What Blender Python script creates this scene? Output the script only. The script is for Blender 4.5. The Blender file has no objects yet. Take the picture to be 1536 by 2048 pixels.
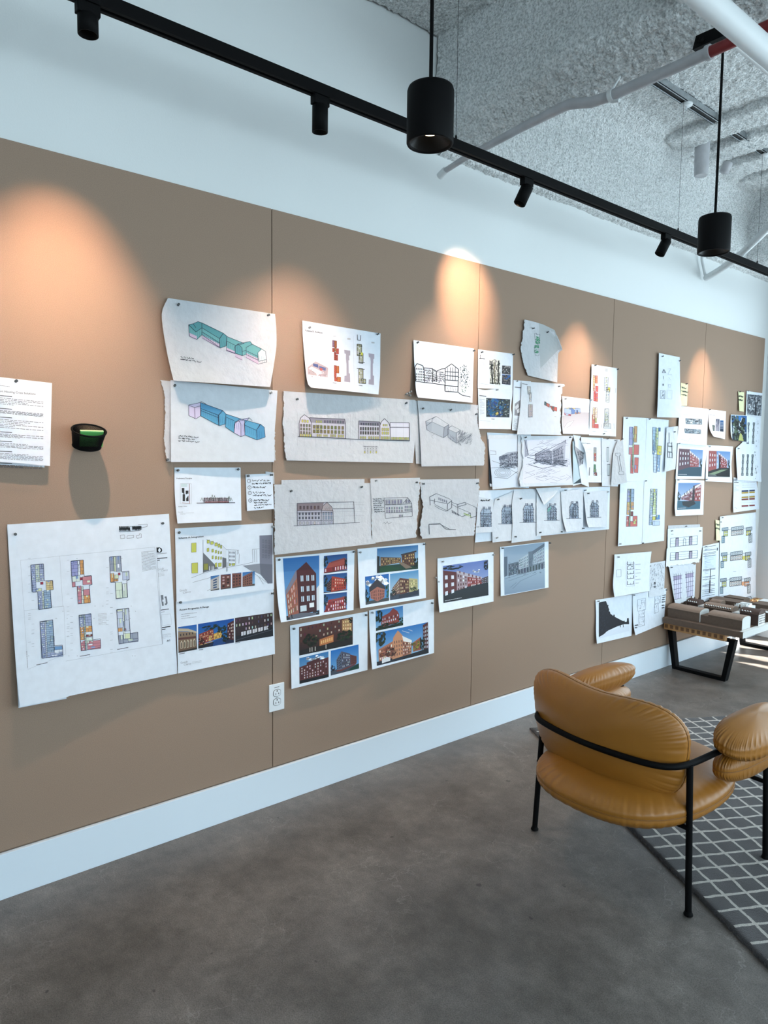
import bpy, bmesh, math, random
import numpy as np
from mathutils import Vector, Matrix
from mathutils.geometry import tessellate_polygon
PI = math.pi
sc = bpy.context.scene
COL = sc.collection
random.seed(7)

# ------------------------------------------------------------------ measured camera (24 mm phone lens)
F = 1420.0
CAM = np.array([2.5, 0.0, 1.465])
def _n(a): return a / np.linalg.norm(a)
_dn = _n(np.array([577 - 768.0, 18600 - 1024.0, F]))
_y = np.array([2485 - 768.0, 931 - 1024.0, F]); _y = _y - _dn * (_y @ _dn); _y = _n(_y)
_z = -_dn; _x = np.cross(_y, _z)
ROT = np.array([_x, _y, _z])
def ray(p): return ROT @ np.array([p[0] - 768.0, p[1] - 1024.0, F])
def onx(p, X=0.0):
    d = ray(p); return CAM + d * ((X - CAM[0]) / d[0])
def onz(p, Z=0.0):
    d = ray(p); return CAM + d * ((Z - CAM[2]) / d[2])
def ony(p, Y=0.0):
    d = ray(p); return CAM + d * ((Y - CAM[1]) / d[1])

cam_data = bpy.data.cameras.new('camera'); cam = bpy.data.objects.new('camera', cam_data); COL.objects.link(cam)
cam_data.sensor_fit = 'VERTICAL'; cam_data.sensor_height = 24.0; cam_data.sensor_width = 18.0
cam_data.lens = F / 2048.0 * 24.0
cam_data.clip_start = 0.02; cam_data.clip_end = 100
_bl = ROT @ np.diag([1.0, -1.0, -1.0])      # blender camera axes: x right, y up, z back
m4 = Matrix([[_bl[i][j] for j in range(3)] + [CAM[i]] for i in range(3)] + [[0, 0, 0, 1]])
cam.matrix_world = m4
sc.camera = cam

# ------------------------------------------------------------------ colour and materials
def s2l(c): return c / 12.92 if c <= 0.04045 else ((c + 0.055) / 1.055) ** 2.4
def lin(r, g=None, b=None):
    if g is None: r, g, b = r
    return (s2l(r / 255.0), s2l(g / 255.0), s2l(b / 255.0))
def mat(name, col, rough=0.6, metal=0.0, spec=0.5, noise=None, bump=None, alpha=1.0, coat=0.0, emit=None):
    """noise=(scale, amount, detail)  bump=(scale, strength, distance)"""
    m = bpy.data.materials.new(name); m.use_nodes = True
    nt = m.node_tree; b = nt.nodes['Principled BSDF']
    b.inputs['Base Color'].default_value = (*col, 1); b.inputs['Roughness'].default_value = rough
    b.inputs['Metallic'].default_value = metal; b.inputs['Specular IOR Level'].default_value = spec
    b.inputs['Alpha'].default_value = alpha; b.inputs['Coat Weight'].default_value = coat
    tc = nt.nodes.new('ShaderNodeTexCoord')
    if noise:
        n = nt.nodes.new('ShaderNodeTexNoise'); n.inputs['Scale'].default_value = noise[0]; n.inputs['Detail'].default_value = noise[2] if len(noise) > 2 else 4
        nt.links.new(tc.outputs['Object'], n.inputs['Vector'])
        r = nt.nodes.new('ShaderNodeMapRange'); r.inputs[1].default_value = 0.3; r.inputs[2].default_value = 0.7
        r.inputs[3].default_value = 1 - noise[1]; r.inputs[4].default_value = 1 + noise[1]
        nt.links.new(n.outputs['Fac'], r.inputs[0])
        mx = nt.nodes.new('ShaderNodeVectorMath'); mx.operation = 'SCALE'; mx.inputs[0].default_value = col
        nt.links.new(r.outputs[0], mx.inputs['Scale']); nt.links.new(mx.outputs[0], b.inputs['Base Color'])
    if bump:
        n2 = nt.nodes.new('ShaderNodeTexNoise'); n2.inputs['Scale'].default_value = bump[0]; n2.inputs['Detail'].default_value = 5
        nt.links.new(tc.outputs['Object'], n2.inputs['Vector'])
        bp = nt.nodes.new('ShaderNodeBump'); bp.inputs['Strength'].default_value = bump[1]; bp.inputs['Distance'].default_value = bump[2]
        nt.links.new(n2.outputs['Fac'], bp.inputs['Height']); nt.links.new(bp.outputs[0], b.inputs['Normal'])
    if emit:
        b.inputs['Emission Color'].default_value = (*emit[0], 1); b.inputs['Emission Strength'].default_value = emit[1]
    return m

M = {}
M['wall'] = mat('white_wall_paint', (0.76, 0.79, 0.79), 0.7, bump=(180, 0.12, 0.002))
M['base'] = mat('baseboard_paint', (0.74, 0.84, 0.93), 0.45, bump=(60, 0.05, 0.001))
M['farwall'] = mat('far_wall_paint', (0.62, 0.64, 0.66), 0.7, bump=(180, 0.1, 0.002))
M['spray'] = mat('sprayed_fireproofing', (0.86, 0.88, 0.88), 0.95, spec=0.1, noise=(105, 0.33, 3), bump=(110, 1.0, 0.020))  # random dark pits in the colour stand in for shade between the lumps
M['board'] = mat('pinboard_fabric', (0.322, 0.231, 0.173), 0.92, spec=0.15, noise=(420, 0.09, 3), bump=(600, 0.35, 0.0015))
M['edge'] = mat('board_edge', (0.16, 0.11, 0.08), 0.9)
M['black'] = mat('black_powder_coat', (0.003, 0.003, 0.0035), 0.6, spec=0.10)
M['blackin'] = mat('black_reflector', (0.006, 0.006, 0.006), 0.4, spec=0.2)
M['lens'] = mat('warm_lamp_lens', (0.9, 0.8, 0.6), 0.3, emit=((1.0, 0.72, 0.42), 9.0))
M['pipe'] = mat('white_pipe_paint', (0.72, 0.75, 0.76), 0.45, bump=(30, 0.05, 0.003))
M['pipe2'] = mat('dusty_white_wrap', (0.47, 0.47, 0.49), 0.6, noise=(20, 0.08), bump=(60, 0.3, 0.003))
M['red'] = mat('red_pipe_paint', (0.19, 0.012, 0.014), 0.4)
M['steel'] = mat('galvanised_steel', (0.50, 0.54, 0.56), 0.28, metal=0.9, noise=(60, 0.1))
M['dark'] = mat('dark_slot', (0.02, 0.02, 0.02), 0.8)
M['leather'] = mat('tan_leather', (0.345, 0.137, 0.017), 0.40, spec=0.5, noise=(5, 0.10, 5), bump=(220, 0.10, 0.0012))
M['piping'] = mat('leather_piping', (0.235, 0.095, 0.014), 0.45, bump=(300, 0.1, 0.001))
M['plate'] = mat('white_plastic', (0.80, 0.83, 0.86), 0.3)
M['pin'] = mat('clear_pin_plastic', (0.30, 0.31, 0.32), 0.12, spec=0.8)
M['pindark'] = mat('smoky_pin_plastic', (0.07, 0.075, 0.08), 0.15, spec=0.7)
M['pinsteel'] = mat('pin_steel', (0.6, 0.6, 0.6), 0.2, metal=1.0)
M['wood'] = mat('honey_ash_wood', (0.46, 0.235, 0.085), 0.45, noise=(14, 0.18, 6))
M['endgrain'] = mat('dark_end_grain', (0.17, 0.075, 0.030), 0.6, noise=(80, 0.2))
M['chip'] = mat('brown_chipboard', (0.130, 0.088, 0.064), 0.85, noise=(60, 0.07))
M['chip_lit_top'] = mat('chipboard_lit_top', (0.27, 0.195, 0.150), 0.85, noise=(60, 0.07))  # chipboard paled to imitate light falling on the roofs
M['chip_lit_side'] = mat('chipboard_lit_side', (0.60, 0.62, 0.61), 0.7)  # chipboard paled to imitate daylight on the +x faces
M['chipd'] = mat('dark_laser_cut_board', (0.075, 0.045, 0.035), 0.8)
M['modelw'] = mat('white_acrylic', (0.82, 0.84, 0.84), 0.25)
M['green'] = mat('green_note_paper', (0.10, 0.42, 0.09), 0.7)
M['greenl'] = mat('green_note_edge', (0.45, 0.75, 0.35), 0.7)

# ------------------------------------------------------------------ object helpers
def link(o, parent=None):
    COL.objects.link(o)
    if parent is not None: o.parent = parent
    return o
def tag(o, label, cat, group=None, kind=None):
    if label: o['label'] = label
    if cat: o['category'] = cat
    if group: o['group'] = group
    if kind: o['kind'] = kind
    return o
def struct(o): o['kind'] = 'structure'; return o
def empty(name, loc, rz=0.0, label=None, cat=None, group=None):
    o = bpy.data.objects.new(name, None); o.empty_display_size = 0.05
    o.location = loc; o.rotation_euler = (0, 0, rz); link(o)
    return tag(o, label, cat, group)
class B:
    """collects geometry for one mesh object"""
    def __init__(self): self.v = []; self.f = []; self.mi = []; self.sm = []
    def add(self, vs, fs, mi=0, smooth=False):
        o = len(self.v); self.v += [tuple(map(float, p)) for p in vs]
        for f in fs: self.f.append(tuple(i + o for i in f)); self.mi.append(mi); self.sm.append(smooth)
    def box(self, a, b, mi=0):
        x0, y0, z0 = a; x1, y1, z1 = b
        vs = [(x0,y0,z0),(x1,y0,z0),(x1,y1,z0),(x0,y1,z0),(x0,y0,z1),(x1,y0,z1),(x1,y1,z1),(x0,y1,z1)]
        self.add(vs, [(0,3,2,1),(4,5,6,7),(0,1,5,4),(1,2,6,5),(2,3,7,6),(3,0,4,7)], mi)
    def prism(self, prof, axis, a0, a1, mi=0, smooth=False):
        """profile polygon in the two other axes, extruded along axis (x or y) from a0 to a1"""
        n = len(prof); vs = []
        for a in (a0, a1):
            for p in prof:
                vs.append((a, p[0], p[1]) if axis == 'x' else ((p[0], a, p[1]) if axis == 'y' else (p[0], p[1], a)))
        self.add(vs, [tuple(range(n)), tuple(range(2*n-1, n-1, -1))], mi)
        self.add(vs, [(i, i + n, (i+1) % n + n, (i+1) % n) for i in range(n)], mi, smooth)
    def tube(self, pts, r, seg=12, mi=0, cap=True, closed=False):
        P = [Vector(p) for p in pts]; n = len(P)
        rr = r if isinstance(r, (list, tuple)) else [r] * n
        up = None; vs = []
        for i in range(n):
            if closed: t = (P[(i+1) % n] - P[i-1]).normalized()
            else: t = (P[min(i+1, n-1)] - P[max(i-1, 0)]).normalized()
            if up is None:
                up = Vector((0, 0, 1)) if abs(t.z) < 0.9 else Vector((1, 0, 0))
            a = (up - t * up.dot(t)).normalized(); up = a; b = t.cross(a)
            for k in range(seg):
                w = 2 * PI * k / seg
                vs.append(P[i] + (a * math.cos(w) + b * math.sin(w)) * rr[i])
        fs = []
        for i in range(n if closed else n - 1):
            j = (i + 1) % n
            for k in range(seg): fs.append((i*seg+k, i*seg+(k+1) % seg, j*seg+(k+1) % seg, j*seg+k))
        self.add(vs, fs, mi, True)
        if cap and not closed:
            self.add(vs[:seg], [tuple(range(seg-1, -1, -1))], mi); self.add(vs[-seg:], [tuple(range(seg))], mi)
    def lathe(self, prof, c, axis=(0, 0, 1), seg=32, mi=0, smooth=True):
        """prof: (radius, height) pairs along axis from point c"""
        ax = Vector(axis).normalized(); u = ax.orthogonal().normalized(); w = ax.cross(u); c = Vector(c); vs = []
        for r, h in prof:
            for k in range(seg):
                t = 2*PI*k/seg; vs.append(c + ax*h + (u*math.cos(t) + w*math.sin(t))*r)
        fs = [(i*seg+k, i*seg+(k+1) % seg, (i+1)*seg+(k+1) % seg, (i+1)*seg+k) for i in range(len(prof)-1) for k in range(seg)]
        self.add(vs, fs, mi, smooth)
    def obj(self, name, mats, parent=None, bevel=0.0, autosmooth=False):
        me = bpy.data.meshes.new(name); me.from_pydata(self.v, [], self.f)
        for m in (mats if isinstance(mats, (list, tuple)) else [mats]): me.materials.append(M[m] if isinstance(m, str) else m)
        me.polygons.foreach_set('material_index', self.mi); me.polygons.foreach_set('use_smooth', self.sm)
        me.validate(); me.update()
        o = bpy.data.objects.new(name, me); link(o, parent)
        if bevel:
            bv = o.modifiers.new('bevel', 'BEVEL'); bv.width = bevel; bv.segments = 2; bv.limit_method = 'ANGLE'
        return o
def boxo(name, a, b, m, parent=None, bevel=0.0):
    g = B(); g.box(a, b); return g.obj(name, m, parent, bevel)
def recal(o):
    bm = bmesh.new(); bm.from_mesh(o.data); bmesh.ops.recalc_face_normals(bm, faces=bm.faces); bm.to_mesh(o.data); bm.free(); return o

# vectorised value noise for the sprayed surfaces
def _hash(i, j, k):
    h = (i * 374761393 + j * 668265263 + k * 2147483647 % 998244353) & 0xffffffff
    h = ((h ^ (h >> 13)) * 1274126177) & 0xffffffff
    return ((h ^ (h >> 16)) & 0xffff) / 65535.0
def vnoise(p):
    i = np.floor(p).astype(np.int64); f = p - i; f = f * f * (3 - 2 * f); r = 0
    for dx in (0, 1):
        for dy in (0, 1):
            for dz in (0, 1):
                w = (f[:, 0] if dx else 1 - f[:, 0]) * (f[:, 1] if dy else 1 - f[:, 1]) * (f[:, 2] if dz else 1 - f[:, 2])
                r = r + w * _hash(i[:, 0] + dx, i[:, 1] + dy, i[:, 2] * 7919 + dz * 7919)
    return r
def spray(name, prof, axis, a0, a1, step, amp=0.011, parent=None, m='spray'):
    """sprayed surface: open profile polyline extruded along an axis, dense grid pushed out by lumpy noise"""
    pts = []; nor = []
    for (p, q) in zip(prof[:-1], prof[1:]):
        L = math.hypot(q[0]-p[0], q[1]-p[1]); n = max(1, int(L / step))
        nx, nz = (q[1]-p[1]) / L, -(q[0]-p[0]) / L
        for i in range(n): t = i / n; pts.append((p[0]+(q[0]-p[0])*t, p[1]+(q[1]-p[1])*t)); nor.append((nx, nz))
    pts.append(prof[-1]); nor.append(nor[-1])
    nor = np.array(nor); k = np.array([0.25, 0.5, 0.25]); sm = nor.copy()
    for _ in range(3): sm[1:-1] = 0.25*sm[:-2] + 0.5*sm[1:-1] + 0.25*sm[2:]
    sm /= np.linalg.norm(sm, axis=1)[:, None]
    pts = np.array(pts); na = max(2, int((a1 - a0) / step) + 1); A = np.linspace(a0, a1, na)
    n = len(pts)
    V = np.zeros((na, n, 3)); N = np.zeros((na, n, 3))
    ia, ib = (0, 1) if axis == 'x' else (1, 0)
    V[:, :, ia] = A[:, None]; V[:, :, ib] = pts[None, :, 0]; V[:, :, 2] = pts[None, :, 1]
    N[:, :, ib] = sm[None, :, 0]; N[:, :, 2] = sm[None, :, 1]
    V = V.reshape(-1, 3); N = N.reshape(-1, 3)
    d = (vnoise(V * 55) - 0.5) * 1.1 + (vnoise(V * 110 + 9) - 0.5) * 1.0 + (vnoise(V * 6 + 3) - 0.5) * 0.8
    V = V + N * (d * amp)[:, None]
    J = (vnoise(V * 60 + 31) - 0.5) * amp * 0.6
    V[:, ia] += J
    idx = np.arange(na * n).reshape(na, n)
    q = np.stack([idx[:-1, :-1], idx[1:, :-1], idx[1:, 1:], idx[:-1, 1:]], -1).reshape(-1, 4)
    me = bpy.data.meshes.new(name); me.from_pydata(V.tolist(), [], q.tolist()); me.materials.append(M[m])
    me.polygons.foreach_set('use_smooth', [True] * len(q)); me.update()
    o = bpy.data.objects.new(name, me); link(o, parent); return o
# ------------------------------------------------------------------ room shell
YF = 6.10; XR = 6.4; YN = -3.2; ZC = 3.39
def concrete():
    m = bpy.data.materials.new('polished_concrete'); m.use_nodes = True; nt = m.node_tree; N = nt.nodes; Lk = nt.links
    b = N['Principled BSDF']; tc = N.new('ShaderNodeTexCoord')
    def noise(s, d=6, r=0.6, dist=0.0):
        n = N.new('ShaderNodeTexNoise'); n.inputs['Scale'].default_value = s; n.inputs['Detail'].default_value = d
        n.inputs['Roughness'].default_value = r; n.inputs['Distortion'].default_value = dist
        Lk.new(tc.outputs['Object'], n.inputs['Vector']); return n.outputs['Fac']
    def ramp(src, stops):
        r = N.new('ShaderNodeValToRGB'); e = r.color_ramp.elements
        while len(e) < len(stops): e.new(0.5)
        for k, (p, c) in enumerate(stops): e[k].position = p; e[k].color = (*c, 1) if len(c) == 3 else c
        Lk.new(src, r.inputs[0]); return r.outputs[0]
    def mix(mode, fac, a, bb):
        x = N.new('ShaderNodeMixRGB'); x.blend_type = mode
        if isinstance(fac, float): x.inputs[0].default_value = fac
        else: Lk.new(fac, x.inputs[0])
        Lk.new(a, x.inputs[1]); Lk.new(bb, x.inputs[2]); return x.outputs[0]
    big = ramp(noise(2.3, 9, 0.66, 0.2), [(0.32, (0.084, 0.074, 0.066)), (0.5, (0.130, 0.116, 0.105)), (0.68, (0.190, 0.171, 0.156))])
    mid = ramp(noise(14, 8, 0.75), [(0.3, (0.62, 0.62, 0.62)), (0.7, (1.35, 1.35, 1.35))])
    fine = ramp(noise(260, 3, 0.7), [(0.3, (0.55, 0.55, 0.55)), (0.7, (1.5, 1.5, 1.5))])
    c = mix('MULTIPLY', 1.0, mix('MULTIPLY', 0.8, big, mid), fine)
    vo = N.new('ShaderNodeTexVoronoi'); vo.feature = 'DISTANCE_TO_EDGE'; vo.inputs['Scale'].default_value = 9
    dn = N.new('ShaderNodeTexNoise'); dn.inputs['Scale'].default_value = 5; dn.inputs['Detail'].default_value = 6
    Lk.new(tc.outputs['Object'], dn.inputs['Vector'])
    ad = N.new('ShaderNodeMixRGB'); ad.inputs[0].default_value = 0.28; Lk.new(tc.outputs['Object'], ad.inputs[1]); Lk.new(dn.outputs['Color'], ad.inputs[2])
    Lk.new(ad.outputs[0], vo.inputs['Vector'])
    crack = ramp(vo.outputs['Distance'], [(0.0, (1, 1, 1)), (0.014, (0, 0, 0))])
    cm = ramp(noise(2.1, 3, 0.5), [(0.48, (0, 0, 0)), (0.60, (0.5, 0.5, 0.5))])
    fac = mix('MULTIPLY', 1.0, crack, cm)
    rgb = N.new('ShaderNodeRGB'); rgb.outputs[0].default_value = (0.30, 0.285, 0.27, 1)
    c = mix('MIX', fac, c, rgb.outputs[0])
    spots = ramp(noise(22, 2, 0.4), [(0.735, (0, 0, 0)), (0.77, (0.75, 0.75, 0.75))])
    dk = N.new('ShaderNodeRGB'); dk.outputs[0].default_value = (0.03, 0.028, 0.027, 1)
    c = mix('MIX', spots, c, dk.outputs[0])
    Lk.new(c, b.inputs['Base Color'])
    rr = ramp(noise(3.5, 6), [(0.3, (0.34,)*3), (0.7, (0.52,)*3)]); Lk.new(rr, b.inputs['Roughness'])
    b.inputs['Specular IOR Level'].default_value = 0.5
    bp = N.new('ShaderNodeBump'); bp.inputs['Strength'].default_value = 0.12; bp.inputs['Distance'].default_value = 0.002
    Lk.new(noise(150, 4), bp.inputs['Height']); Lk.new(bp.outputs[0], b.inputs['Normal'])
    return m
M['concrete'] = concrete()
M['added_blind'] = mat('added_blind_fabric', (0.75, 0.77, 0.78), 0.8)
struct(boxo('floor', (-0.3, YN - 0.2, -0.1), (XR + 0.2, YF + 0.4, 0), 'concrete'))
struct(boxo('wall_left', (-0.25, YN - 0.2, 0), (-0.012, YF + 0.2, 3.9), 'wall'))
bb = boxo('baseboard_left', (-0.0118, YN, 0.0), (0.011, YF, 0.1535), 'base', bevel=0.0015); struct(bb)
# far wall: pier beside the pinned wall, sill, header; wide opening with mullions
g = B(); g.box((-0.012, YF, 0), (0.42, YF + 0.2, 3.9)); g.box((0.42, YF, 2.62), (XR, YF + 0.2, 3.9)); g.box((0.42, YF, 0), (XR, YF + 0.2, 0.10)); g.box((XR - 0.4, YF, 0.1), (XR, YF + 0.2, 2.62))
struct(g.obj('wall_far', 'farwall'))
g = B()
for x in (0.42, 1.02, 2.2, 3.4, 4.6, XR - 0.44): g.box((x, YF + 0.06, 0.10), (x + 0.05, YF + 0.12, 2.62))
for z in (0.10, 0.66, 2.57): g.box((0.42, YF + 0.06, z), (XR - 0.4, YF + 0.12, z + 0.05))
struct(g.obj('window_1', 'black'))
# added roller blinds, unseen, with gaps cut to shape the sun patches
g = B()
def added_blind(x0, x1, z0, z1): g.box((x0, YF + 0.13, z0), (x1, YF + 0.135, z1))
added_blind(0.40, 1.55, 0.66, 2.62); added_blind(1.55, 1.90, 0.08, 2.62); added_blind(4.0, XR - 0.38, 0.08, 2.62)
added_blind(1.90, 4.0, 0.08, 0.76); added_blind(1.90, 4.0, 0.92, 1.03); added_blind(1.90, 2.45, 1.03, 1.10); added_blind(1.90, 4.0, 1.10, 2.62)
struct(g.obj('added_blind_far', 'added_blind')); 
g = B(); g.box((XR + 0.13, YN + 0.4, 0.4), (XR + 0.135, YF - 0.3, 2.8)); struct(g.obj('added_blind_right', 'added_blind'))  # added blind, out of view, keeps the sun out on this side
g = B(); g.box((XR, YN, 0), (XR + 0.2, YF + 0.2, 0.45)); g.box((XR, YN, 2.75), (XR + 0.2, YF + 0.2, 3.9))
g.box((XR, YN, 0.45), (XR + 0.2, YN + 0.5, 2.75)); g.box((XR, YF - 0.4, 0.45), (XR + 0.2, YF + 0.2, 2.75)); g.box((XR, 1.3, 0.45), (XR + 0.2, 1.6, 2.75))
struct(g.obj('wall_right', 'wall'))
g = B()
for y in (YN + 0.5, -1.2, 0.1, 1.25, 1.6, 2.9, 4.3, YF - 0.45): g.box((XR + 0.06, y, 0.45), (XR + 0.12, y + 0.05, 2.75))
for z in (0.45, 2.70): g.box((XR + 0.06, YN + 0.5, z), (XR + 0.12, YF - 0.4, z + 0.05))
struct(g.obj('window_2', 'black'))
struct(boxo('wall_near', (-0.25, YN - 0.2, 0), (XR + 0.2, YN, 3.9), 'wall'))
struct(boxo('ceiling', (-0.25, YN - 0.2, 3.50), (XR + 0.2, YF + 0.4, 3.7), 'spray'))
# sprayed surfaces
struct(spray('ceiling_bay_near', [(0.0, ZC), (1.6, ZC)][::-1], 'y', 1.3, 2.40, 0.009))
struct(spray('ceiling_bay_far', [(2.9, ZC + 0.02), (0.0, ZC + 0.02)], 'y', 2.45, YF, 0.0085))
b0 = 2.368
struct(spray('trim_1', [(b0, 3.42), (b0, 3.03), (b0 + 0.02, 2.985), (b0 + 0.12, 2.905), (b0 + 0.16, 2.895), (b0 + 0.20, 2.92), (b0 + 0.21, 3.44)], 'x', 0.0, 2.4, 0.0075, 0.012))
# edge beam above the white wall
struct(spray('trim_2', [(-0.012, 2.868), (0.028, 2.872), (0.045, 2.90), (0.05, 3.24), (0.10, 3.36), (0.24, 3.43)][::-1], 'y', b0 + 0.02, YF, 0.008, 0.010))
# ridges of the corrugated deck
def ridge(y, x0, x1, w=0.20, dpt=0.045, zc=None):
    zc = zc or ZC + 0.02
    return struct(spray('trim_3', [(y, zc + 0.02), (y, zc - dpt + 0.01), (y + 0.012, zc - dpt), (y + w, zc - dpt), (y + w + 0.06, zc + 0.02)], 'x', x0, x1, 0.009, 0.010))
for y, x0 in ((2.93, 0.30), (4.13, 0.14), (4.47, 0.10), (4.80, 0.08), (5.13, 0.10)): ridge(y, x0, 2.6)
struct(spray('trim_4', [(5.50, 3.43), (5.50, 2.95), (5.53, 2.90), (5.62, 2.88), (5.66, 2.92), (5.66, 3.44)], 'x', 0.02, 2.2, 0.014, 0.012))

# ------------------------------------------------------------------ pinboard panels
seams = [-1.51, -0.90, 0.2915, 1.486, 2.681, 3.875, 5.034, 6.02]
seams = [-2.10, -0.905, 0.290, 1.486, 2.681, 3.875, 5.034, 6.012]
names = ['far left', 'left', 'leftmost visible tan fabric panel behind the wire basket', 'x']
plabel = ['tan fabric pinboard panel at the far left, edge of the photo',
          'tan fabric pinboard panel under the text page at the left edge',
          'tan fabric pinboard panel behind the black mesh basket and large plan sheet',
          'tan fabric pinboard panel above the brick building photo sheets',
          'tan fabric pinboard panel holding the row of tower sketches',
          'tan fabric pinboard panel holding the coloured plan strips and black silhouette sheet',
          'rightmost tan fabric pinboard panel behind the bench, next to the corner']
for i in range(1, 7):
    y0, y1 = seams[i], seams[i+1]
    g = B(); g.box((-0.0118, y0 + 0.0016, 0.159), (0.0, y1 - 0.0016, 2.422))
    o = g.obj('pinboard_panel', 'board', bevel=0.0012); tag(o, plabel[i], 'pinboard', 'tan pinboard panels covering the wall')
# dark joint strip behind the seams
g = B()
for y in seams[2:7]: g.box((-0.0119, y - 0.006, 0.158), (-0.0085, y + 0.006, 2.42))
g.box((-0.0117, YN, 0.15), (-0.003, 6.01, 0.1588))
struct(g.obj('trim_5', 'edge'))

# outlet
def outlet():
    c = [onx(p, 0.0) for p in ((537, 1370), (568, 1363), (567, 1417), (537, 1425))]
    y0, y1 = (c[0][1] + c[3][1]) / 2, (c[1][1] + c[2][1]) / 2; z1 = (c[0][2] + c[1][2]) / 2; z0 = (c[2][2] + c[3][2]) / 2
    cy = (y0 + y1) / 2; cz = (z0 + z1) / 2
    t = empty('wall_outlet', (0, cy, cz), 0, 'white duplex power outlet low on the tan wall, over the first seam', 'outlet')
    hw, hh = (y1 - y0) / 2, (z1 - z0) / 2
    g = B(); g.box((0.0, -hw, -hh), (0.006, hw, hh)); g.obj('cover_plate', 'plate', t, bevel=0.003)
    for s in (0.019, -0.019):
        g = B()
        prof = [(0.0165*max(-1, min(1, 1.18*math.cos(a))), s + 0.0145*math.sin(a)) for a in [2*PI*k/28 for k in range(28)]]
        g.prism(prof, 'x', 0.005, 0.0078)
        rim = [(0.0062, 1.06*p[0], s + 1.06*(p[1]-s)) for p in prof]
        r = g.obj('socket', 'plate', t)
        g = B(); g.tube(rim, 0.0009, 6, closed=True)
        g.box((0.0076, -0.0075, s - 0.008), (0.0082, -0.0052, s + 0.001)); g.box((0.0076, 0.0055, s - 0.007), (0.0082, 0.0075, s + 0.001))
        g.box((0.0076, 0.0055, s - 0.0042), (0.0082, 0.0100, s - 0.0022))
        g.lathe([(0.0, 0.0004), (0.0028, 0.0004), (0.0028, -0.001)], (0.0080, 0, s + 0.0085), (1, 0, 0), 14)
        g.obj('socket_slots', 'dark', r)
    g = B(); g.lathe([(0, 0.001), (0.002, 0.0008), (0.0022, 0)], (0.006, 0, 0), (1, 0, 0), 12); g.obj('screw', 'steel', t)
    g = B()
    x = -0.0125
    for w in (0.002, 0.002, 0.0022, 0.0018, 0.001, 0.0012, 0.0024, 0.0024):
        g.box((0.006, x, 0.0415), (0.0063, x + w, 0.0445)); x += w + 0.0012
    g.obj('printed_mark', 'dark', t)
outlet()
# ------------------------------------------------------------------ track, spots, pendants
XT = 0.45; ZT = 2.672
t = empty('track_rail', (XT, 3.0, ZT), 0, 'long black suspended track rail running above the tan wall', 'lighting track')
g = B()
prof = [(-0.018, -0.018), (-0.006, -0.018), (-0.006, -0.004), (0.006, -0.004), (0.006, -0.018), (0.018, -0.018), (0.018, 0.018), (-0.018, 0.018)]
n = len(prof)
vs = [(p[0], a, p[1]) for a in (-3.6, 2.6) for p in prof]
g.add(vs, [(i, i+n, (i+1) % n+n, (i+1) % n) for i in range(n)] + [(0, 1, 2, 3, 7), (3, 4, 5, 6, 7)])
recal(g.obj('rail', 'black', t))
for y in (1.9, 2.047, 3.762, 4.75)[1:]:
    g = B(); g.tube([(0, y - 3.0, 0.018), (0, y - 3.0, 0.72 if y > 2.2 else 0.715)], 0.0009, 6)
    g.lathe([(0.004, 0), (0.004, 0.02), (0.0018, 0.026), (0, 0.026)], (0, y - 3.0, 0.016), seg=12)
    w = g.obj('suspension_wire', 'black', t)
def head(y, tilt_y, tilt_x, label, target, power, wide, size=0.62, H=0.085):
    """cylinder spot head under the rail"""
    t = empty('track_spotlight', (XT, y, ZT - 0.018), 0, label, 'spotlight', 'black track spotlights')
    g = B(); g.box((-0.014, -0.03, -0.03), (0.014, 0.03, 0.0)); g.obj('adapter', 'black', t, bevel=0.002)
    g = B(); g.tube([(0, 0, -0.03), (0, 0, -0.052)], 0.008, 12); g.obj('swivel_stem', 'black', t)
    d = Vector((-tilt_x, tilt_y, -1)).normalized(); c = Vector((0, 0, -0.040)) - d * 0.012
    R = 0.0265
    g = B(); g.lathe([(0, 0), (R - 0.004, 0), (R, 0.004), (R, H), (R - 0.003, H), (R - 0.005, H - 0.045), (0, H - 0.045)], c, d, 36); h = g.obj('lamp_housing', 'black', t)
    recal(h)
    g = B(); g.lathe([(0, H - 0.043), (R - 0.007, H - 0.043)], c, d, 24); g.obj('lens', 'lens', h)
    src = Vector((XT, y, ZT - 0.018)) + c + d * (H + 0.004)
    tg = Vector(target)
    for nm, sz, bl, pw in (('spot_beam', size, 1.0, power), ('spot_spill', 1.35, 1.0, wide)):
        L = bpy.data.lights.new(nm, 'SPOT'); L.energy = pw; L.color = (1.0, 0.66, 0.42) if nm == 'spot_beam' else (1.0, 0.78, 0.60); L.spot_size = sz; L.spot_blend = bl; L.shadow_soft_size = 0.010 if nm == 'spot_spill' else 0.018
        o = bpy.data.objects.new(nm, L); link(o); o.location = src
        tt = tg if nm == 'spot_beam' else tg + Vector((0, 0, -1.15))
        o.rotation_euler = (tt - src).to_track_quat('-Z', 'Y').to_euler()
PW = 44.0; WD = 54.0
head(0.655, 0.0, 0.0, 'black cylinder track spotlight cut by the top left of the photo', (0, 0.69, 1.93), PW * 1.15, WD, 0.95, 0.050)
head(1.405, 0.03, 0.05, 'black upright cylinder track spotlight between the left corner and first pendant', (0, 1.66, 1.84), PW * 0.75, WD * 0.9, 0.8)
head(2.480, -0.42, 0.20, 'black track spotlight tilted left, just right of the larger pendant', (0, 2.58, 2.27), PW * 1.5, WD, 0.86)
head(3.640, -0.45, 0.25, 'black track spotlight tilted left, beside the smaller pendant', (0, 3.50, 2.00), PW * 0.85, WD, 0.62)
head(5.05, 0.0, 0.2, 'black track spotlight beyond the right edge of the photo', (0, 4.98, 2.02), PW * 0.85, WD * 0.8, 0.6)

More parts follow.
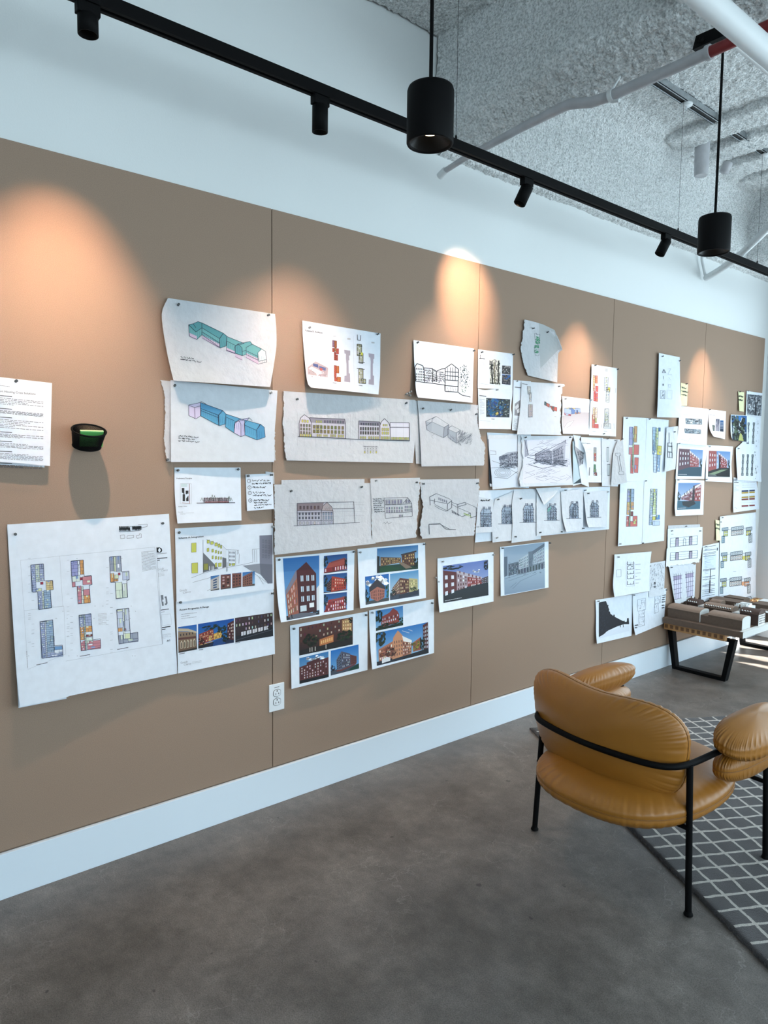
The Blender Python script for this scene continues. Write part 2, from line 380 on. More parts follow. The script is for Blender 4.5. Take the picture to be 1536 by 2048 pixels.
def pendant(loc, ztop, label, R=0.071, H=0.165):
    t = empty('pendant_light', loc, 0, label, 'pendant light', 'black cylinder pendants')
    g = B()
    g.lathe([(0, H), (R - 0.012, H), (R - 0.003, H - 0.003), (R, H - 0.012), (R, 0.004), (R - 0.002, 0), (R - 0.008, 0.0), (R - 0.010, 0.006)], (0, 0, 0), seg=64)
    recal(g.obj('shade', 'black', t))
    g = B(); g.lathe([(R - 0.010, 0.006), (0.045, 0.026), (0.026, 0.038)], (0, 0, 0), seg=48); r = g.obj('reflector', 'blackin', t)
    g = B(); g.lathe([(0.0, 0.036), (0.0265, 0.036)], (0, 0, 0), seg=32); g.obj('bulb_lens', 'lens', r)
    g = B(); g.tube([(0, 0, H), (0, 0, ztop - loc[2])], 0.0058, 14); g.lathe([(0.011, H), (0.011, H + 0.014), (0.006, H + 0.018)], (0, 0, 0), seg=20); g.obj('hanging_rod', 'black', t)
    if ztop > 3.39: g = B(); g.lathe([(0, -0.03), (0.045, -0.03), (0.05, -0.02), (0.05, 0)], (0, 0, ztop - loc[2]), seg=28); g.obj('ceiling_canopy', 'black', t)
    L = bpy.data.lights.new('pendant_lamp', 'SPOT'); L.energy = 4; L.color = (1, 0.62, 0.36); L.spot_size = 1.0; L.spot_blend = 0.8; L.shadow_soft_size = 0.02
    o = bpy.data.objects.new('pendant_lamp', L); link(o); o.location = (loc[0], loc[1], loc[2] + 0.03)
XP = 0.86
a = onx((855, 283), XP); b = onx((1427, 503), XP)
pendant((XP, a[1] + 0.01, a[2] - 0.006), 3.40, 'larger black cylinder pendant lamp with a glowing lens, hanging at the centre top')
pendant((XP, b[1], b[2] - 0.006), 3.38, 'smaller black cylinder pendant lamp hanging at the upper right', H=0.165)

# ------------------------------------------------------------------ pipes and strut under the ceiling
t = empty('strut_channel', (XT, 4.0, 3.37), 0, 'galvanised slotted strut channel under the sprayed ceiling', 'strut')
g = B(); w = 0.021
for (x0, x1, z0, z1) in ((-w, -w + 0.003, 0, 0.04), (w - 0.003, w, 0, 0.04), (-w, w, 0.037, 0.04), (-w, -w + 0.009, 0, 0.003), (w - 0.009, w, 0, 0.003)):
    g.box((x0, -1.6, z0), (x1, 2.1, z1))
ch = g.obj('channel', 'steel', t)
g = B(); g.box((-0.011, -1.6, 0.006), (0.011, 2.1, 0.034)); g.obj('dark_slot', 'dark', t)
for p in ((1373, 210), (1530, 316)):
    q = onx(p, XT)
    g = B(); g.lathe([(0, -0.014), (0.030, -0.010), (0.032, -0.004), (0.032, 0.002), (0, 0.002)], (0, q[1] - 4.0, 0), seg=28); g.lathe([(0.004, -0.035), (0.004, -0.01)], (0, q[1] - 4.0, 0), seg=10)
    g.obj('wire_canopy', 'pipe', t)
# red sprinkler pipe wrapped in white near the wall
pp = [(885, 345), (930, 316), (985, 287), (1040, 257), (1104, 225), (1137, 209), (1160, 206), (1182, 205), (1224, 191), (1298, 158), (1360, 131), (1418, 105)]
P = [ony(p, 2.30) for p in pp]
y0 = 2.30
t = empty('sprinkler_pipe', P[0], 0, 'sprinkler pipe under the beam, white wrapped near the wall and red at right', 'pipe')
O = np.array(P[0])
g = B(); g.tube([tuple(np.array(p) - O) for p in P], [0.012, 0.013, 0.015, 0.0165, 0.018, 0.019, 0.019, 0.019, 0.019, 0.019, 0.019, 0.019], 18); g.obj('white_pipe_wrap', 'pipe2', t)
d = P[-1] - P[-2]; d = d / np.linalg.norm(d)
g = B(); g.tube([tuple(P[-1] - O - d*0.01), tuple(P[-1] - O + d * 0.55)], 0.0175, 18); g.obj('red_pipe', 'red', t)
for a_, b_, r_ in ((-0.008, 0.006, 0.0235), (0.285, 0.34, 0.0225)):
    g = B(); g.tube([tuple(P[-1] - O + d*a_), tuple(P[-1] - O + d*b_)], r_, 20); g.obj('pipe_collar', 'pipe2', t)
for i in (8,):
    c = P[i] - O; g = B(); g.tube([tuple(c - d*0.008), tuple(c + d*0.008)], 0.024, 18); g.tube([tuple(c + np.array([0, 0, 0.02])), tuple(c + np.array([0.01, 0.03, 0.07]))], 0.004, 8)
    g.tube([tuple(c + np.array([0.0, 0, -0.02])), tuple(c + np.array([0.03, 0, -0.028]))], 0.006, 8); g.obj('pipe_clamp', 'pipe', t)
g = B(); g.tube([(-0.02, 0.0, -0.012), (0.02, 0.0, 0.005)], 0.016, 14); g.obj('wall_end_cap', 'pipe', t)
c = ony((1428, 78), 2.40); g = B(); g.prism([(c[0]-0.06, c[2]-0.018), (c[0]+0.07, c[2]-0.018), (c[0]+0.08, c[2]+0.02), (c[0]-0.05, c[2]+0.022)], 'y', 2.375, 2.395)
g.lathe([(0, -0.006), (0.010, -0.006), (0.010, 0.0)], (c[0]-0.03, 2.375, c[2]), (0, 1, 0), 12)
tag(g.obj('pipe_bracket', 'black'), 'black metal bracket bolted to the beam behind the red pipe', 'bracket')
# big white pipe overhead and the thinner one behind
zb = 2.66; q0, q1 = onz((1440, 25), zb), onz((1536, 105), zb); xb = (q0[0] + q1[0]) / 2
g = B(); g.tube([(0, -2.5, 0), (0, 3.0, 0)], 0.033, 36); o = g.obj('ceiling_pipe', 'pipe'); o.location = (xb, q0[1], zb)
tag(o, 'thick glossy white pipe crossing the top right corner', 'pipe')
zb = 3.02; q0, q1 = onz((1480, 93), zb), onz((1536, 133), zb)
g = B(); g.tube([(0, -0.9, 0), (0, 3.0, 0)], 0.020, 24); o = g.obj('ceiling_pipe', 'pipe'); o.location = ((q0[0] + q1[0]) / 2, q0[1], zb)
tag(o, 'thinner white pipe behind the thick one at top right', 'pipe')
# flexible white conduit to the wall at the far end
a = onx((1412, 556), 0.02); b = onx((1545, 447), 0.70)
P = [Vector(a).lerp(Vector(b), i / 60) + Vector((0, 0, -0.05 * math.sin(PI * i / 60))) for i in range(61)]
g = B(); L = (Vector(b) - Vector(a)).length
Q = []; rr = []
nn = 240
for i in range(nn + 1):
    Q.append(Vector(a).lerp(Vector(b), i / nn) + Vector((0, 0, -0.03 * math.sin(PI * i / nn)))); rr.append(0.018 + 0.0035 * math.sin(i * PI / 2))
g.tube(Q, rr, 14); o = g.obj('flexible_conduit', 'pipe')
tag(o, 'ribbed flexible white conduit reaching the wall below the smaller pendant', 'conduit')
g = B(); c = onx((1404, 520), 0.02); g.tube([tuple(c + np.array([0, 0, 0.03])), tuple(c), tuple(a)], 0.010, 12); o = g.obj('wall_conduit', 'pipe')
tag(o, 'short straight white conduit dropping to the flexible one on the wall', 'conduit')
# white drop nozzle
c = onz((1402, 352), 3.20); g = B(); g.lathe([(0.0, 0.002), (0.030, 0.002), (0.037, 0.0), (0.040, 0.004), (0.042, 0.06), (0.044, 0.2)], tuple(c), seg=28); o = g.obj('ceiling_sleeve', 'pipe2')
tag(o, 'short white round sleeve sticking down from the sprayed ceiling', 'pipe sleeve')
c = onz((1448, 345), 3.27); g = B(); g.lathe([(0.0, 0.0), (0.028, 0.0), (0.030, 0.06)], tuple(c), (0.3, 0.25, 1), seg=8); o = g.obj('junction_box', 'pipe2')
tag(o, 'small white junction fitting behind the smaller pendant rod', 'junction box')

# ------------------------------------------------------------------ daylight
def area(name, loc, rot, sx, sy, e, col):
    L = bpy.data.lights.new(name, 'AREA'); L.shape = 'RECTANGLE'; L.size = sx; L.size_y = sy; L.energy = e; L.color = col
    o = bpy.data.objects.new(name, L); link(o); o.location = loc; o.rotation_euler = rot; return o
area('daylight_far_window', (2.9, YF + 0.05, 1.45), (math.radians(-90), 0, 0), 4.6, 2.2, 138, (0.72, 0.90, 1.0))
area('daylight_right_window', (XR - 0.01, 3.6, 1.6), (0, math.radians(90), 0), 2.2, 4.0, 128, (0.72, 0.90, 1.0))
area('daylight_right_window_near', (XR - 0.01, -0.6, 1.6), (0, math.radians(90), 0), 2.2, 3.4, 88, (0.72, 0.90, 1.0))
S = bpy.data.lights.new('sun', 'SUN'); S.energy = 75; S.angle = math.radians(0.6); S.color = (1.0, 0.93, 0.84)
so = bpy.data.objects.new('sun', S); link(so)
sd = Vector((-2.1, -1.0, -1.05)).normalized(); so.rotation_euler = sd.to_track_quat('-Z', 'Y').to_euler()
w = bpy.data.worlds.new('world'); sc.world = w; w.use_nodes = True
bgn = w.node_tree.nodes['Background']; bgn.inputs[0].default_value = (0.62, 0.80, 1.0, 1); bgn.inputs[1].default_value = 1.6
sc.view_settings.view_transform = 'Standard'; sc.view_settings.look = 'None'; sc.view_settings.exposure = 0.0; sc.view_settings.gamma = 1.0
sc.view_settings.use_curve_mapping = False
# ------------------------------------------------------------------ lounge chair
def cpow(x, e): return math.copysign(abs(x) ** e, x)
def pillow(a, b, c, n_out, n_prof, mapf, nu=120, nv=40, wr=0.0, seed=0, seam=0.0):
    """puffy cushion: superellipse outline (half sizes a, b), half thickness c; returns (verts, faces, seam ring)"""
    rnd = random.Random(seed); ph = [rnd.uniform(0, 6.28) for _ in range(8)]
    V = []; ring = []
    for j in range(nv + 1):
        phi = -PI/2 + PI * j / nv
        for i in range(nu):
            th = 2*PI*i/nu
            ca, sa = cpow(math.cos(th), 2/n_out), cpow(math.sin(th), 2/n_out)
            rho = abs(math.cos(phi)) ** (2/n_prof) if abs(math.cos(phi)) > 1e-9 else 0.0
            t = cpow(math.sin(phi), 2/n_prof)
            near = math.exp(-((phi) / 0.42) ** 2)
            k = 1.0
            if wr:
                wv = math.sin(46*th + ph[0] + 2*math.sin(3*th+ph[1])) * (0.5 + 0.5*math.sin(5*th + ph[2])) + 0.5*math.sin(83*th + ph[3])
                nr = math.exp(-((abs(phi) - 0.38) / 0.26) ** 2)
                k += wr * wv * nr * 0.012
            k -= seam * math.exp(-(phi/0.09)**2)
            V.append(mapf(a*ca*rho*k, b*sa*rho*k, c*t*(1 + 0.03*math.sin(4*th+ph[4])*rho)))
    for i in range(nu * 2):
        th = 2*PI*i/(nu*2); kk = 1 - seam
        ring.append(mapf(a*cpow(math.cos(th), 2/n_out)*kk*1.002, b*cpow(math.sin(th), 2/n_out)*kk*1.002, 0))
    Fc = [(j*nu+i, j*nu+(i+1) % nu, (j+1)*nu+(i+1) % nu, (j+1)*nu+i) for j in range(nv) for i in range(nu)]
    return V, Fc, ring
def cushion(name, parent, args, kw, label=None, m='leather', pr=0.0017, piping=True):
    V, Fc, ring = pillow(*args, **kw)
    g = B(); g.add(V, Fc, 0, True); o = recal(g.obj(name, m, parent))
    bm = bmesh.new(); bm.from_mesh(o.data); bmesh.ops.remove_doubles(bm, verts=bm.verts, dist=0.0003); bm.to_mesh(o.data); bm.free()
    for p in o.data.polygons: p.use_smooth = True
    if piping:
        g = B(); g.tube(ring, pr, 6, closed=True); g.obj('piping_seam', 'piping', o)
    return o
def build_chair():
    t = empty('lounge_chair', (1.144, 2.164, 0), math.atan2(-0.05, 1), 'caramel leather lounge chair with puffy cushions and thin black tube frame', 'armchair')
    # back cushion, bent along the rail
    def mb(x, z, y):
        up = max(0, z)/0.16
        dz = -0.030*math.exp(-((x - 0.02)/0.20)**2)*up; x = x*(1 + 0.07*up)
        return (x - 0.030, -0.041 + 0.60*(x - 0.030)**2 + y - 0.10*z, 0.506 + z + dz)
    cushion('backrest', t, (0.320, 0.192, 0.087, 2.9, 2.2, mb), dict(wr=0.9, seed=3, seam=0.012, nu=320, nv=64))
    def ms(x, y, z):
        dz = 0.012 * max(0, y)/0.3
        yy = y + 0.135
        return (x + 0.018, yy, 0.325 + z + dz)
    cushion('seat', t, (0.300, 0.362, 0.086, 2.45, 2.2, ms), dict(wr=0.55, seed=5, seam=0.012, nu=320, nv=56))
    for s in (-1, 1):
        # upper pad lying over the arm rail, lower pad tucked inside beneath it
        def mu(y, x, z, s=s): return (s*(0.330 + x), 0.375 + y, 0.529 + z - 0.30*x + 0.02*y)
        def ml(y, x, z, s=s): return (s*(0.312 + x), 0.365 + y, 0.438 + z + 0.02*y)
        u = cushion('armrest', t, (0.235, 0.074, 0.064, 2.6, 2.1, mu), dict(wr=2.2, seed=9 + s, seam=0.02, nu=240, nv=40), piping=False)
        l = cushion('armrest_lower_pad', u, (0.205, 0.054, 0.066, 2.6, 2.2, ml), dict(wr=1.4, seed=19 + s, seam=0.015, nu=240, nv=40), piping=True)
    # rail
    half = [(0.300, 0.50), (0.300, 0.20), (0.300, 0.055), (0.297, 0.0), (0.284, -0.048), (0.252, -0.086), (0.192, -0.107), (0.10, -0.123), (0.0, -0.130)]
    pts = [(-x, y, 0.492) for x, y in half] + [(x, y, 0.492) for x, y in half[-2::-1]]
    # round the corners a little
    P = [Vector(p) for p in pts]
    for _ in range(3):
        Q = [P[0]]
        for i in range(len(P)-1): Q += [P[i].lerp(P[i+1], 0.25), P[i].lerp(P[i+1], 0.75)]
        Q.append(P[-1]); P = Q
    g = B(); g.tube(P, 0.0105, 16); g.obj('back_rail', 'black', t)
    for (x, y, tx) in ((-0.322, 0.0, -0.297), (0.320, 0.0, 0.300), (-0.318, 0.52, -0.302), (0.318, 0.52, 0.302)):
        top = 0.492 if y < 0.1 else 0.492
        z0 = 0.003 if y < 0.1 else 0.0135
        g = B(); g.tube([(x, y, z0 + 0.002), (tx, y + (0.004 if y < 0.1 else -0.012), top)], 0.0105, 18); l = g.obj('leg', 'black', t)
        g = B(); g.lathe([(0, 0), (0.0145, 0.0), (0.0150, 0.003), (0.0115, 0.010), (0.0105, 0.014)], (x, y, z0), seg=24); g.obj('foot_glide', 'black', l)
    g = B(); zc = 0.285
    g.tube([(-0.315, 0.0, zc), (0.315, 0.0, zc)], 0.008, 12); g.tube([(-0.315, 0.515, zc + 0.012), (0.315, 0.515, zc + 0.012)], 0.008, 12)
    for s in (-1, 1): g.tube([(s*0.22, 0.0, zc), (s*0.22, 0.515, zc + 0.012)], 0.008, 12)
    g.obj('seat_frame', 'black', t)
build_chair()

# ------------------------------------------------------------------ rug
def rug():
    e1 = Vector((0.8713, -0.4907, 0)); ang = math.atan2(e1.y, e1.x)
    m = bpy.data.materials.new('wool_grid_rug'); m.use_nodes = True; nt = m.node_tree; N = nt.nodes; Lk = nt.links; b = N['Principled BSDF']
    tc = N.new('ShaderNodeTexCoord')
    nz = N.new('ShaderNodeTexNoise'); nz.inputs['Scale'].default_value = 30; nz.inputs['Detail'].default_value = 3; Lk.new(tc.outputs['Object'], nz.inputs['Vector'])
    sub = N.new('ShaderNodeVectorMath'); sub.operation = 'SUBTRACT'; sub.inputs[1].default_value = (0.5, 0.5, 0.5); Lk.new(nz.outputs['Color'], sub.inputs[0])
    scl = N.new('ShaderNodeVectorMath'); scl.operation = 'SCALE'; scl.inputs['Scale'].default_value = 0.010; Lk.new(sub.outputs[0], scl.inputs[0])
    add = N.new('ShaderNodeVectorMath'); add.operation = 'ADD'; Lk.new(tc.outputs['Object'], add.inputs[0]); Lk.new(scl.outputs[0], add.inputs[1])
    sx = N.new('ShaderNodeSeparateXYZ'); Lk.new(add.outputs[0], sx.inputs[0])
    def line(src, period, phase, w):
        a = N.new('ShaderNodeMath'); a.operation = 'SUBTRACT'; Lk.new(src, a.inputs[0]); a.inputs[1].default_value = phase
        d = N.new('ShaderNodeMath'); d.operation = 'PINGPONG'; Lk.new(a.outputs[0], d.inputs[0]); d.inputs[1].default_value = period / 2
        l = N.new('ShaderNodeMath'); l.operation = 'LESS_THAN'; Lk.new(d.outputs[0], l.inputs[0]); l.inputs[1].default_value = w; return l.outputs[0]
    l1 = line(sx.outputs[0], 0.0752, -0.011, 0.0055); l2 = line(sx.outputs[1], 0.0830, 0.085 - 0.083, 0.0055)
    mx = N.new('ShaderNodeMath'); mx.operation = 'MAXIMUM'; Lk.new(l1, mx.inputs[0]); Lk.new(l2, mx.inputs[1])
    # no line in the dark border
    gt = N.new('ShaderNodeMath'); gt.operation = 'GREATER_THAN'; Lk.new(sx.outputs[1], gt.inputs[0]); gt.inputs[1].default_value = 0.012
    ml = N.new('ShaderNodeMath'); ml.operation = 'MULTIPLY'; Lk.new(mx.outputs[0], ml.inputs[0]); Lk.new(gt.outputs[0], ml.inputs[1])
    n2 = N.new('ShaderNodeTexNoise'); n2.inputs['Scale'].default_value = 5; n2.inputs['Detail'].default_value = 7; Lk.new(tc.outputs['Object'], n2.inputs['Vector'])
    r = N.new('ShaderNodeValToRGB'); r.color_ramp.elements[0].position = 0.3; r.color_ramp.elements[0].color = (0.034, 0.031, 0.034, 1)
    r.color_ramp.elements[1].position = 0.7; r.color_ramp.elements[1].color = (0.072, 0.066, 0.069, 1); Lk.new(n2.outputs['Fac'], r.inputs[0])
    n3 = N.new('ShaderNodeTexNoise'); n3.inputs['Scale'].default_value = 420; n3.inputs['Detail'].default_value = 3; Lk.new(tc.outputs['Object'], n3.inputs['Vector'])
    mr = N.new('ShaderNodeMapRange'); mr.inputs[1].default_value = 0.3; mr.inputs[2].default_value = 0.7; mr.inputs[3].default_value = 0.65; mr.inputs[4].default_value = 1.35; Lk.new(n3.outputs['Fac'], mr.inputs[0])
    c = N.new('ShaderNodeMixRGB'); Lk.new(ml.outputs[0], c.inputs[0]); Lk.new(r.outputs[0], c.inputs[1]); c.inputs[2].default_value = (0.52, 0.49, 0.45, 1)
    v = N.new('ShaderNodeVectorMath'); v.operation = 'SCALE'; Lk.new(c.outputs[0], v.inputs[0]); Lk.new(mr.outputs[0], v.inputs['Scale'])
    Lk.new(v.outputs[0], b.inputs['Base Color']); b.inputs['Roughness'].default_value = 1.0; b.inputs['Specular IOR Level'].default_value = 0.1
    b.inputs['Sheen Weight'].default_value = 0.3
    bp = N.new('ShaderNodeBump'); bp.inputs['Strength'].default_value = 0.8; bp.inputs['Distance'].default_value = 0.004; Lk.new(n3.outputs['Fac'], bp.inputs['Height']); Lk.new(bp.outputs[0], b.inputs['Normal'])
    # pile body with gently uneven edges
    W, H = 3.6, 2.6; T = 0.0125; nx, ny = 360, 200
    g = B(); vs = []; rnd = random.Random(4)
    for j in range(ny + 1):
        for i in range(nx + 1):
            u, w = i/nx*W, j/ny*H; z = T + 0.0012*math.sin(u*31 + math.sin(w*23)*2)*math.sin(w*27)
            dx = dy = 0
            if i in (0, nx): dx = rnd.uniform(-.002, .002)
            if j in (0, ny): dy = rnd.uniform(-.002, .002)
            if i in (0, nx) or j in (0, ny): z = T - 0.004
            vs.append((u + dx, w + dy, z))
    fs = [(j*(nx+1)+i, j*(nx+1)+i+1, (j+1)*(nx+1)+i+1, (j+1)*(nx+1)+i) for j in range(ny) for i in range(nx)]
    g.add(vs, fs, 0, True)
    rim = [i for i in range(nx+1)] + [j*(nx+1)+nx for j in range(1, ny+1)] + [ny*(nx+1)+i for i in range(nx-1, -1, -1)] + [j*(nx+1) for j in range(ny-1, 0, -1)]
    o = len(g.v); low = [(g.v[k][0], g.v[k][1], 0.0) for k in rim]
    g.add(low, [tuple(range(len(low)-1, -1, -1))])
    n = len(rim)
    for k in range(n): g.f.append((rim[k], o+k, o+(k+1) % n, rim[(k+1) % n])); g.mi.append(0); g.sm.append(False)
    ob = g.obj('area_rug', m); ob.location = (0.152, 2.986, 0.0005); ob.rotation_euler = (0, 0, ang)
    tag(ob, 'charcoal grey wool rug with an off-white hand-drawn grid under the chair', 'rug')
rug()

# ------------------------------------------------------------------ slatted bench
YB = 4.585; ZB = 0.330
t = empty('slatted_bench', (0.225, 5.3, 0), 0, 'slatted wooden bench with black trapezoid legs against the wall under the model', 'bench')
def loc(x, y, z): return (x - 0.225, y - 5.3, z)
g = B(); g.box(loc(0.022, YB, ZB - 0.046), loc(0.440, YB + 0.035, ZB)); g.obj('end_rail', 'wood', t, bevel=0.0015)
g = B(); g.box(loc(0.022, 5.99, ZB - 0.046), loc(0.440, 6.025, ZB)); g.obj('end_rail', 'wood', t, bevel=0.0015)
for k in range(11):
    x = 0.030 + k*0.0378
    g = B(); g.box(loc(x, YB + 0.002, ZB - 0.030), loc(x + 0.019, 6.022, ZB + 0.0006))
    g.box(loc(x - 0.001, YB - 0.0006, ZB - 0.034), loc(x + 0.021, YB + 0.002, ZB - 0.010), 1)
    g.obj('slat', ['wood', 'endgrain'], t)
for y in (5.1, 5.55): boxo('cross_rail', loc(0.02, y, ZB - 0.05), loc(0.43, y + 0.03, ZB - 0.028), 'wood', t)
def legframe(y):
    g = B(); w = 0.030; A = [(0.060, 0.0), (0.425, 0.0), (0.478, ZB - 0.046), (0.010, ZB - 0.046)]
    I = [(0.060 + w*0.85, w*0.75), (0.425 - w*0.85, w*0.75), (0.478 - w - 0.010, ZB - 0.062), (0.010 + w + 0.010, ZB - 0.062)]
    y0, y1 = y - 0.025, y + 0.025
    vs = [(p[0]-0.225, yy-5.3, p[1]) for yy in (y0, y1) for p in A + I]
    fs = []
    for k in range(4):
        n = (k+1) % 4
        fs += [(k, n, 4+n, 4+k), (8+k, 12+k, 12+n, 8+n), (k, 8+k, 8+n, n), (4+k, 4+n, 12+n, 12+k)]
    g.add(vs, fs); return recal(g.obj('leg_frame', 'black', t, bevel=0.0015))
legframe(4.675); legframe(5.72)

# ------------------------------------------------------------------ architectural model on the bench
ZM = ZB + 0.0010; BT = 0.039
MX, MY = 0.28, 5.1
t = empty('architectural_model', (MX, MY, ZM), 0, 'brown chipboard architectural model of long gabled buildings on the bench', 'scale model')
def mo(x, y, z): return (x - MX, y - MY, z)
g = B(); g.box(mo(0.028, 4.562, 0), mo(0.562, 5.56, BT)); bs = g.obj('model_base', 'chip', t)
g = B(); g.box(mo(0.562, 4.5625, 0.0005), mo(0.5632, 5.5595, BT)); g.box(mo(0.535, 4.575, BT), mo(0.5632, 5.5595, BT + 0.0006)); g.obj('lit_base_edge', 'chip_lit_side', bs)  # pale strips put the side light into the colour of the base edge
for pts in ([(0.04, 4.60), (0.08, 4.575), (0.10, 4.58), (0.15, 4.566)], [(0.19, 4.61), (0.23, 4.583), (0.26, 4.59)], [(0.536, 4.775), (0.55, 4.79), (0.561, 4.793)]):
    g = B(); g.tube([mo(p[0], p[1], BT + 0.0002) for p in pts], 0.0008, 4); g.obj('contour_line', 'dark', bs)
def vault(x0, x1, y0, y1, he, hr, m='chip', gable=None, over=0.004, name='model_building'):
    """long block with a curved gambrel roof, ridge along x"""
    g = B(); ym = (y0+y1)/2; prof = [(y0, 0), (y0, he)]
    for k in range(1, 12): a = PI*k/12; prof.append((ym - (ym-y0)*math.cos(a)**1 if True else 0, he + (hr-he)*math.sin(a)**0.75))
    prof += [(y1, he), (y1, 0)]
    P = [(p[0]-MY, p[1]+BT) for p in prof]
    g.prism(P, 'x', x0-MX, x1-MX, 0)
    o = recal(g.obj(name, m, t))
    # roof skin, laid on as a separate thin sheet
    r = [(y0 - over, he - 0.001)] + [p for p in prof[2:-2]] + [(y1 + over, he - 0.001)]
    r2 = [(p[0], p[1] + 0.0022) for p in r]
    g = B(); Q = [(p[0]-MY, p[1]+BT) for p in r + r2[::-1]]
    n = len(r); vs = [(a-MX, q[0], q[1]) for a in (x0 - 0.0015, x1 + 0.0015) for q in Q]; m2 = 2*n
    fs = [(i, i+1, m2-2-i, m2-1-i) for i in range(n-1)] + [(m2+i, m2+m2-1-i, m2+m2-2-i, m2+i+1) for i in range(n-1)] + [(i, m2+i, m2+(i+1) % m2, (i+1) % m2) for i in range(m2)]
    g.add(vs, fs); recal(g.obj('roof', 'chip_lit_top' if m == 'chip' else m, o))
    if gable:
        g = B(); g.prism(P, 'x', x1-MX+0.0002, x1-MX+0.0014, 0); recal(g.obj('lit_gable_face', 'chip_lit_side', o))  # thin pale end face, daylight put into its colour
    return o
def blk(x0, x1, y0, y1, h, m='chip', z0=0.0):
    g = B(); g.box(mo(x0, y0, BT + z0), mo(x1, y1, BT + h)); return g.obj('model_building', m, t)
vault(0.032, 0.256, 4.612, 4.740, 0.062, 0.083, gable=True)
blk(0.256, 0.312, 4.622, 4.735, 0.050)
vault(0.312, 0.530, 4.618, 4.738, 0.062, 0.083, gable=True)
def windows(o, x0, x1, y, z0, z1, nx, nz, axis='x', m='chipd', depth=0.0012):
    g = B()
    for i in range(nx):
        for j in range(nz):
            a = x0 + (x1-x0)*(i+0.28)/nx; b = x0 + (x1-x0)*(i+0.72)/nx; c = z0 + (z1-z0)*(j+0.2)/nz; d = z0 + (z1-z0)*(j+0.8)/nz
            if axis == 'x': g.box(mo(a, y - depth, BT+c), mo(b, y, BT+d))
            else: g.box(mo(y, a, BT+c), mo(y + depth, b, BT+d))
    g.obj('window_openings', m, o)
def dormers(o, x0, x1, y, z, n, m='chipd'):
    g = B()
    for i in range(n):
        a = x0 + (x1-x0)*(i+0.2)/n; b = x0 + (x1-x0)*(i+0.75)/n
        g.prism([(a-MX, z+BT), (b-MX, z+BT), (b-MX, z+BT+0.010), ((a+b)/2-MX, z+BT+0.015), (a-MX, z+BT+0.010)], 'y', y-MY, y-MY+0.022)
    r = g.obj('dormers', m, o)
    g = B()
    for i in range(n):
        a = x0 + (x1-x0)*(i+0.2)/n; b = x0 + (x1-x0)*(i+0.75)/n; mid = (a+b)/2
        g.prism([(a-0.0012-MX, z+BT+0.0102), (mid-MX, z+BT+0.0155), (b+0.0012-MX, z+BT+0.0102), (b+0.0012-MX, z+BT+0.012), (mid-MX, z+BT+0.0175), (a-0.0012-MX, z+BT+0.012)], 'y', y-MY-0.002, y-MY+0.022)
    g.obj('dormer_roofs', 'modelw', o)
# second row: detailed buildings
o = vault(0.036, 0.115, 4.865, 4.955, 0.066, 0.092, 'chipd'); windows(o, 0.038, 0.112, 4.865, 0.005, 0.06, 7, 4, m='chip'); dormers(o, 0.04, 0.112, 4.862, 0.066, 5)
o = blk(0.115, 0.165, 4.87, 4.95, 0.058, 'modelw'); windows(o, 0.118, 0.163, 4.87, 0.03, 0.052, 6, 2)
o = vault(0.168, 0.36, 4.850, 4.945, 0.064, 0.088, 'chip'); windows(o, 0.17, 0.358, 4.850, 0.004, 0.058, 15, 4); dormers(o, 0.175, 0.355, 4.848, 0.064, 11)
o = blk(0.362, 0.408, 4.852, 4.94, 0.056, 'modelw'); windows(o, 0.364, 0.406, 4.852, 0.03, 0.052, 6, 2)
o = vault(0.425, 0.545, 4.822, 4.925, 0.072, 0.100, 'chipd'); windows(o, 4.828, 4.92, 0.545, 0.006, 0.070, 5, 4, axis='y', m='chipd'); dormers(o, 0.43, 0.50, 4.82, 0.074, 4)
g = B(); g.box(mo(0.543, 4.824, BT), mo(0.5452, 4.923, BT + 0.072)); g.obj('lit_gable_face', 'modelw', o)  # white sheet on the +x end imitates daylight on it
for x in (0.045, 0.07, 0.10, 0.175, 0.345, 0.385):
    g = B(); g.box(mo(x, 4.90, BT+0.08), mo(x+0.006, 4.906, BT+0.108)); g.obj('chimney', 'chip', o)
# third row: white acrylic building and plain blocks
o = blk(0.385, 0.432, 4.965, 5.06, 0.066, 'modelw'); windows(o, 0.388, 0.43, 4.965, 0.008, 0.06, 4, 3)
o = blk(0.30, 0.40, 5.02, 5.12, 0.074, 'modelw'); windows(o, 0.302, 0.398, 5.02, 0.01, 0.07, 8, 3, m='chip')
g = B()
for k in range(7): g.box(mo(0.305 + 0.013*k, 5.03, BT + 0.074), mo(0.312 + 0.013*k, 5.045 + 0.004*(k % 3), BT + 0.084 + 0.003*(k % 2)))
g.box(mo(0.32, 5.06, BT+0.074), mo(0.385, 5.10, BT+0.090)); g.obj('roof_plant', 'modelw', o)
vault(0.115, 0.19, 5.045, 5.125, 0.052, 0.078, 'chip')
blk(0.19, 0.26, 5.06, 5.12, 0.040, 'modelw')
blk(0.035, 0.30, 5.20, 5.32, 0.058, 'chip')
blk(0.205, 0.29, 5.14, 5.19, 0.035, 'chip')
blk(0.435, 0.545, 5.00, 5.13, 0.060, 'chip')
g = B(); g.box(mo(0.437, 5.002, BT+0.0602), mo(0.543, 5.05, BT+0.0625)); g.obj('paper_roof', 'modelw', t)
blk(0.34, 0.535, 5.20, 5.33, 0.072, 'chip')
blk(0.30, 0.42, 5.40, 5.50, 0.060, 'modelw')
blk(0.05, 0.20, 5.40, 5.50, 0.050, 'chip')

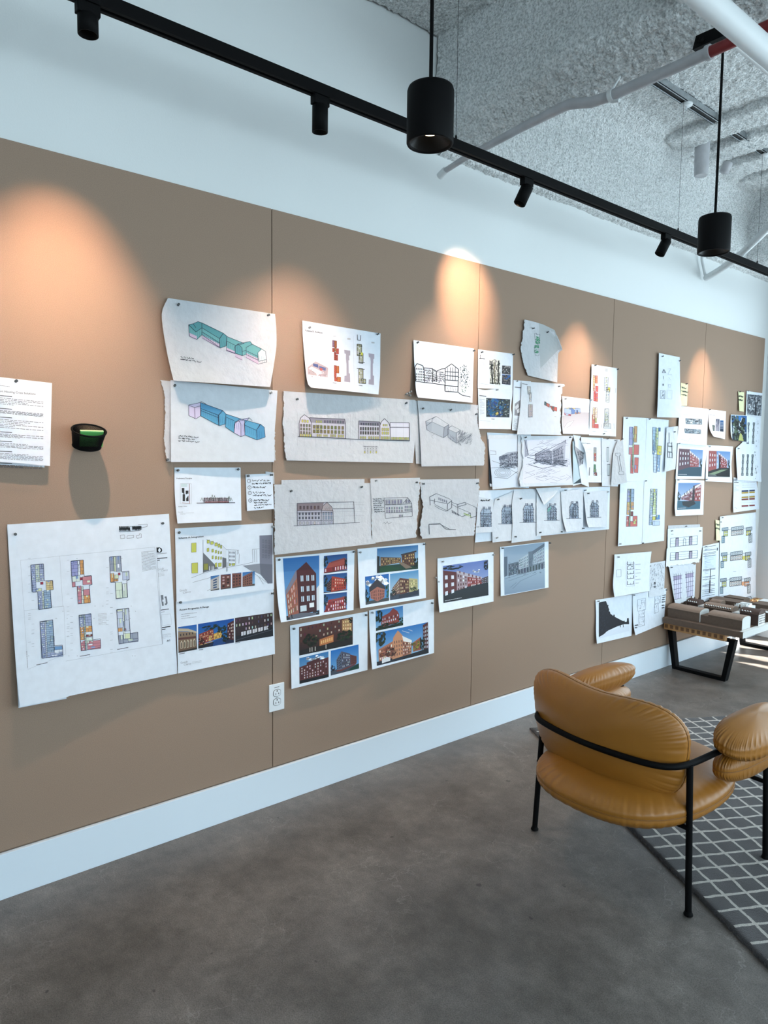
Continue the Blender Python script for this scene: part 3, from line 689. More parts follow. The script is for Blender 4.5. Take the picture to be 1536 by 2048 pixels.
# ------------------------------------------------------------------ wire mesh basket with notes
def basket():
    tilt = 0.50; c = onx((178, 862), 0.062)
    base = Vector((0.013, c[1], c[2] + 0.004))
    t = empty('mesh_basket', base, 0, 'small black wire mesh basket pinned to the tan wall by itself', 'basket'); t.rotation_euler = (0, tilt, 0)
    a, bq = 0.054, 0.044
    def rp(w, z, s): return (bq + 0.001 + bq*s*math.cos(w), a*s*math.sin(w), z)
    H0, H1 = -0.036, 0.022
    g = B(); g.tube([rp(2*PI*k/48, H1, 1.0) for k in range(48)], 0.0030, 10, closed=True); g.obj('rim', 'black', t)
    g = B(); n = 40; g.add([rp(2*PI*k/n, H0, 0.82) for k in range(n)] + [rp(2*PI*k/n, H0 - 0.001, 0.82) for k in range(n)], [tuple(range(n)), tuple(range(2*n-1, n-1, -1))])
    g.tube([rp(2*PI*k/48, H0, 0.83) for k in range(48)], 0.002, 8, closed=True); recal(g.obj('basket_floor', 'black', t))
    g = B(); n = 84
    for s in (1, -1):
        for k in range(n):
            P = []
            for q in range(8):
                v = q/7; P.append(rp(2*PI*(k/n + s*v*0.12), H0 + (H1-H0)*v, 1.0 - 0.18*(1-v)))
            g.tube(P, 0.00085, 4, cap=False)
    g.obj('mesh_side', 'black', t)
    R = Matrix.Rotation(tilt, 4, 'Y')
    p = boxo('sticky_note_pad', (-0.005, -0.036, -0.026), (0.005, 0.036, 0.026), 'green', bevel=0.0006)
    q = base + R @ Vector((0.050, 0.010, -0.006)); p.location = q; p.rotation_euler = (0.0, tilt - 0.15, -0.12)
    tag(p, 'green pad of sticky notes standing in the black mesh basket', 'note pad')
    boxo('top_sheet_edge', (-0.0052, -0.0362, 0.0255), (0.0052, 0.0362, 0.0285), 'greenl', p)
basket()
# marker-like wrapped stub on the floor is part of the rug corner: nothing separate
# ------------------------------------------------------------------ pinned sheets
def inkmat():
    m = bpy.data.materials.new('printed_ink'); m.use_nodes = True; nt = m.node_tree; b = nt.nodes['Principled BSDF']
    a = nt.nodes.new('ShaderNodeAttribute'); a.attribute_name = 'ink'; nt.links.new(a.outputs['Color'], b.inputs['Base Color'])
    b.inputs['Roughness'].default_value = 0.55; b.inputs['Specular IOR Level'].default_value = 0.3; return m
M['ink'] = inkmat()
def papermat(name, col, alpha=1.0, trans=0.25, bump=(25, 0.25, 0.004), rough=0.75):
    m = mat(name, col, rough, spec=0.25, noise=(35, 0.035, 5), bump=bump, alpha=alpha)
    return m
M['bond'] = papermat('bond_paper', (0.69, 0.745, 0.82))
M['gloss'] = papermat('photo_print_paper', (0.71, 0.77, 0.845), bump=(12, 0.1, 0.003), rough=0.45)
M['trace'] = papermat('crumpled_trace_paper', (0.555, 0.572, 0.60), alpha=0.93, bump=(38, 0.7, 0.008))
M['tracew'] = papermat('white_trace_paper', (0.63, 0.67, 0.72), alpha=0.93, bump=(30, 0.5, 0.006))
M['sticky'] = papermat('yellow_sticky_note', (0.74, 0.74, 0.45))

def homog(src, dst):
    A = []
    for (x, y), (u, v) in zip(src, dst):
        A.append([x, y, 1, 0, 0, 0, -u*x, -u*y, u]); A.append([0, 0, 0, x, y, 1, -v*x, -v*y, v])
    A = np.array(A, float); h = np.linalg.solve(A[:, :8], A[:, 8]); return np.append(h, 1).reshape(3, 3)
def happ(H, p):
    w = H[2, 0]*p[0] + H[2, 1]*p[1] + H[2, 2]
    return ((H[0, 0]*p[0] + H[0, 1]*p[1] + H[0, 2])/w, (H[1, 0]*p[0] + H[1, 1]*p[1] + H[1, 2])/w)
def clip(poly, ax, val, keep_lo):
    out = []; n = len(poly)
    for i in range(n):
        a, b = poly[i], poly[(i+1) % n]; da, db = a[ax]-val, b[ax]-val
        ia = da <= 1e-9 if keep_lo else da >= -1e-9; ib = db <= 1e-9 if keep_lo else db >= -1e-9
        if ia: out.append(a)
        if ia != ib: t = da/(da-db); out.append((a[0]+(b[0]-a[0])*t, a[1]+(b[1]-a[1])*t))
    return out
def ink(c):
    k = 0.80 if sum(c) < 600 else 0.95
    return tuple(x*k for x in lin(c))
_glyph = {}
def textmesh(s, bold):
    k = (s, bold)
    if k not in _glyph:
        c = bpy.data.curves.new('t', 'FONT'); c.body = s; c.size = 1.0; c.resolution_u = 2
        if bold: c.offset = 0.018
        o = bpy.data.objects.new('t', c); COL.objects.link(o); me = o.to_mesh(); me.calc_loop_triangles()
        vs = [(v.co.x, v.co.y) for v in me.vertices]; fs = [tuple(t.vertices) for t in me.loop_triangles]
        w = max(v[0] for v in vs) if vs else 1; o.to_mesh_clear(); bpy.data.objects.remove(o); bpy.data.curves.remove(c)
        _glyph[k] = (vs, fs, w)
    return _glyph[k]
PINS = []
class Sheet:
    def __init__(s, label, cat, c, layer=0, curl=(0, 0, .006, .006, .004), m='bond', L=None, R=None, T=None, Bt=None, torn='', N=14, ripple=0.0, name='paper_sheet', group=None, pin=None, pinw=None):
        """c: tl, tr, br, bl corner pixels; curl: metres off the board at tl, tr, br, bl, bottom middle; L/R/T/Bt: extra outline points"""
        s.c = c; s.label = label; s.cat = cat; s.m = m; s.base = 0.0035 + 0.0042*layer; s.curl = curl; s.name = name; s.group = group
        s.H = homog(c, [(0, 0), (1, 0), (1, 1), (0, 1)]); s.Hi = np.linalg.inv(s.H); s.rip = ripple; s.rnd = random.Random(label)
        s.px0 = s.rnd.uniform(0, 9); s.v = []; s.f = []; s.mi = []; s.cols = []; s.flat = set()
        tl, tr, br, bl = c
        def edge(a, b, mid, tn):
            P = [a] + list(mid or []) + [b]; d = [0]
            for p, q in zip(P[:-1], P[1:]): d.append(d[-1] + math.hypot(q[0]-p[0], q[1]-p[1]))
            n = 60 if tn else N
            if mid:   # catmull-rom through the points
                out = []
                for i in range(n+1):
                    t = d[-1]*i/n; k = max(j for j in range(len(P)-1) if d[j] <= t + 1e-9); u = (t-d[k])/max(1e-9, d[k+1]-d[k])
                    p0 = P[k-1] if k else P[k]; p1, p2 = P[k], P[k+1]; p3 = P[k+2] if k+2 < len(P) else P[k+1]
                    out.append(tuple(0.5*(2*p1[z] + (p2[z]-p0[z])*u + (2*p0[z]-5*p1[z]+4*p2[z]-p3[z])*u*u + (3*p1[z]-p0[z]-3*p2[z]+p3[z])*u**3) for z in (0, 1)))
            else: out = [(a[0]+(b[0]-a[0])*i/n, a[1]+(b[1]-a[1])*i/n) for i in range(n+1)]
            if tn:
                o2 = []; r = 0
                for i, p in enumerate(out):
                    r = 0.55*r + s.rnd.uniform(-1, 1)*1.3
                    o2.append((p[0] + (r if 0 < i < n else 0)*(1 if abs(b[1]-a[1]) > abs(b[0]-a[0]) else 0.2), p[1] + (r if 0 < i < n else 0)*(0.2 if abs(b[1]-a[1]) > abs(b[0]-a[0]) else 1)))
                out = o2
            return out
        vert = 60 if ('l' in torn or 'r' in torn) else N; hor = 60 if ('t' in torn or 'b' in torn) else N
        def res(E, n):
            return [tuple(E[int(i*(len(E)-1)/n)][z]*(1-((i*(len(E)-1)/n) % 1)) + E[min(len(E)-1, int(i*(len(E)-1)/n)+1)][z]*((i*(len(E)-1)/n) % 1) for z in (0, 1)) for i in range(n+1)]
        Le = res(edge(tl, bl, L, 'l' in torn), vert); Re = res(edge(tr, br, R, 'r' in torn), vert)
        Te = res(edge(tl, tr, T, 't' in torn), hor); Be = res(edge(bl, br, Bt, 'b' in torn), hor)
        ids = {}
        for back in (0, 1):
            for j in range(vert+1):
                v = j/vert
                for i in range(hor+1):
                    u = i/hor
                    p = [ (1-v)*Te[i][z] + v*Be[i][z] + (1-u)*Le[j][z] + u*Re[j][z] - ((1-u)*(1-v)*tl[z] + u*(1-v)*tr[z] + u*v*br[z] + (1-u)*v*bl[z]) for z in (0, 1)]
                    ids[back, j, i] = s.vert(p, -0.0004 if back else 0)
        for j in range(vert):
            for i in range(hor):
                s.face([ids[0, j, i], ids[0, j+1, i], ids[0, j+1, i+1], ids[0, j, i+1]], 0)
                s.face([ids[1, j, i], ids[1, j, i+1], ids[1, j+1, i+1], ids[1, j+1, i]], 0)
        rim = [(0, i) for i in range(hor)] + [(j, hor) for j in range(vert)] + [(vert, i) for i in range(hor, 0, -1)] + [(j, 0) for j in range(vert, 0, -1)]
        for a, b in zip(rim, rim[1:] + rim[:1]): k_ = len(s.v); s.v += [s.v[ids[0, a[0], a[1]]], s.v[ids[0, b[0], b[1]]], s.v[ids[1, b[0], b[1]]], s.v[ids[1, a[0], a[1]]]]; s.face([k_, k_+1, k_+2, k_+3], 0); s.flat.add(len(s.f)-1)
        for q in (pin or []): PINS.append((q, s, pinw))
    def d(s, p):
        u, v = happ(s.H, p); u = min(1.15, max(-.15, u)); v = min(1.15, max(-.15, v)); a = s.curl
        r = s.base + a[0]*(1-u)**2*(1-v)**2 + a[1]*u*u*(1-v)**2 + a[2]*u*u*v*v + a[3]*(1-u)**2*v*v + a[4]*v*v*4*u*(1-u)
        if s.rip: r += s.rip*(math.sin(5*u + s.px0 + 3*v) * math.sin(4*v + s.px0*2) + 1)*v
        return max(0.0012, r)
    def vert(s, p, off=0.0):
        W = onx(p, 0.0); D = s.d(p) + off; P = W + (CAM - W)*(D/CAM[0]); s.v.append(tuple(P)); return len(s.v)-1
    def face(s, idx, mi, col=(1, 1, 1)):
        s.f.append(tuple(idx)); s.mi.append(mi)
        if callable(col): pass
        s.cols.append(col)
    def P(s, pts, col, lv=1, g=9, col2=None):
        """filled polygon in pixels on the sheet; col2 = colour at the bottom of a printed gradient"""
        uv = [happ(s.H, p) for p in pts]
        if len(uv) > 4: tris = [[uv[i] for i in t] for t in tessellate_polygon([[Vector((a, b, 0)) for a, b in uv]])]
        else: tris = [uv]
        vmin = min(p[1] for p in uv); vmax = max(p[1] for p in uv) + 1e-9
        off = 0.00035*lv + 0.00004
        for t in tris:
            u0, u1 = min(p[0] for p in t), max(p[0] for p in t); v0, v1 = min(p[1] for p in t), max(p[1] for p in t)
            for a in range(math.floor(u0*g), math.floor(u1*g)+1):
                pa = t
                if u0*g < a: pa = clip(pa, 0, a/g, False)
                if u1*g > a+1 and len(pa) > 2: pa = clip(pa, 0, (a+1)/g, True)
                if len(pa) < 3: continue
                for b in range(math.floor(v0*g), math.floor(v1*g)+1):
                    pb = pa
                    if v0*g < b: pb = clip(pb, 1, b/g, False)
                    if v1*g > b+1 and len(pb) > 2: pb = clip(pb, 1, (b+1)/g, True)
                    if len(pb) < 3: continue
                    ids = [s.vert(happ(s.Hi, q), off) for q in pb]
                    if col2:
                        cc = [tuple(x+(y-x)*((q[1]-vmin)/(vmax-vmin)) for x, y in zip(ink(col), ink(col2))) for q in pb]
                    else: cc = ink(col)
                    s.face(ids, 1, cc)
    def Ln(s, pts, w=0.6, col=(40, 42, 48), lv=4):
        w = w*1.15
        for (x0, y0), (x1, y1) in zip(pts[:-1], pts[1:]):
            L = math.hypot(x1-x0, y1-y0)
            if L < 1e-6: continue
            nx, ny = -(y1-y0)/L*w/2, (x1-x0)/L*w/2; n = max(1, int(L/22))
            for k in range(n):
                a, b = k/n, (k+1)/n; ax, ay, bx, by = x0+(x1-x0)*a, y0+(y1-y0)*a, x0+(x1-x0)*b, y0+(y1-y0)*b
                ids = [s.vert(q, 0.00035*lv) for q in ((ax+nx, ay+ny), (bx+nx, by+ny), (bx-nx, by-ny), (ax-nx, ay-ny))]
                s.face(ids, 1, tuple(x*0.62 for x in lin(col)))
    def T(s, txt, a, b, h, col=(25, 26, 30), bold=False, lv=4, fit=True):
        """text from baseline pixel a to baseline pixel b, cap height h pixels (vertical strokes stay vertical)"""
        vs, fs, w = textmesh(txt, bold)
        ids = [s.vert((a[0] + (b[0]-a[0])*x/w, a[1] + (b[1]-a[1])*x/w - y*h/0.7), 0.00035*lv) for x, y in vs]
        for f in fs: s.face([ids[i] for i in f], 1, lin(col))
    def done(s):
        me = bpy.data.meshes.new(s.name); me.from_pydata(s.v, [], s.f); me.materials.append(M[s.m]); me.materials.append(M['ink'])
        me.polygons.foreach_set('material_index', s.mi); me.polygons.foreach_set('use_smooth', [m == 0 and i not in s.flat for i, m in enumerate(s.mi)])
        at = me.color_attributes.new('ink', 'FLOAT_COLOR', 'CORNER'); buf = []
        for f, c in zip(s.f, s.cols):
            if isinstance(c[0], tuple): 
                for q in c: buf += [*q, 1.0]
            else: buf += [*c, 1.0]*len(f)
        at.data.foreach_set('color', buf); me.update()
        o = bpy.data.objects.new(s.name, me); link(o); s.o = o
        return tag(o, s.label, s.cat, s.group)
def Q(tl, tr, br, bl):
    def q(u, v): return tuple((1-u)*(1-v)*tl[z] + u*(1-v)*tr[z] + u*v*br[z] + (1-u)*v*bl[z] for z in (0, 1))
    return q
def sub(q, u0, v0, u1, v1): return Q(q(u0, v0), q(u1, v0), q(u1, v1), q(u0, v1))
def fill(s, q, col, lv=1, col2=None): s.P([q(0, 0), q(1, 0), q(1, 1), q(0, 1)], col, lv, col2=col2)
def frame(s, q, w=0.5, col=(60, 60, 65), lv=4): s.Ln([q(0, 0), q(1, 0), q(1, 1), q(0, 1), q(0, 0)], w, col, lv)
def uvp(s, q, pts, col, lv=2, col2=None): s.P([q(*p) for p in pts], col, lv, col2=col2)
def uvl(s, q, pts, w=0.6, col=(40, 42, 48), lv=4): s.Ln([q(*p) for p in pts], w, col, lv)
def words(s, q, n, seed=1, col=(90, 95, 105), w=0.55, fillr=0.92, short=0.3):
    r = random.Random(seed)
    for i in range(n):
        v = (i+0.5)/n; x = 0.0; end = fillr if r.random() > short else fillr*r.uniform(0.3, 0.8)
        while x < end:
            L = min(r.uniform(0.03, 0.11), end - x + 0.01); uvl(s, q, [(x, v), (x+L, v)], w, col); x += L + 0.018
def scrawl(s, q, n, seed=1, col=(45, 48, 55), w=0.7, amp=0.32):
    """illegible handwriting"""
    r = random.Random(seed)
    for i in range(n):
        v = (i+0.55)/n; x = 0.0; end = r.uniform(0.6, 1.0)
        while x < end:
            L = r.uniform(0.10, 0.24); k = int(4 + L*25)
            uvl(s, q, [(x + L*j/k, v + (r.uniform(-1, 1))*amp/n) for j in range(k+1)], w, col); x += L + 0.04
def wins(s, q, nx, ny, col, lv=3, fx=0.5, fy=0.6, jit=0.0, seed=0, u0=0, v0=0, u1=1, v1=1, out=None, skip=0.0, col_alt=None):
    r = random.Random(seed)
    for j in range(ny):
        for i in range(nx):
            if r.random() < skip: continue
            a = u0 + (u1-u0)*(i+0.5-fx/2)/nx; b = u0 + (u1-u0)*(i+0.5+fx/2)/nx; c = v0 + (v1-v0)*(j+0.5-fy/2)/ny; d = v0 + (v1-v0)*(j+0.5+fy/2)/ny
            cc = col if not (col_alt and r.random() < 0.4) else col_alt
            if jit: cc = tuple(max(0, min(255, k + r.uniform(-jit, jit))) for k in cc)
            if col is not None: uvp(s, q, [(a, c), (b, c), (b, d), (a, d)], cc, lv)
            if out: uvl(s, q, [(a, c), (b, c), (b, d), (a, d), (a, c)], 0.4, out, lv+1)
def blob(s, q, u, v, ru, rv, col, seed=0, lv=3, n=26, jit=16, small=0.32):
    """printed foliage: many small leaves of varied tone"""
    r = random.Random(seed)
    for k in range(n):
        a = r.uniform(0, 2*PI); t = math.sqrt(r.random()); cu, cv = u + ru*t*math.cos(a), v + rv*t*math.sin(a)
        g = r.uniform(0.5, 1.0)*small; m = r.randint(5, 7); f = r.uniform(0.55, 1.25)
        pts = [(min(1, max(0, cu + ru*g*math.cos(2*PI*i/m)*r.uniform(.6, 1.2))), min(1, max(0, cv + rv*g*math.sin(2*PI*i/m)*r.uniform(.6, 1.2)))) for i in range(m)]
        uvp(s, q, pts, tuple(min(255, max(0, c*f + r.uniform(-jit, jit)*0.5)) for c in col), lv + 0.3*(k % 3))
def cloud(s, q, pts, col=(215, 228, 242)):
    for k, (u, v, a, b) in enumerate(pts): blob(s, q, u, v, a, b, col, seed=k*7+3, lv=1.6, n=12, jit=6, small=0.5)
def facade(s, q, poly, wall, rows=0, cols=0, win=(200, 205, 210), seed=0, lv=2, skip=0.0, fx=0.45, fy=0.55, m=(0.04, 0.08, 0.96, 0.95), alt=None, jit=12, wall2=None):
    """building face given by four uv corners, with its own window grid"""
    b = Q(*[q(*p) for p in poly]); fill(s, b, wall, lv, wall2)
    if rows: wins(s, b, cols, rows, win, lv+1, fx, fy, jit, seed, *m, skip=skip, col_alt=alt)
    return b
def sketchy(s, q, pts, w=0.5, col=(60, 64, 72), seed=0, rep=2, j=0.006, lv=4):
    r = random.Random(seed)
    for k in range(rep): uvl(s, q, [(u + r.uniform(-j, j), v + r.uniform(-j, j)) for u, v in pts], w*(1 if k == 0 else 0.7), col, lv)
# each sheet: outline corners as measured on the wall, then what is drawn or printed on it
def big(*a): return a
SK = (66, 70, 80); BL = (28, 29, 33)
# --- text page
Sheet('second text page showing below the housing text page at the left edge', 'paper', [(-60, 758), (88, 772), (89, 935), (-62, 926)], 0).done()
s = Sheet('white typed text page on housing solutions at the left edge', 'paper', [(-62, 747), (104, 766), (100, 932), (-66, 918)], 1, (0, .004, .016, .010, .010), pin=[(31, 763)])
s.T('Support Housing Crisis Solutions', (-14, 783), (71, 790), 4.2, (50, 52, 58))
words(s, Q((0, 770), (36, 774), (36, 776), (0, 772)), 1, 3, (110, 112, 118))
y = 787
for k, (n, h) in enumerate([(4, 22), (3, 14), (5, 26), (3, 15), (3, 17), (4, 20), (3, 13)]):
    x0, sl = -40, 0.10 - 0.01*k
    s.T('Retroviment', (0, y + 5.2), (22, y + 6.8), 1.7, (30, 30, 34), True) if False else s.Ln([(0, y + 4), (24, y + 4 + 24*sl)], 1.1, (35, 36, 40))
    words(s, Q((0, y + 7), (93, y + 7 + 93*sl), (93, y + h + 93*sl), (0, y + h)), n + 1, k + 9, (88, 90, 98), 0.7)
    y += h + 3.5
s.done()
# --- two teal/blue massing sketches
def axon(s, pts_blocks, edge=(50, 62, 84)):
    for poly, fillc, lv in pts_blocks:
        if fillc: s.P(poly, fillc, lv)
        s.Ln(list(poly) + [poly[0]], 0.75, edge, 5)
def hatch(s, a, b, c, d, n, col, w=0.5):
    q = Q(a, b, c, d)
    for i in range(n): u = (i + 0.5)/n; uvl(s, q, [(u, 0.02), (u, 0.98)], w, col, 4)
o1 = lambda x, y: (x/2.743, 560 + y/2.743)
s = Sheet('upper trace sheet with teal massing sketch of a long gabled building', 'tracing paper', [(336, 596), (550, 628), (540, 774), (347, 761)], 2, (0, .002, .035, .030, .026), 'trace', L=[(326, 616), (323.5, 632), (327, 665), (336, 715)], R=[(552.5, 655), (553, 690), (549, 722), (543, 760)], pin=[(356, 611), (535, 631)], name='trace_sheet', ripple=0.002)
TE = (112, 176, 178); TE2 = (88, 158, 164); PK = (206, 184, 206)
axon(s, [([o1(1035, 245), o1(1075, 285), o1(1108, 262), o1(1108, 300), o1(1080, 326), o1(1040, 308)], TE, 1), ([o1(1035, 245), o1(1060, 240), o1(1086, 228), o1(1108, 235), o1(1108, 262), o1(1075, 285)], TE2, 1.5),
 ([o1(1108, 235), o1(1225, 292), o1(1205, 320), o1(1205, 370), o1(1108, 300)], TE, 1), ([o1(1108, 235), o1(1225, 292), o1(1205, 322), o1(1108, 262)], TE2, 1.5),
 ([o1(1205, 320), o1(1225, 292), o1(1245, 308), o1(1240, 362), o1(1207, 374)], TE2, 2), ([o1(1245, 310), o1(1340, 348), o1(1290, 360), o1(1290, 402), o1(1242, 385)], TE, 2.4), ([o1(1290, 402), o1(1288, 365), o1(1306, 350), o1(1328, 372), o1(1330, 415)], TE2, 3),
 ([o1(1306, 350), o1(1372, 337), o1(1384, 352), o1(1350, 370), o1(1350, 408), o1(1330, 415), o1(1328, 372)], TE, 2.8), ([o1(1350, 370), o1(1384, 352), o1(1435, 378), o1(1415, 398), o1(1416, 440), o1(1350, 408)], TE, 2.8),
 ([o1(1415, 398), o1(1435, 378), o1(1457, 392), o1(1462, 436), o1(1418, 446)], (196, 214, 216), 3)])
for a, b, c, d in (((1040, 290), (1080, 308), (1080, 326), (1040, 308)), ((1110, 302), (1205, 352), (1205, 372), (1110, 318)), ((1242, 370), (1290, 392), (1290, 405), (1242, 387)), ((1288, 402), (1328, 422), (1330, 440), (1290, 420)), ((1350, 400), (1416, 430), (1418, 462), (1350, 425))):
    s.P([o1(*a), o1(*b), o1(*c), o1(*d)], PK, 3.4); s.Ln([o1(*d), o1(*c)], 0.6, (130, 80, 140), 5)
for a, b in (((1108, 262), (1205, 322)), ((1108, 284), (1205, 345)), ((1242, 334), (1290, 358)), ((1350, 388), (1416, 420)), ((1060, 240), (1075, 262)), ((1330, 392), (1350, 385)), ((1416, 462), (1462, 450)), ((1462, 436), (1463, 452))): s.Ln([o1(*a), o1(*b)], 0.7, (50, 62, 84), 5)
for i in range(34): x = 1045 + i*12.2; yy = 262 + (x-1045)*0.40; s.Ln([o1(x, yy), o1(x+3, yy + 34)], 0.35, (70, 140, 150), 4)
scrawl(s, Q(o1(990, 415), o1(1095, 428), o1(1095, 455), o1(990, 440)), 2, 4, (40, 44, 52), 0.8); s.Ln([o1(990, 436), o1(1022, 438)], 0.7)
s.done()
Sheet('ragged trace strip showing behind the blue massing sketch', 'tracing paper', [(320, 760), (548, 785), (551, 921), (333, 923)], 0, (.002, 0, .006, .006, .004), 'trace', torn='lr', L=[(329, 790), (330, 840), (328, 880)], name='trace_sheet', pin=[(333, 920)]).done()
s = Sheet('lower trace sheet with blue and lilac massing sketch of a long building', 'tracing paper', [(341, 760), (555, 781), (548, 924), (342, 924)], 1, (0, .002, .014, .010, .010), 'tracew', R=[(552, 830), (549, 870)], pin=[(349, 772), (540, 787)], name='trace_sheet', ripple=0.0015)
CY = (98, 172, 208); CY2 = (84, 156, 200); LP = (208, 196, 222)
axon(s, [([o1(1035, 686), o1(1100, 672), o1(1100, 746), o1(1075, 762), o1(1036, 744)], LP, 1), ([o1(1100, 672), o1(1222, 716), o1(1198, 742), o1(1200, 798), o1(1102, 746)], CY, 2), ([o1(1100, 672), o1(1222, 716), o1(1200, 742), o1(1100, 705)], CY2, 2.4),
 ([o1(1200, 742), o1(1222, 716), o1(1240, 735), o1(1236, 790), o1(1202, 800)], CY, 3), ([o1(1240, 735), o1(1340, 768), o1(1290, 778), o1(1284, 838), o1(1236, 806)], CY, 2.4), ([o1(1284, 838), o1(1286, 790), o1(1308, 768), o1(1322, 790), o1(1322, 860)], LP, 3),
 ([o1(1308, 768), o1(1368, 756), o1(1340, 788), o1(1344, 850), o1(1322, 860), o1(1322, 790)], (196, 188, 218), 2.8), ([o1(1342, 768), o1(1430, 792), o1(1406, 824), o1(1410, 878), o1(1344, 850)], CY, 3.2), ([o1(1406, 824), o1(1428, 790), o1(1450, 808), o1(1455, 862), o1(1410, 878)], CY2, 3.6)])
for a, b in (((1100, 705), (1200, 742)), ((1100, 715), (1200, 756)), ((1240, 752), (1286, 772)), ((1342, 796), (1406, 824)), ((1068, 700), (1070, 762)), ((1068, 700), (1100, 690)), ((1035, 686), (1068, 700)), ((1100, 664), (1130, 680)), ((1368, 756), (1384, 772))): s.Ln([o1(*a), o1(*b)], 0.7, (50, 56, 84), 6)
for i in range(30): x = 1104 + i*11.4; yy = 706 + (x-1104)*0.38; s.Ln([o1(x, yy), o1(x+2, yy + 38)], 0.35, (60, 130, 180), 5)
scrawl(s, Q(o1(978, 846), o1(1098, 858), o1(1098, 894), o1(978, 888)), 3, 5, (40, 44, 52), 0.8); s.done()
# --- preliminary thoughts + handwritten note
o3 = lambda x, y: (300 + x/4.454, 900 + y/4.454)
s = Sheet('white sheet titled preliminary thoughts with small street elevation sketch', 'paper', [(349, 935), (481, 935), (483, 1041), (355, 1047)], 0, (0, 0, .010, .012, .012), L=[(349, 975), (351, 1010)], pin=[(355, 941), (476, 939)])
s.T('Preliminary Thoughts', (353, 957.8), (384, 957.6), 2.2, BL, True)
for pts in ([(283, 338), (306, 338), (306, 395), (298, 395), (298, 385), (285, 380)], [(291, 395), (312, 395), (312, 455), (291, 455)], [(318, 362), (342, 362), (342, 390), (330, 388), (330, 395), (318, 392)], [(322, 432), (342, 405), (344, 455), (322, 455)]): s.P([o3(*p) for p in pts], (52, 44, 44), 2)
s.P([o3(276, 300), o3(330, 300), o3(330, 330), o3(276, 330)], (196, 214, 218), 1)
frame(s, Q(o3(270, 300), o3(368, 300), o3(368, 480), o3(270, 480)), 0.3, (170, 170, 175)); s.Ln([o3(352, 300), o3(354, 480)], 0.7, (190, 120, 110)); s.Ln([o3(285, 470), o3(350, 478)], 0.5, (190, 120, 110))
s.Ln([o3(415, 473), o3(758, 470)], 1.1, (40, 36, 40)); q = Q(o3(480, 425), o3(700, 425), o3(705, 470), o3(485, 470))
fill(s, q, (176, 168, 174), 1); wins(s, q, 16, 3, (92, 84, 96), 2, 0.5, 0.6, 20, 5, skip=0.1); r = random.Random(3)
for i in range(26): u = r.random(); s.Ln([o3(470 + u*240, 468), o3(472 + u*240 + r.uniform(-4, 4), 430 - r.uniform(0, 14))], 0.5, (70, 58, 64))
for x, h in ((462, 425), (555, 398), (575, 404), (705, 412), (722, 425)): s.Ln([o3(x-12, 455), o3(x, h), o3(x+12, 455)], 0.6, (90, 110, 92))
s.Ln([o3(490, 464), o3(700, 462)], 1.2, (196, 110, 110), 5)
s.T('Existing + Future', (357, 1014), (374, 1013), 1.6, (50, 50, 54), True); s.T('Goody', (356, 1025.5), (366, 1025), 2.6, (150, 154, 160)); s.T('Clancy', (360, 1029), (371, 1028.4), 2.6, (150, 154, 160)); s.Ln([(372, 1026), (388, 1025.5)], 0.4, (170, 172, 178)); s.done()
s = Sheet('small sheet of handwritten numbered notes in black pen', 'note', [(491, 949), (545, 947), (548, 1018), (494, 1022)], 0, (0, 0, .010, .008, .008), pin=[(495, 952), (541, 950)])
Sheet('corner of trace paper behind the handwritten note sheet', 'tracing paper', [(531, 943), (548, 945), (549, 968), (533, 964)], 0, (0, 0, 0, 0, 0), 'trace', name='trace_sheet').done()
for k, (x, y, n) in enumerate(((498, 959, 2), (499, 972, 1), (499.5, 983, 2), (500.5, 998, 1))):
    s.Ln([(x + 3.4*math.cos(a*PI/5), y + 3.6*math.sin(a*PI/5) + 3) for a in range(11)], 0.7, BL); s.T(str(k+1), (x - 0.9, y + 4.6), (x + 0.9, y + 4.6), 3.0, BL)
    scrawl(s, Q((x + 6, y - 1), (x + 40, y - 1.6), (x + 40, y + 5*n), (x + 6, y + 5.4*n)), n, k + 2, BL, 0.75)
scrawl(s, Q((508, 1003), (540, 1002), (540, 1016), (508, 1018)), 3, 8, BL, 0.7); s.done()
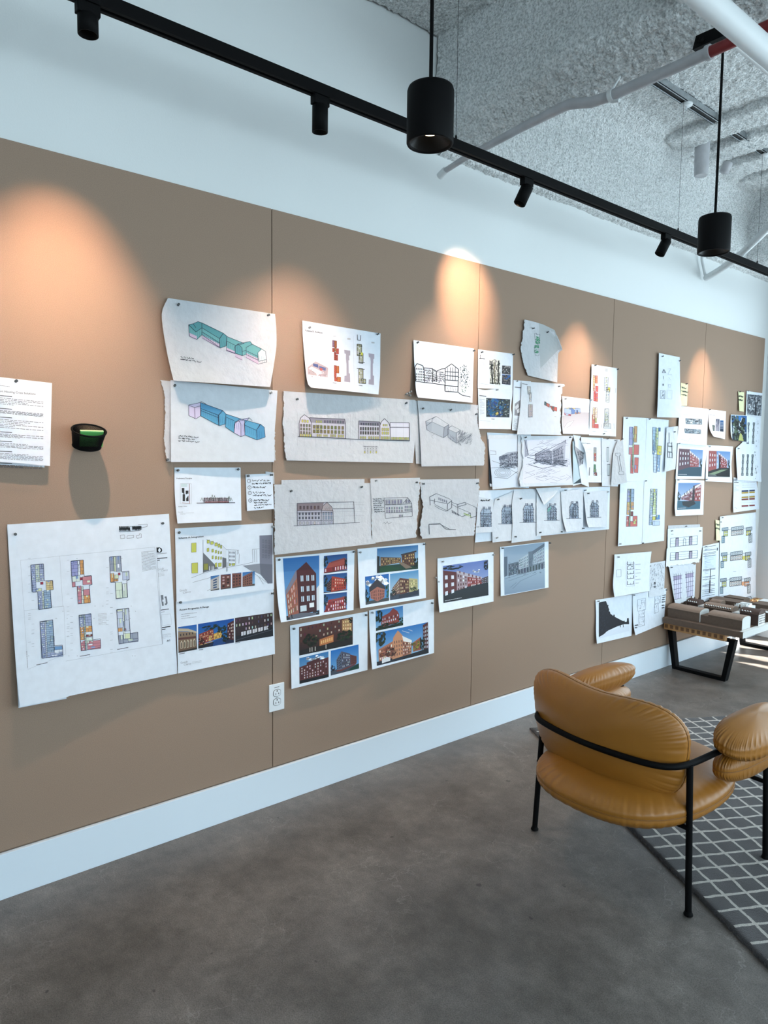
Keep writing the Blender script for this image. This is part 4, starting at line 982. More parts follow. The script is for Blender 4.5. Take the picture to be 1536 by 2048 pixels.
# --- large plan sheet
o2 = lambda x, y: (x/4.267, 1000 + y/4.267)
Sheet('back layer of the large plan sheet, edge showing at its left and bottom', 'paper', [(14, 1052), (133, 1043), (133, 1397.5), (37, 1416)], 0, (0, 0, .014, .036, .02)).done()
s = Sheet('large white sheet with six coloured floor plans marked A1', 'plan drawing', [(14.5, 1049), (338, 1027.5), (355, 1347), (39.5, 1414)], 1, (0, 0, .008, .040, .012), Bt=[(133, 1395), (134, 1393)], L=[(22, 1180), (31, 1320)], pin=[(31, 1069), (325, 1047)], N=18)
LV, GR, OR, RD, BU, YG = (176, 186, 220), (170, 178, 196), (232, 168, 100), (214, 142, 152), (120, 164, 214), (214, 222, 184)
def plan(s, shapes, outline, sl=0.09, sk=0.045, walls=0, seed=0, ed=(62, 78, 112), ew=0.8):
    r = random.Random(seed)
    for (x0, y0, x1, y1, c) in shapes:
        P = [(x0, y0), (x1, y0 - (x1-x0)*sl), (x1 + (y1-y0)*sk, y1 - (x1-x0)*sl), (x0 + (y1-y0)*sk, y1)]
        s.P([o2(*p) for p in P], c, 2); s.Ln([o2(*p) for p in P + P[:1]], ew*0.55, ed, 4)
        if walls:
            n = max(1, int((y1-y0)/walls)); qq = Q(*[o2(*p) for p in P])
            for i in range(1, n): uvl(s, qq, [(0, i/n), (1, i/n)], 0.4, (70, 84, 110))
            for i in range(n):
                if r.random() < .7: a = r.uniform(.3, .7); uvl(s, qq, [(a, i/n), (a, (i+1)/n)], 0.4, (70, 84, 110))
                if r.random() < .5: a, b = r.uniform(.05, .5), i/n; uvp(s, qq, [(a, b), (a+.3, b), (a+.3, b+.5/n), (a, b+.5/n)], r.choice([(236, 240, 246), (214, 226, 200), (150, 176, 224)]), 3)
    if outline: s.Ln([o2(*p) for p in outline + outline[:1]], ew, (50, 60, 84), 5)
WT = (236, 240, 246)
plan(s, [(262, 555, 300, 785, LV), (335, 550, 372, 690, LV), (335, 550, 372, 585, BU), (300, 555, 335, 700, (196, 208, 196)), (345, 700, 368, 722, (196, 60, 76)), (392, 694, 452, 770, (232, 206, 146)), (305, 758, 355, 780, YG), (322, 785, 358, 935, LV), (358, 780, 372, 930, (226, 234, 216)), (374, 772, 430, 925, (164, 190, 218)), (335, 905, 398, 932, (224, 216, 150))], [(262, 555), (370, 545), (378, 690), (448, 684), (455, 764), (430, 768), (440, 920), (332, 936), (322, 785), (280, 788)], walls=18, seed=1)
plan(s, [(605, 525, 660, 650, (166, 168, 220)), (606, 520, 660, 540, (222, 220, 170)), (680, 515, 712, 636, OR), (662, 520, 682, 640, WT), (704, 655, 782, 725, RD), (682, 662, 704, 684, (186, 56, 74)), (616, 652, 682, 700, (214, 224, 216)), (616, 700, 642, 742, RD), (660, 735, 692, 885, RD), (708, 765, 764, 815, RD), (716, 815, 768, 880, OR), (694, 740, 710, 884, (228, 236, 222))], [(605, 522), (710, 512), (718, 650), (780, 645), (786, 722), (762, 728), (772, 876), (668, 888), (658, 738), (618, 744)], walls=30, seed=2)
plan(s, [(935, 488, 968, 608, GR), (985, 482, 1030, 612, GR), (966, 486, 986, 610, YG), (942, 628, 972, 700, OR), (972, 676, 1008, 696, OR), (1008, 622, 1026, 642, (186, 56, 74)), (1044, 618, 1100, 684, (190, 200, 222)), (975, 640, 1010, 672, YG), (984, 705, 1040, 840, (214, 226, 208)), (1045, 715, 1080, 834, (208, 220, 206))], [(935, 486), (1030, 478), (1038, 614), (1100, 606), (1103, 682), (1082, 686), (1090, 830), (992, 844), (984, 702), (945, 704)], walls=60, seed=3)
plan(s, [(342, 1040, 380, 1350, LV), (380, 1038, 392, 1340, WT), (392, 1035, 450, 1300, (168, 192, 216)), (345, 1038, 400, 1058, YG), (428, 1165, 462, 1210, (232, 206, 146)), (406, 1215, 428, 1236, (186, 56, 74)), (466, 1252, 530, 1280, BU), (410, 1262, 464, 1290, (206, 222, 206)), (380, 1308, 536, 1348, LV), (464, 1280, 534, 1312, WT)], [(342, 1038), (450, 1022), (464, 1245), (532, 1238), (537, 1320), (362, 1352)], walls=17, seed=4)
plan(s, [(676, 985, 712, 1080, LV), (676, 985, 714, 1006, YG), (684, 1085, 716, 1195, OR), (688, 1205, 728, 1288, RD), (722, 978, 778, 1072, LV), (728, 1078, 786, 1128, OR), (735, 1150, 790, 1168, (150, 70, 60)), (735, 1175, 790, 1230, (214, 228, 214)), (745, 1205, 856, 1278, RD), (714, 982, 726, 1285, (224, 236, 216))], [(674, 984), (776, 970), (792, 1195), (856, 1184), (860, 1258), (694, 1288)], walls=19, seed=5)
plan(s, [(998, 938, 1046, 1090, (198, 206, 222)), (1000, 938, 1045, 958, YG), (1060, 932, 1100, 1120, (198, 206, 222)), (1008, 1095, 1044, 1124, OR), (1058, 1098, 1076, 1118, (196, 56, 74)), (1014, 1155, 1050, 1228, GR), (1052, 1142, 1110, 1186, YG), (1050, 1190, 1178, 1220, GR), (1112, 1140, 1176, 1190, GR), (1046, 960, 1058, 1190, (226, 234, 224))], [(996, 936), (1098, 922), (1112, 1138), (1176, 1128), (1180, 1200), (1016, 1230)], walls=70, seed=6)
for a, b, c, d in (((175, 515), (510, 478), (535, 905), (205, 945)), ((205, 945), (545, 905), (562, 1315), (238, 1445))): s.Ln([o2(*p) for p in (a, b, c, d, a)], 0.28, (178, 186, 200))
s.Ln([o2(510, 478), o2(1320, 402), o2(1385, 1230), o2(562, 1375)], 0.3, (170, 178, 194)); s.Ln([o2(1335, 402), o2(1388, 1230)], 0.35, (120, 126, 140)); s.Ln([o2(1455, 420), o2(1500, 1200)], 0.2, (190, 196, 206))
r = random.Random(6)
for k in range(60):
    x, y = r.choice([240, 570, 905, 270, 600, 940]), r.uniform(500, 1300); s.Ln([o2(x, y), o2(x + 22, y - 2)], 0.35, (150, 156, 172))
for k in range(26):
    x, y = r.uniform(230, 1180), r.choice([500, 950, 905, 1010, 1330]); s.Ln([o2(x + 3*math.cos(a), y + 3*math.sin(a)) for a in (0, 1.57, 3.14, 4.71, 6.28)], 0.3, (130, 136, 150))
for (a, b) in (((310, 1408), (405, 1388)), ((682, 1334), (770, 1318)), ((1000, 1276), (1095, 1258))): s.Ln([o2(*a), o2(*b)], 0.9, (40, 42, 50))
words(s, Q(o2(1205, 440), o2(1315, 430), o2(1330, 590), o2(1215, 612)), 17, 5, (120, 124, 134), 0.55, 1.0); words(s, Q(o2(835, 968), o2(918, 962), o2(915, 1060), o2(842, 1070)), 9, 6, (140, 120, 124), 0.4)
s.P([o2(*p) for p in ((1337, 406), (1362, 404), (1378, 412), (1385, 428), (1380, 442), (1366, 450), (1339, 448))], (20, 20, 22), 4)
s.P([o2(*p) for p in ((1361, 408), (1370, 420), (1372, 434), (1360, 446), (1350, 434), (1352, 420))], (225, 232, 242), 5)
s.Ln([o2(1342, 460), o2(1424, 452)], 0.6, (60, 62, 70)); s.Ln([o2(1342, 500), o2(1428, 492)], 1.5, (40, 42, 48)); s.Ln([o2(1344, 516), o2(1364, 513)], 1.3, (40, 42, 48))
s.T('Goody', o2(1346, 602), o2(1398, 590), 4, (150, 158, 170)); s.T('Clancy', o2(1376, 612), o2(1432, 602), 4, (150, 158, 170)); words(s, Q(o2(1350, 622), o2(1405, 616), o2(1408, 650), o2(1352, 656)), 3, 2, (170, 174, 184), 0.4)
for p in (((1372, 812), (1392, 810), (1396, 850), (1386, 850), (1386, 868), (1394, 868), (1398, 902), (1384, 904)), ((1405, 824), (1422, 822), (1430, 880), (1424, 894), (1408, 896), (1406, 884), (1416, 882), (1412, 838), (1405, 838))): s.P([o2(*t) for t in p], (120, 124, 134), 3)
s.Ln([o2(1372, 940), o2(1442, 930)], 1.2, (60, 62, 70)); s.Ln([o2(1374, 958), o2(1404, 954)], 0.5, (130, 134, 144)); s.Ln([o2(1382, 1090), o2(1455, 1078)], 1.6, (40, 42, 48)); s.Ln([o2(1382, 1106), o2(1412, 1101)], 1.4, (40, 42, 48))
frame(s, Q(o2(1378, 980), o2(1455, 972), o2(1466, 1060), o2(1386, 1072)), 0.25, (180, 186, 198)); words(s, Q(o2(1386, 1145), o2(1462, 1135), o2(1466, 1175), o2(1390, 1188)), 5, 9, (160, 166, 178), 0.35)
s.T('A1', o2(1424, 1210), o2(1450, 1205), 3.6, BL, True)
r = random.Random(2); zz = [(1018 + i*4.4, 232 + (i % 2)*34 - r.uniform(0, 8)) for i in range(22)]; s.Ln([o2(*p) for p in zz], 1.1, (30, 30, 34)); zz = [(1130 + i*4, 226 + (i % 2)*32 - r.uniform(0, 6)) for i in range(19)]; s.Ln([o2(*p) for p in zz], 1.2, (30, 30, 34))
s.Ln([o2(*p) for p in ((1018, 250), (1022, 228), (1205, 224), (1208, 250), (1190, 262), (1018, 272), (1018, 250))], 0.7, (40, 40, 46)); s.Ln([o2(*p) for p in ((1178, 212), (1256, 206), (1255, 228), (1206, 236), (1180, 222))], 0.5, (50, 50, 56))
for P in (((1026, 300), (1062, 298), (1066, 326), (1030, 330), (1026, 300)), ((1086, 306), (1140, 300), (1140, 322), (1082, 328), (1086, 306)), ((1166, 302), (1188, 300), (1190, 288), (1204, 288), (1206, 322), (1168, 326), (1166, 302))): s.Ln([o2(*p) for p in P], 0.5, (60, 60, 66))
for k in range(16): s.Ln([o2(228 + k*0.5, 1290 + k*9), o2(228 + k*0.5, 1295 + k*9)], 1.0, (70, 74, 84))
s.done()
# --- brick photo kit
SKY = (44, 112, 178); SKY2 = (150, 196, 232); BRK = (112, 56, 48); BRD = (74, 34, 34); DK = (24, 26, 30)
def photo(s, q, sky=SKY, sky2=SKY2, ground=(38, 40, 46), gy=0.85):
    fill(s, q, sky, 1, sky2); uvp(s, q, [(0, gy), (1, gy), (1, 1), (0, 1)], ground, 1.5)
# scheme A
s = Sheet('white sheet titled scheme A with street perspective and yellow windows', 'paper', [(350, 1057), (546, 1046), (548, 1178), (353, 1205)], 0, (0, 0, .006, .006, .006), pin=[(358, 1066), (544, 1054)])
s.T('Scheme A: Integration', o3(254, 793), o3(478, 776), 3.4, BL, True)
for P, c in ((((475, 915), (610, 1055), (475, 1092)), (116, 118, 124)), (((975, 762), (1088, 756), (1092, 1020), (978, 1012)), (132, 134, 150)), (((978, 1012), (1092, 1020), (1092, 1188), (1052, 1190), (985, 1110)), (112, 114, 128)), (((825, 1030), (978, 1012), (985, 1110), (900, 1072)), (150, 154, 164)), (((645, 955), (680, 965), (680, 1040), (645, 1052)), (110, 112, 118)), (((640, 850), (680, 900), (680, 965), (645, 955)), (214, 220, 228))): s.P([o3(*p) for p in P], c, 1)
YW = (206, 208, 96)
for (a, b, c, d) in ((370, 826, 412, 912), (372, 1004, 426, 1098), (508, 800, 530, 832), (540, 812, 566, 842), (578, 824, 600, 856), (606, 834, 622, 868), (628, 846, 640, 878), (508, 872, 526, 906), (550, 882, 566, 912), (580, 890, 594, 920), (606, 898, 616, 926), (628, 902, 638, 926), (552, 940, 564, 972), (580, 944, 594, 974), (606, 948, 616, 976), (628, 950, 638, 976), (478, 1010, 518, 1070), (608, 1004, 636, 1040), (580, 1004, 596, 1044), (706, 1012, 720, 1032), (730, 1008, 756, 1030)):
    q = Q(o3(a, b+4), o3(c, b), o3(c, d-3), o3(a, d)); fill(s, q, YW if a > 500 or a < 430 else (150, 150, 70), 3); frame(s, q, 0.4, (110, 110, 70))
for P in (((472, 800), (474, 1098)), ((368, 1140), (474, 1098), (645, 1054), (830, 1020), (915, 1000)), ((380, 1180), (560, 1130)), ((500, 796), (645, 852), (680, 888), (792, 892)), ((700, 895), (702, 1035)), ((760, 900), (762, 1022)), ((776, 930), (782, 892), (795, 930), (792, 1010)), ((912, 885), (975, 880)), ((930, 890), (932, 1000)), ((950, 888), (952, 1000)), ((912, 885), (916, 1004)), ((1052, 1190), (850, 1040)), ((1010, 1195), (970, 1130)), ((680, 1000), (680, 1084)), ((692, 1000), (690, 1082)), ((510, 1255), (540, 1238))): s.Ln([o3(*p) for p in P], 0.45, (110, 116, 126))
for i in range(5):
    for j in range(4): x = 706 + i*11; y = 904 + j*34 + i*0.5; s.P([o3(x, y), o3(x+5, y+1), o3(x+5, y+18), o3(x, y+18)], (96, 104, 116), 2)
for i in range(3):
    for j in range(4): x = 1000 + i*26; y = 800 + j*44 + i*3; frame(s, Q(o3(x, y), o3(x+14, y), o3(x+14, y+26), o3(x, y+26)), 0.35, (96, 98, 112))
for x in (530, 553, 566): s.P([o3(x-4, 1072), o3(x-3, 1040), o3(x, 1030), o3(x+4, 1040), o3(x+5, 1072)], (200, 206, 212), 4)
for k, (x0, x1, y0, y1, yb) in enumerate(((540, 618, 1124, 1256, 1), (630, 720, 1112, 1244, 0), (732, 814, 1100, 1232, 0), (824, 934, 1090, 1220, 1))):
    q = Q(o3(x0, y0), o3(x1, y0 - 10), o3(x1, y1 - 12), o3(x0, y1))
    photo(s, q, SKY, SKY2, (80, 76, 74), .86)
    facade(s, q, [(0, .25 if yb else 0), (1, .05 if k < 3 else .3), (1, .9), (0, .95)] if k != 3 else [(0, .3), (.8, .02), (.8, .95), (0, .95)], [(196, 190, 186), (112, 66, 60), (128, 78, 68), (140, 92, 78)][k], 4, [1, 2, 3, 5][k], [(60, 84, 120), (190, 170, 164), (70, 44, 44), (60, 50, 56)][k], k, alt=(44, 34, 38))
s.T('Goody', o3(262, 1262), o3(330, 1252), 4, (140, 146, 156)); s.T('Clancy', o3(292, 1280), o3(364, 1268), 4, (140, 146, 156)); s.done()
s = Sheet('white sheet titled accent programs with three building photographs', 'paper', [(352, 1203), (547, 1176), (550, 1308), (356, 1347)], 1, (0, 0, .010, .014, .010), pin=[(360, 1205), (543, 1187)])
s.T('Accent Programs: A Range', o3(262, 1432), o3(526, 1402), 3.4, BL, True); words(s, Q(o3(278, 1455), o3(432, 1438), o3(430, 1492), o3(280, 1512)), 3, 2, (140, 146, 156), 0.7, 0.9)
s.Ln([(353, 1203.5), (547, 1177)], 0.35, (70, 72, 78))
q = Q(o3(250, 1578), o3(416, 1554), o3(420, 1776), o3(254, 1808)); photo(s, q, (30, 96, 176), (120, 170, 210), (40, 38, 36), .9)
facade(s, q, [(0, .18), (.95, .30), (1, .92), (0, .95)], (150, 128, 104), 0, 0, wall2=(110, 84, 68)); uvp(s, q, [(0, .05), (.55, .12), (.98, .28), (.98, .34), (.5, .22), (0, .16)], (196, 184, 160), 3); uvp(s, q, [(0, .42), (.95, .46), (.95, .54), (0, .50)], (96, 60, 52), 3)
for i in range(5): u = .12 + i*.17; uvp(s, q, [(u, .86), (u, .62), (u+.05, .54), (u+.10, .62), (u+.10, .85)], (222, 210, 182), 3.6); uvp(s, q, [(u+.02, .85), (u+.02, .64), (u+.05, .58), (u+.08, .64), (u+.08, .84)], (84, 70, 60), 4.2)
for i in range(5): u = .10 + i*.16; uvp(s, q, [(u, .36), (u, .28), (u+.06, .29), (u+.06, .37)], (60, 56, 60), 3.5)
q = Q(o3(428, 1550), o3(748, 1500), o3(748, 1716), o3(430, 1770)); photo(s, q, (14, 78, 160), (40, 130, 200), (20, 36, 70), .82)
facade(s, q, [(.02, .42), (.42, .28), (.45, .75), (.02, .85)], (150, 62, 48), 4, 9, (224, 190, 150), 2, alt=(70, 40, 40)); facade(s, q, [(.82, .18), (1, .08), (1, .9), (.80, .8)], (78, 30, 34), 5, 4, (210, 190, 180), 3, alt=(60, 30, 36)); facade(s, q, [(.3, .55), (.66, .42), (.66, .70), (.3, .78)], (206, 160, 78), 2, 9, (250, 214, 120), 4, alt=(120, 80, 50))
blob(s, q, .35, .22, .22, .10, (24, 44, 40), 4); blob(s, q, .66, .36, .14, .14, (26, 46, 36), 5, lv=4); blob(s, q, .08, .75, .10, .16, (60, 34, 26), 6, lv=5); blob(s, q, .75, .72, .10, .18, (14, 30, 26), 8, lv=5)
uvp(s, q, [(.45, .78), (.66, .72), (.78, .98), (.40, 1.0)], (30, 70, 130), 4); uvp(s, q, [(0, .88), (.35, .84), (.30, 1), (0, 1)], (22, 22, 30), 4); uvp(s, q, [(0, .86), (.4, .80), (.4, .82), (0, .885)], (240, 190, 120), 4.6)
q = Q(o3(757, 1496), o3(1092, 1448), o3(1098, 1658), o3(760, 1714)); fill(s, q, (66, 46, 50), 1, (28, 26, 32))
wins(s, Q(q(0, .02), q(1, .0), q(1, .55), q(0, .62)), 12, 3, (196, 190, 190), 2, .34, .5, 30, 7, skip=.25, col_alt=(90, 80, 90)); uvp(s, q, [(0, .76), (1, .60), (1, 1), (0, 1)], (26, 28, 38), 2)
for k in range(5): u = .16 + k*.15; uvp(s, q, [(u, .62 - k*.02), (u+.12, .60 - k*.02), (u+.12, .75 - k*.02), (u, .78 - k*.02)], (206, 204, 210), 3); uvl(s, q, [(u+.06, .61 - k*.02), (u+.06, .76 - k*.02)], .8, (60, 50, 56))
uvl(s, q, [(0, .92), (1, .72)], .6, (100, 104, 120), 4); blob(s, q, .92, .62, .06, .10, (30, 34, 34), 3, lv=4)
for a, b in (((258, 1818), (310, 1808)), ((435, 1782), (474, 1776)), ((760, 1720), (802, 1713))): s.Ln([o3(*a), o3(*b)], .9, (70, 72, 80))
s.T('Goody', o3(272, 1905), o3(336, 1892), 4, (120, 126, 138)); s.T('Clancy', o3(300, 1922), o3(368, 1908), 4, (120, 126, 138)); words(s, Q(o3(376, 1884), o3(465, 1870), o3(465, 1892), o3(376, 1906)), 2, 5, (160, 166, 176), .4); s.done()
# --- scheme B
o4 = lambda x, y: (540 + x/3.491, 620 + y/3.491)
s = Sheet('white sheet titled scheme B with orange plans, pinned at the upper middle', 'paper', [(604.5, 641), (761, 667), (757, 789), (622, 775)], 1, (0, .002, .022, .050, .022), L=[(606, 680), (610, 725), (615, 765)], R=[(760.5, 710), (760, 750)], pin=[(618, 656), (754, 669)], ripple=.001)
s.T('Scheme B: Addition', o4(244, 147), o4(366, 165), 3.2, (60, 58, 62), True)
q = Q(o4(262, 385), o4(300, 360), o4(406, 404), o4(402, 470)); s.P([o4(262, 400), o4(318, 358), o4(406, 404), o4(402, 470), o4(264, 450)], (186, 170, 176), 1)
s.P([o4(270, 410), o4(290, 395), o4(380, 440), o4(340, 452)], (224, 216, 224), 2); s.P([o4(300, 372), o4(336, 380), o4(338, 404), o4(302, 392)], (84, 98, 150), 3); s.P([o4(342, 390), o4(390, 404), o4(388, 424), o4(344, 414)], (96, 110, 160), 3); s.P([o4(348, 404), o4(366, 408), o4(366, 424), o4(348, 420)], (206, 96, 80), 4); s.P([o4(318, 432), o4(352, 440), o4(330, 462)], (236, 232, 238), 3)
r = random.Random(5)
for k in range(18): x, y = r.uniform(268, 395), r.uniform(415, 462); s.P([o4(x, y), o4(x+8, y+2), o4(x+6, y+8), o4(x-1, y+6)], r.choice([(160, 146, 154), (206, 196, 204)]), 3)
def bars(cells):
    for (a, b, c, d, col) in cells: q = Q(o4(a, b), o4(c, b + (c-a)*.1), o4(c, d + (c-a)*.1), o4(a, d)); fill(s, q, col, 2); frame(s, q, .4, (120, 60, 50)); wins(s, q, 2, max(1, int((d-b)/14)), None, 3, .7, .7, out=(150, 70, 60))
RO = (222, 106, 84); OG = (226, 138, 70)
bars([(436, 212, 450, 258, (180, 160, 206)), (450, 214, 466, 262, OG), (436, 266, 450, 292, RO), (452, 262, 462, 290, (228, 200, 110)), (462, 268, 480, 306, RO), (448, 294, 460, 350, RO), (460, 312, 474, 352, RO), (448, 386, 464, 470, RO), (464, 390, 482, 440, OG), (450, 470, 468, 496, RO), (468, 466, 494, 500, OG)])
for P in (((518, 278), (560, 284), (560, 316), (552, 320), (554, 350), (548, 352), (550, 440), (558, 444), (560, 505), (518, 500), (520, 460), (534, 458), (534, 378), (530, 342), (530, 306), (520, 304)), ((688, 302), (728, 308), (728, 340), (722, 344), (722, 372), (718, 374), (718, 456), (726, 460), (726, 524), (688, 518), (690, 486), (702, 484), (704, 360), (700, 332), (690, 328))): s.P([o4(*p) for p in P], (176, 168, 182), 2)
for (a, b, c, d) in ((608, 238, 640, 318), (622, 300, 650, 370), (620, 408, 650, 510), (636, 480, 668, 512)): q = Q(o4(a, b), o4(c, b+3), o4(c, d+3), o4(a, d)); fill(s, q, (206, 206, 200), 2); frame(s, q, .9, (44, 44, 48)); wins(s, q, 3, max(2, int((d-b)/11)), (222, 222, 150), 3, .6, .6, out=(60, 60, 66), skip=.4)
s.P([o4(634, 296), o4(648, 296), o4(648, 316), o4(634, 316)], (228, 224, 90), 5)
for P in (((606, 250), (644, 252)), ((614, 364), (662, 368)), ((606, 408), (662, 414)), ((610, 172), (612, 210), (632, 213), (634, 176)), ((440, 182), (460, 184))): s.Ln([o4(*p) for p in P], .9 if P[0][0] > 605 else .5, (50, 50, 56) if P[0][0] > 600 else (170, 170, 176))
for (a, b) in ((540, 196), (708, 222)): s.P([o4(a, b), o4(a+22, b+2), o4(a+22, b+12), o4(a, b+10)], (196, 196, 200), 2)
s.Ln([o4(582, 180), o4(588, 520)], .2, (196, 196, 204)); s.Ln([o4(438, 508), o4(464, 512)], .8, (60, 60, 66)); s.Ln([o4(620, 526), o4(646, 530)], .8, (60, 60, 66)); s.T('Goody', o4(272, 484), o4(304, 492), 3, (190, 186, 192)); s.T('Clancy', o4(288, 498), o4(322, 506), 3, (190, 186, 192)); s.Ln([o4(330, 502), o4(410, 514)], .4, (200, 198, 204)); s.done()
# --- section with street drawing
s = Sheet('white sheet with ink section through a gabled house and tree', 'drawing', [(827, 680), (948, 697), (945, 805.5), (836, 795)], 1, (0, .002, .018, .034, .018), L=[(828, 715), (830, 755), (832.5, 785)], pin=[(834, 686), (946, 702)])
for P in (((1012, 398), (1026, 374), (1066, 388), (1076, 412)), ((1012, 398), (1018, 498)), ((1076, 412), (1080, 508)), ((1076, 404), (1134, 410), (1162, 428), (1196, 412), (1224, 410)), ((1134, 410), (1136, 506)), ((1162, 428), (1164, 502)), ((1018, 498), (1100, 508), (1220, 524), (1222, 568), (1310, 574)), ((1224, 406), (1268, 376), (1316, 414), (1312, 574)), ((1224, 406), (1222, 568)), ((1222, 430), (1314, 436)), ((1222, 458), (1314, 464)), ((1222, 488), (1314, 494)), ((1220, 528), (1314, 534)), ((1312, 574), (1340, 594), (1400, 608))): s.Ln([o4(*p) for p in P], 1.25, (30, 32, 40)); 
r = random.Random(11)
for P in ((1016, 400, 1078, 494, 5, 5), (1080, 412, 1134, 500, 6, 5), (1138, 416, 1162, 500, 4, 6), (1168, 424, 1220, 500, 6, 5)):
    q = Q(o4(P[0], P[1]), o4(P[2], P[1] + 6), o4(P[2], P[3] + 4), o4(P[0], P[3])); wins(s, q, P[4], P[5], (120, 126, 136), 2, .4, .5, 20, 2, out=(70, 72, 80), skip=.15)
for k in range(60): x, y = r.uniform(1090, 1220), r.uniform(424, 505); s.Ln([o4(x, y), o4(x + r.uniform(-8, 8), y + r.uniform(-12, 12))], .8, (60, 62, 72))
for k in range(170): a = r.uniform(0, 6.28); t = math.sqrt(r.random()); x, y = 1356 + 34*t*math.cos(a)*(1.2 if r.random() < .5 else .7), 478 + 98*t*math.sin(a); s.Ln([o4(x, y), o4(x + r.uniform(-6, 6), y + r.uniform(-9, 9))], .75, (84, 96, 92) if y < 530 else (110, 150, 124))
for x in (1240, 1258, 1276, 1294): s.Ln([o4(x, 400), o4(x-1, 492)], .8, (60, 62, 72)); s.Ln([o4(x, 540), o4(x + 6, 572)], .4, (84, 88, 98))
s.done()
# --- long elevation trace and grey massing
s = Sheet('long trace sheet with two gabled elevations with yellow windows', 'tracing paper', [(566, 782), (830, 800), (826, 926), (573, 921)], 0, (.002, .002, .012, .016, .012), 'trace', L=[(568, 810), (567, 850), (570, 900)], R=[(832, 815), (831, 870)], torn='l', pin=[(593, 799), (811, 807)], name='trace_sheet', ripple=.0025)
GY = (196, 192, 204); YE = (222, 212, 96); IK = (58, 52, 66)
def elev(P, c, lv=1): s.P([o4(*p) for p in P], c, lv); s.Ln([o4(*p) for p in P + P[:1]], .9, IK, 5)
elev([(205, 884), (203, 790), (215, 752), (240, 730), (275, 756), (290, 790), (292, 886)], (206, 202, 212)); elev([(292, 886), (290, 790), (275, 752), (522, 762), (528, 800), (528, 898), (410, 890)], (200, 196, 206)); s.P([o4(277, 753), o4(522, 762), o4(527, 798), o4(288, 786)], (160, 154, 166), 2)
elev([(620, 902), (620, 774), (768, 782), (768, 905)], (202, 198, 208)); s.P([o4(622, 776), o4(766, 783), o4(764, 810), o4(622, 804)], (150, 146, 160), 2); elev([(768, 905), (766, 808), (778, 780), (800, 758), (826, 784), (838, 812), (840, 908)], (206, 202, 212), 2); elev([(838, 786), (972, 788), (975, 912), (840, 908)], (212, 210, 220), 1)
s.Ln([o4(838, 818), o4(972, 820)], .9, IK); s.Ln([o4(195, 884), o4(300, 888), o4(410, 892), o4(540, 900), o4(620, 903), o4(975, 914)], 1.0, (48, 46, 56), 6)
for (a, b, c, d, nx, ny, col, sl) in ((218, 762, 272, 786, 3, 1, YE, 4), (208, 792, 286, 868, 4, 3, (120, 112, 90), 3), (208, 862, 290, 886, 6, 1, YE, 3), (296, 800, 520, 862, 9, 2, (130, 118, 70), 8), (318, 768, 364, 790, 3, 1, YE, 1), (318, 800, 364, 860, 3, 3, YE, 1), (374, 768, 520, 790, 8, 1, (110, 104, 116), 4), (325, 864, 362, 886, 3, 1, YE, 1), (372, 868, 404, 886, 3, 1, YE, 1), (420, 866, 462, 888, 4, 1, YE, 1), (472, 868, 518, 892, 4, 1, YE, 1),
    (630, 786, 760, 806, 8, 1, (90, 86, 98), 3), (626, 814, 762, 872, 8, 2, (84, 78, 70), 2), (626, 880, 672, 900, 4, 1, YE, 1), (684, 880, 762, 903, 5, 1, (200, 190, 110), 1), (786, 794, 822, 812, 3, 1, YE, 1), (778, 820, 832, 872, 4, 2, (214, 204, 92), 1), (774, 880, 836, 905, 6, 1, YE, 1), (846, 884, 970, 908, 12, 1, YE, 2)):
    q = Q(o4(a, b), o4(c, b+sl), o4(c, d+sl), o4(a, d)); wins(s, q, nx, ny, col, 4, .6, .75, 10, 3, out=(84, 80, 92))
for x in (190, 240, 320, 400, 480, 560, 650, 720, 766, 820, 880, 930): s.Ln([o4(x, 714 + (x-190)*.03), o4(x, 950)], .18, (160, 160, 172))
for j in range(3):
    for i in range(5): q = Q(o4(658 + i*20, 952 + j*17), o4(666 + i*20, 952 + j*17), o4(666 + i*20, 966 + j*17), o4(658 + i*20, 966 + j*17)); frame(s, q, .4, (110, 110, 116)); (fill(s, q, YE, 3) if j == 2 and i % 2 == 0 else None)
s.Ln([o4(648, 950), o4(752, 955)], .6, (90, 90, 100)); s.done()
Sheet('narrow trace strip folded behind the grey pencil massing sheet', 'tracing paper', [(826, 800), (850, 806), (852, 929), (832, 927)], 0, (0, 0, .004, .003, 0), 'trace', name='trace_sheet').done()
s = Sheet('trace sheet with grey pencil massing of three stepped blocks', 'tracing paper', [(835, 801), (956, 810), (967, 931), (843, 933)], 1, (.001, .001, .012, .012, .010), 'trace', R=[(957, 850), (963, 878), (971, 892)], L=[(838, 840), (841, 890)], torn='r', pin=[(845, 817.5), (900, 820.5), (951, 829)], name='trace_sheet', ripple=.003)
q = Q(o4(1080, 740), o4(1420, 740), o4(1420, 960), o4(1080, 960))
for k, P in enumerate((((1086, 778), (1160, 742), (1248, 800), (1215, 820), (1130, 780), (1092, 808)), ((1092, 808), (1086, 778), (1096, 838), (1210, 892), (1215, 820)), ((1215, 820), (1248, 800), (1246, 866), (1210, 892)), ((1240, 826), (1270, 808), (1330, 838), (1300, 858), (1240, 830), (1242, 888), (1300, 930), (1300, 858)), ((1300, 930), (1340, 905), (1342, 840)), ((1130, 780), (1132, 760), (1160, 742)))): s.Ln([o4(*p) for p in P], .6, (130, 136, 146)); s.Ln([o4(x+2, y+1) for x, y in P], .4, (150, 156, 166))
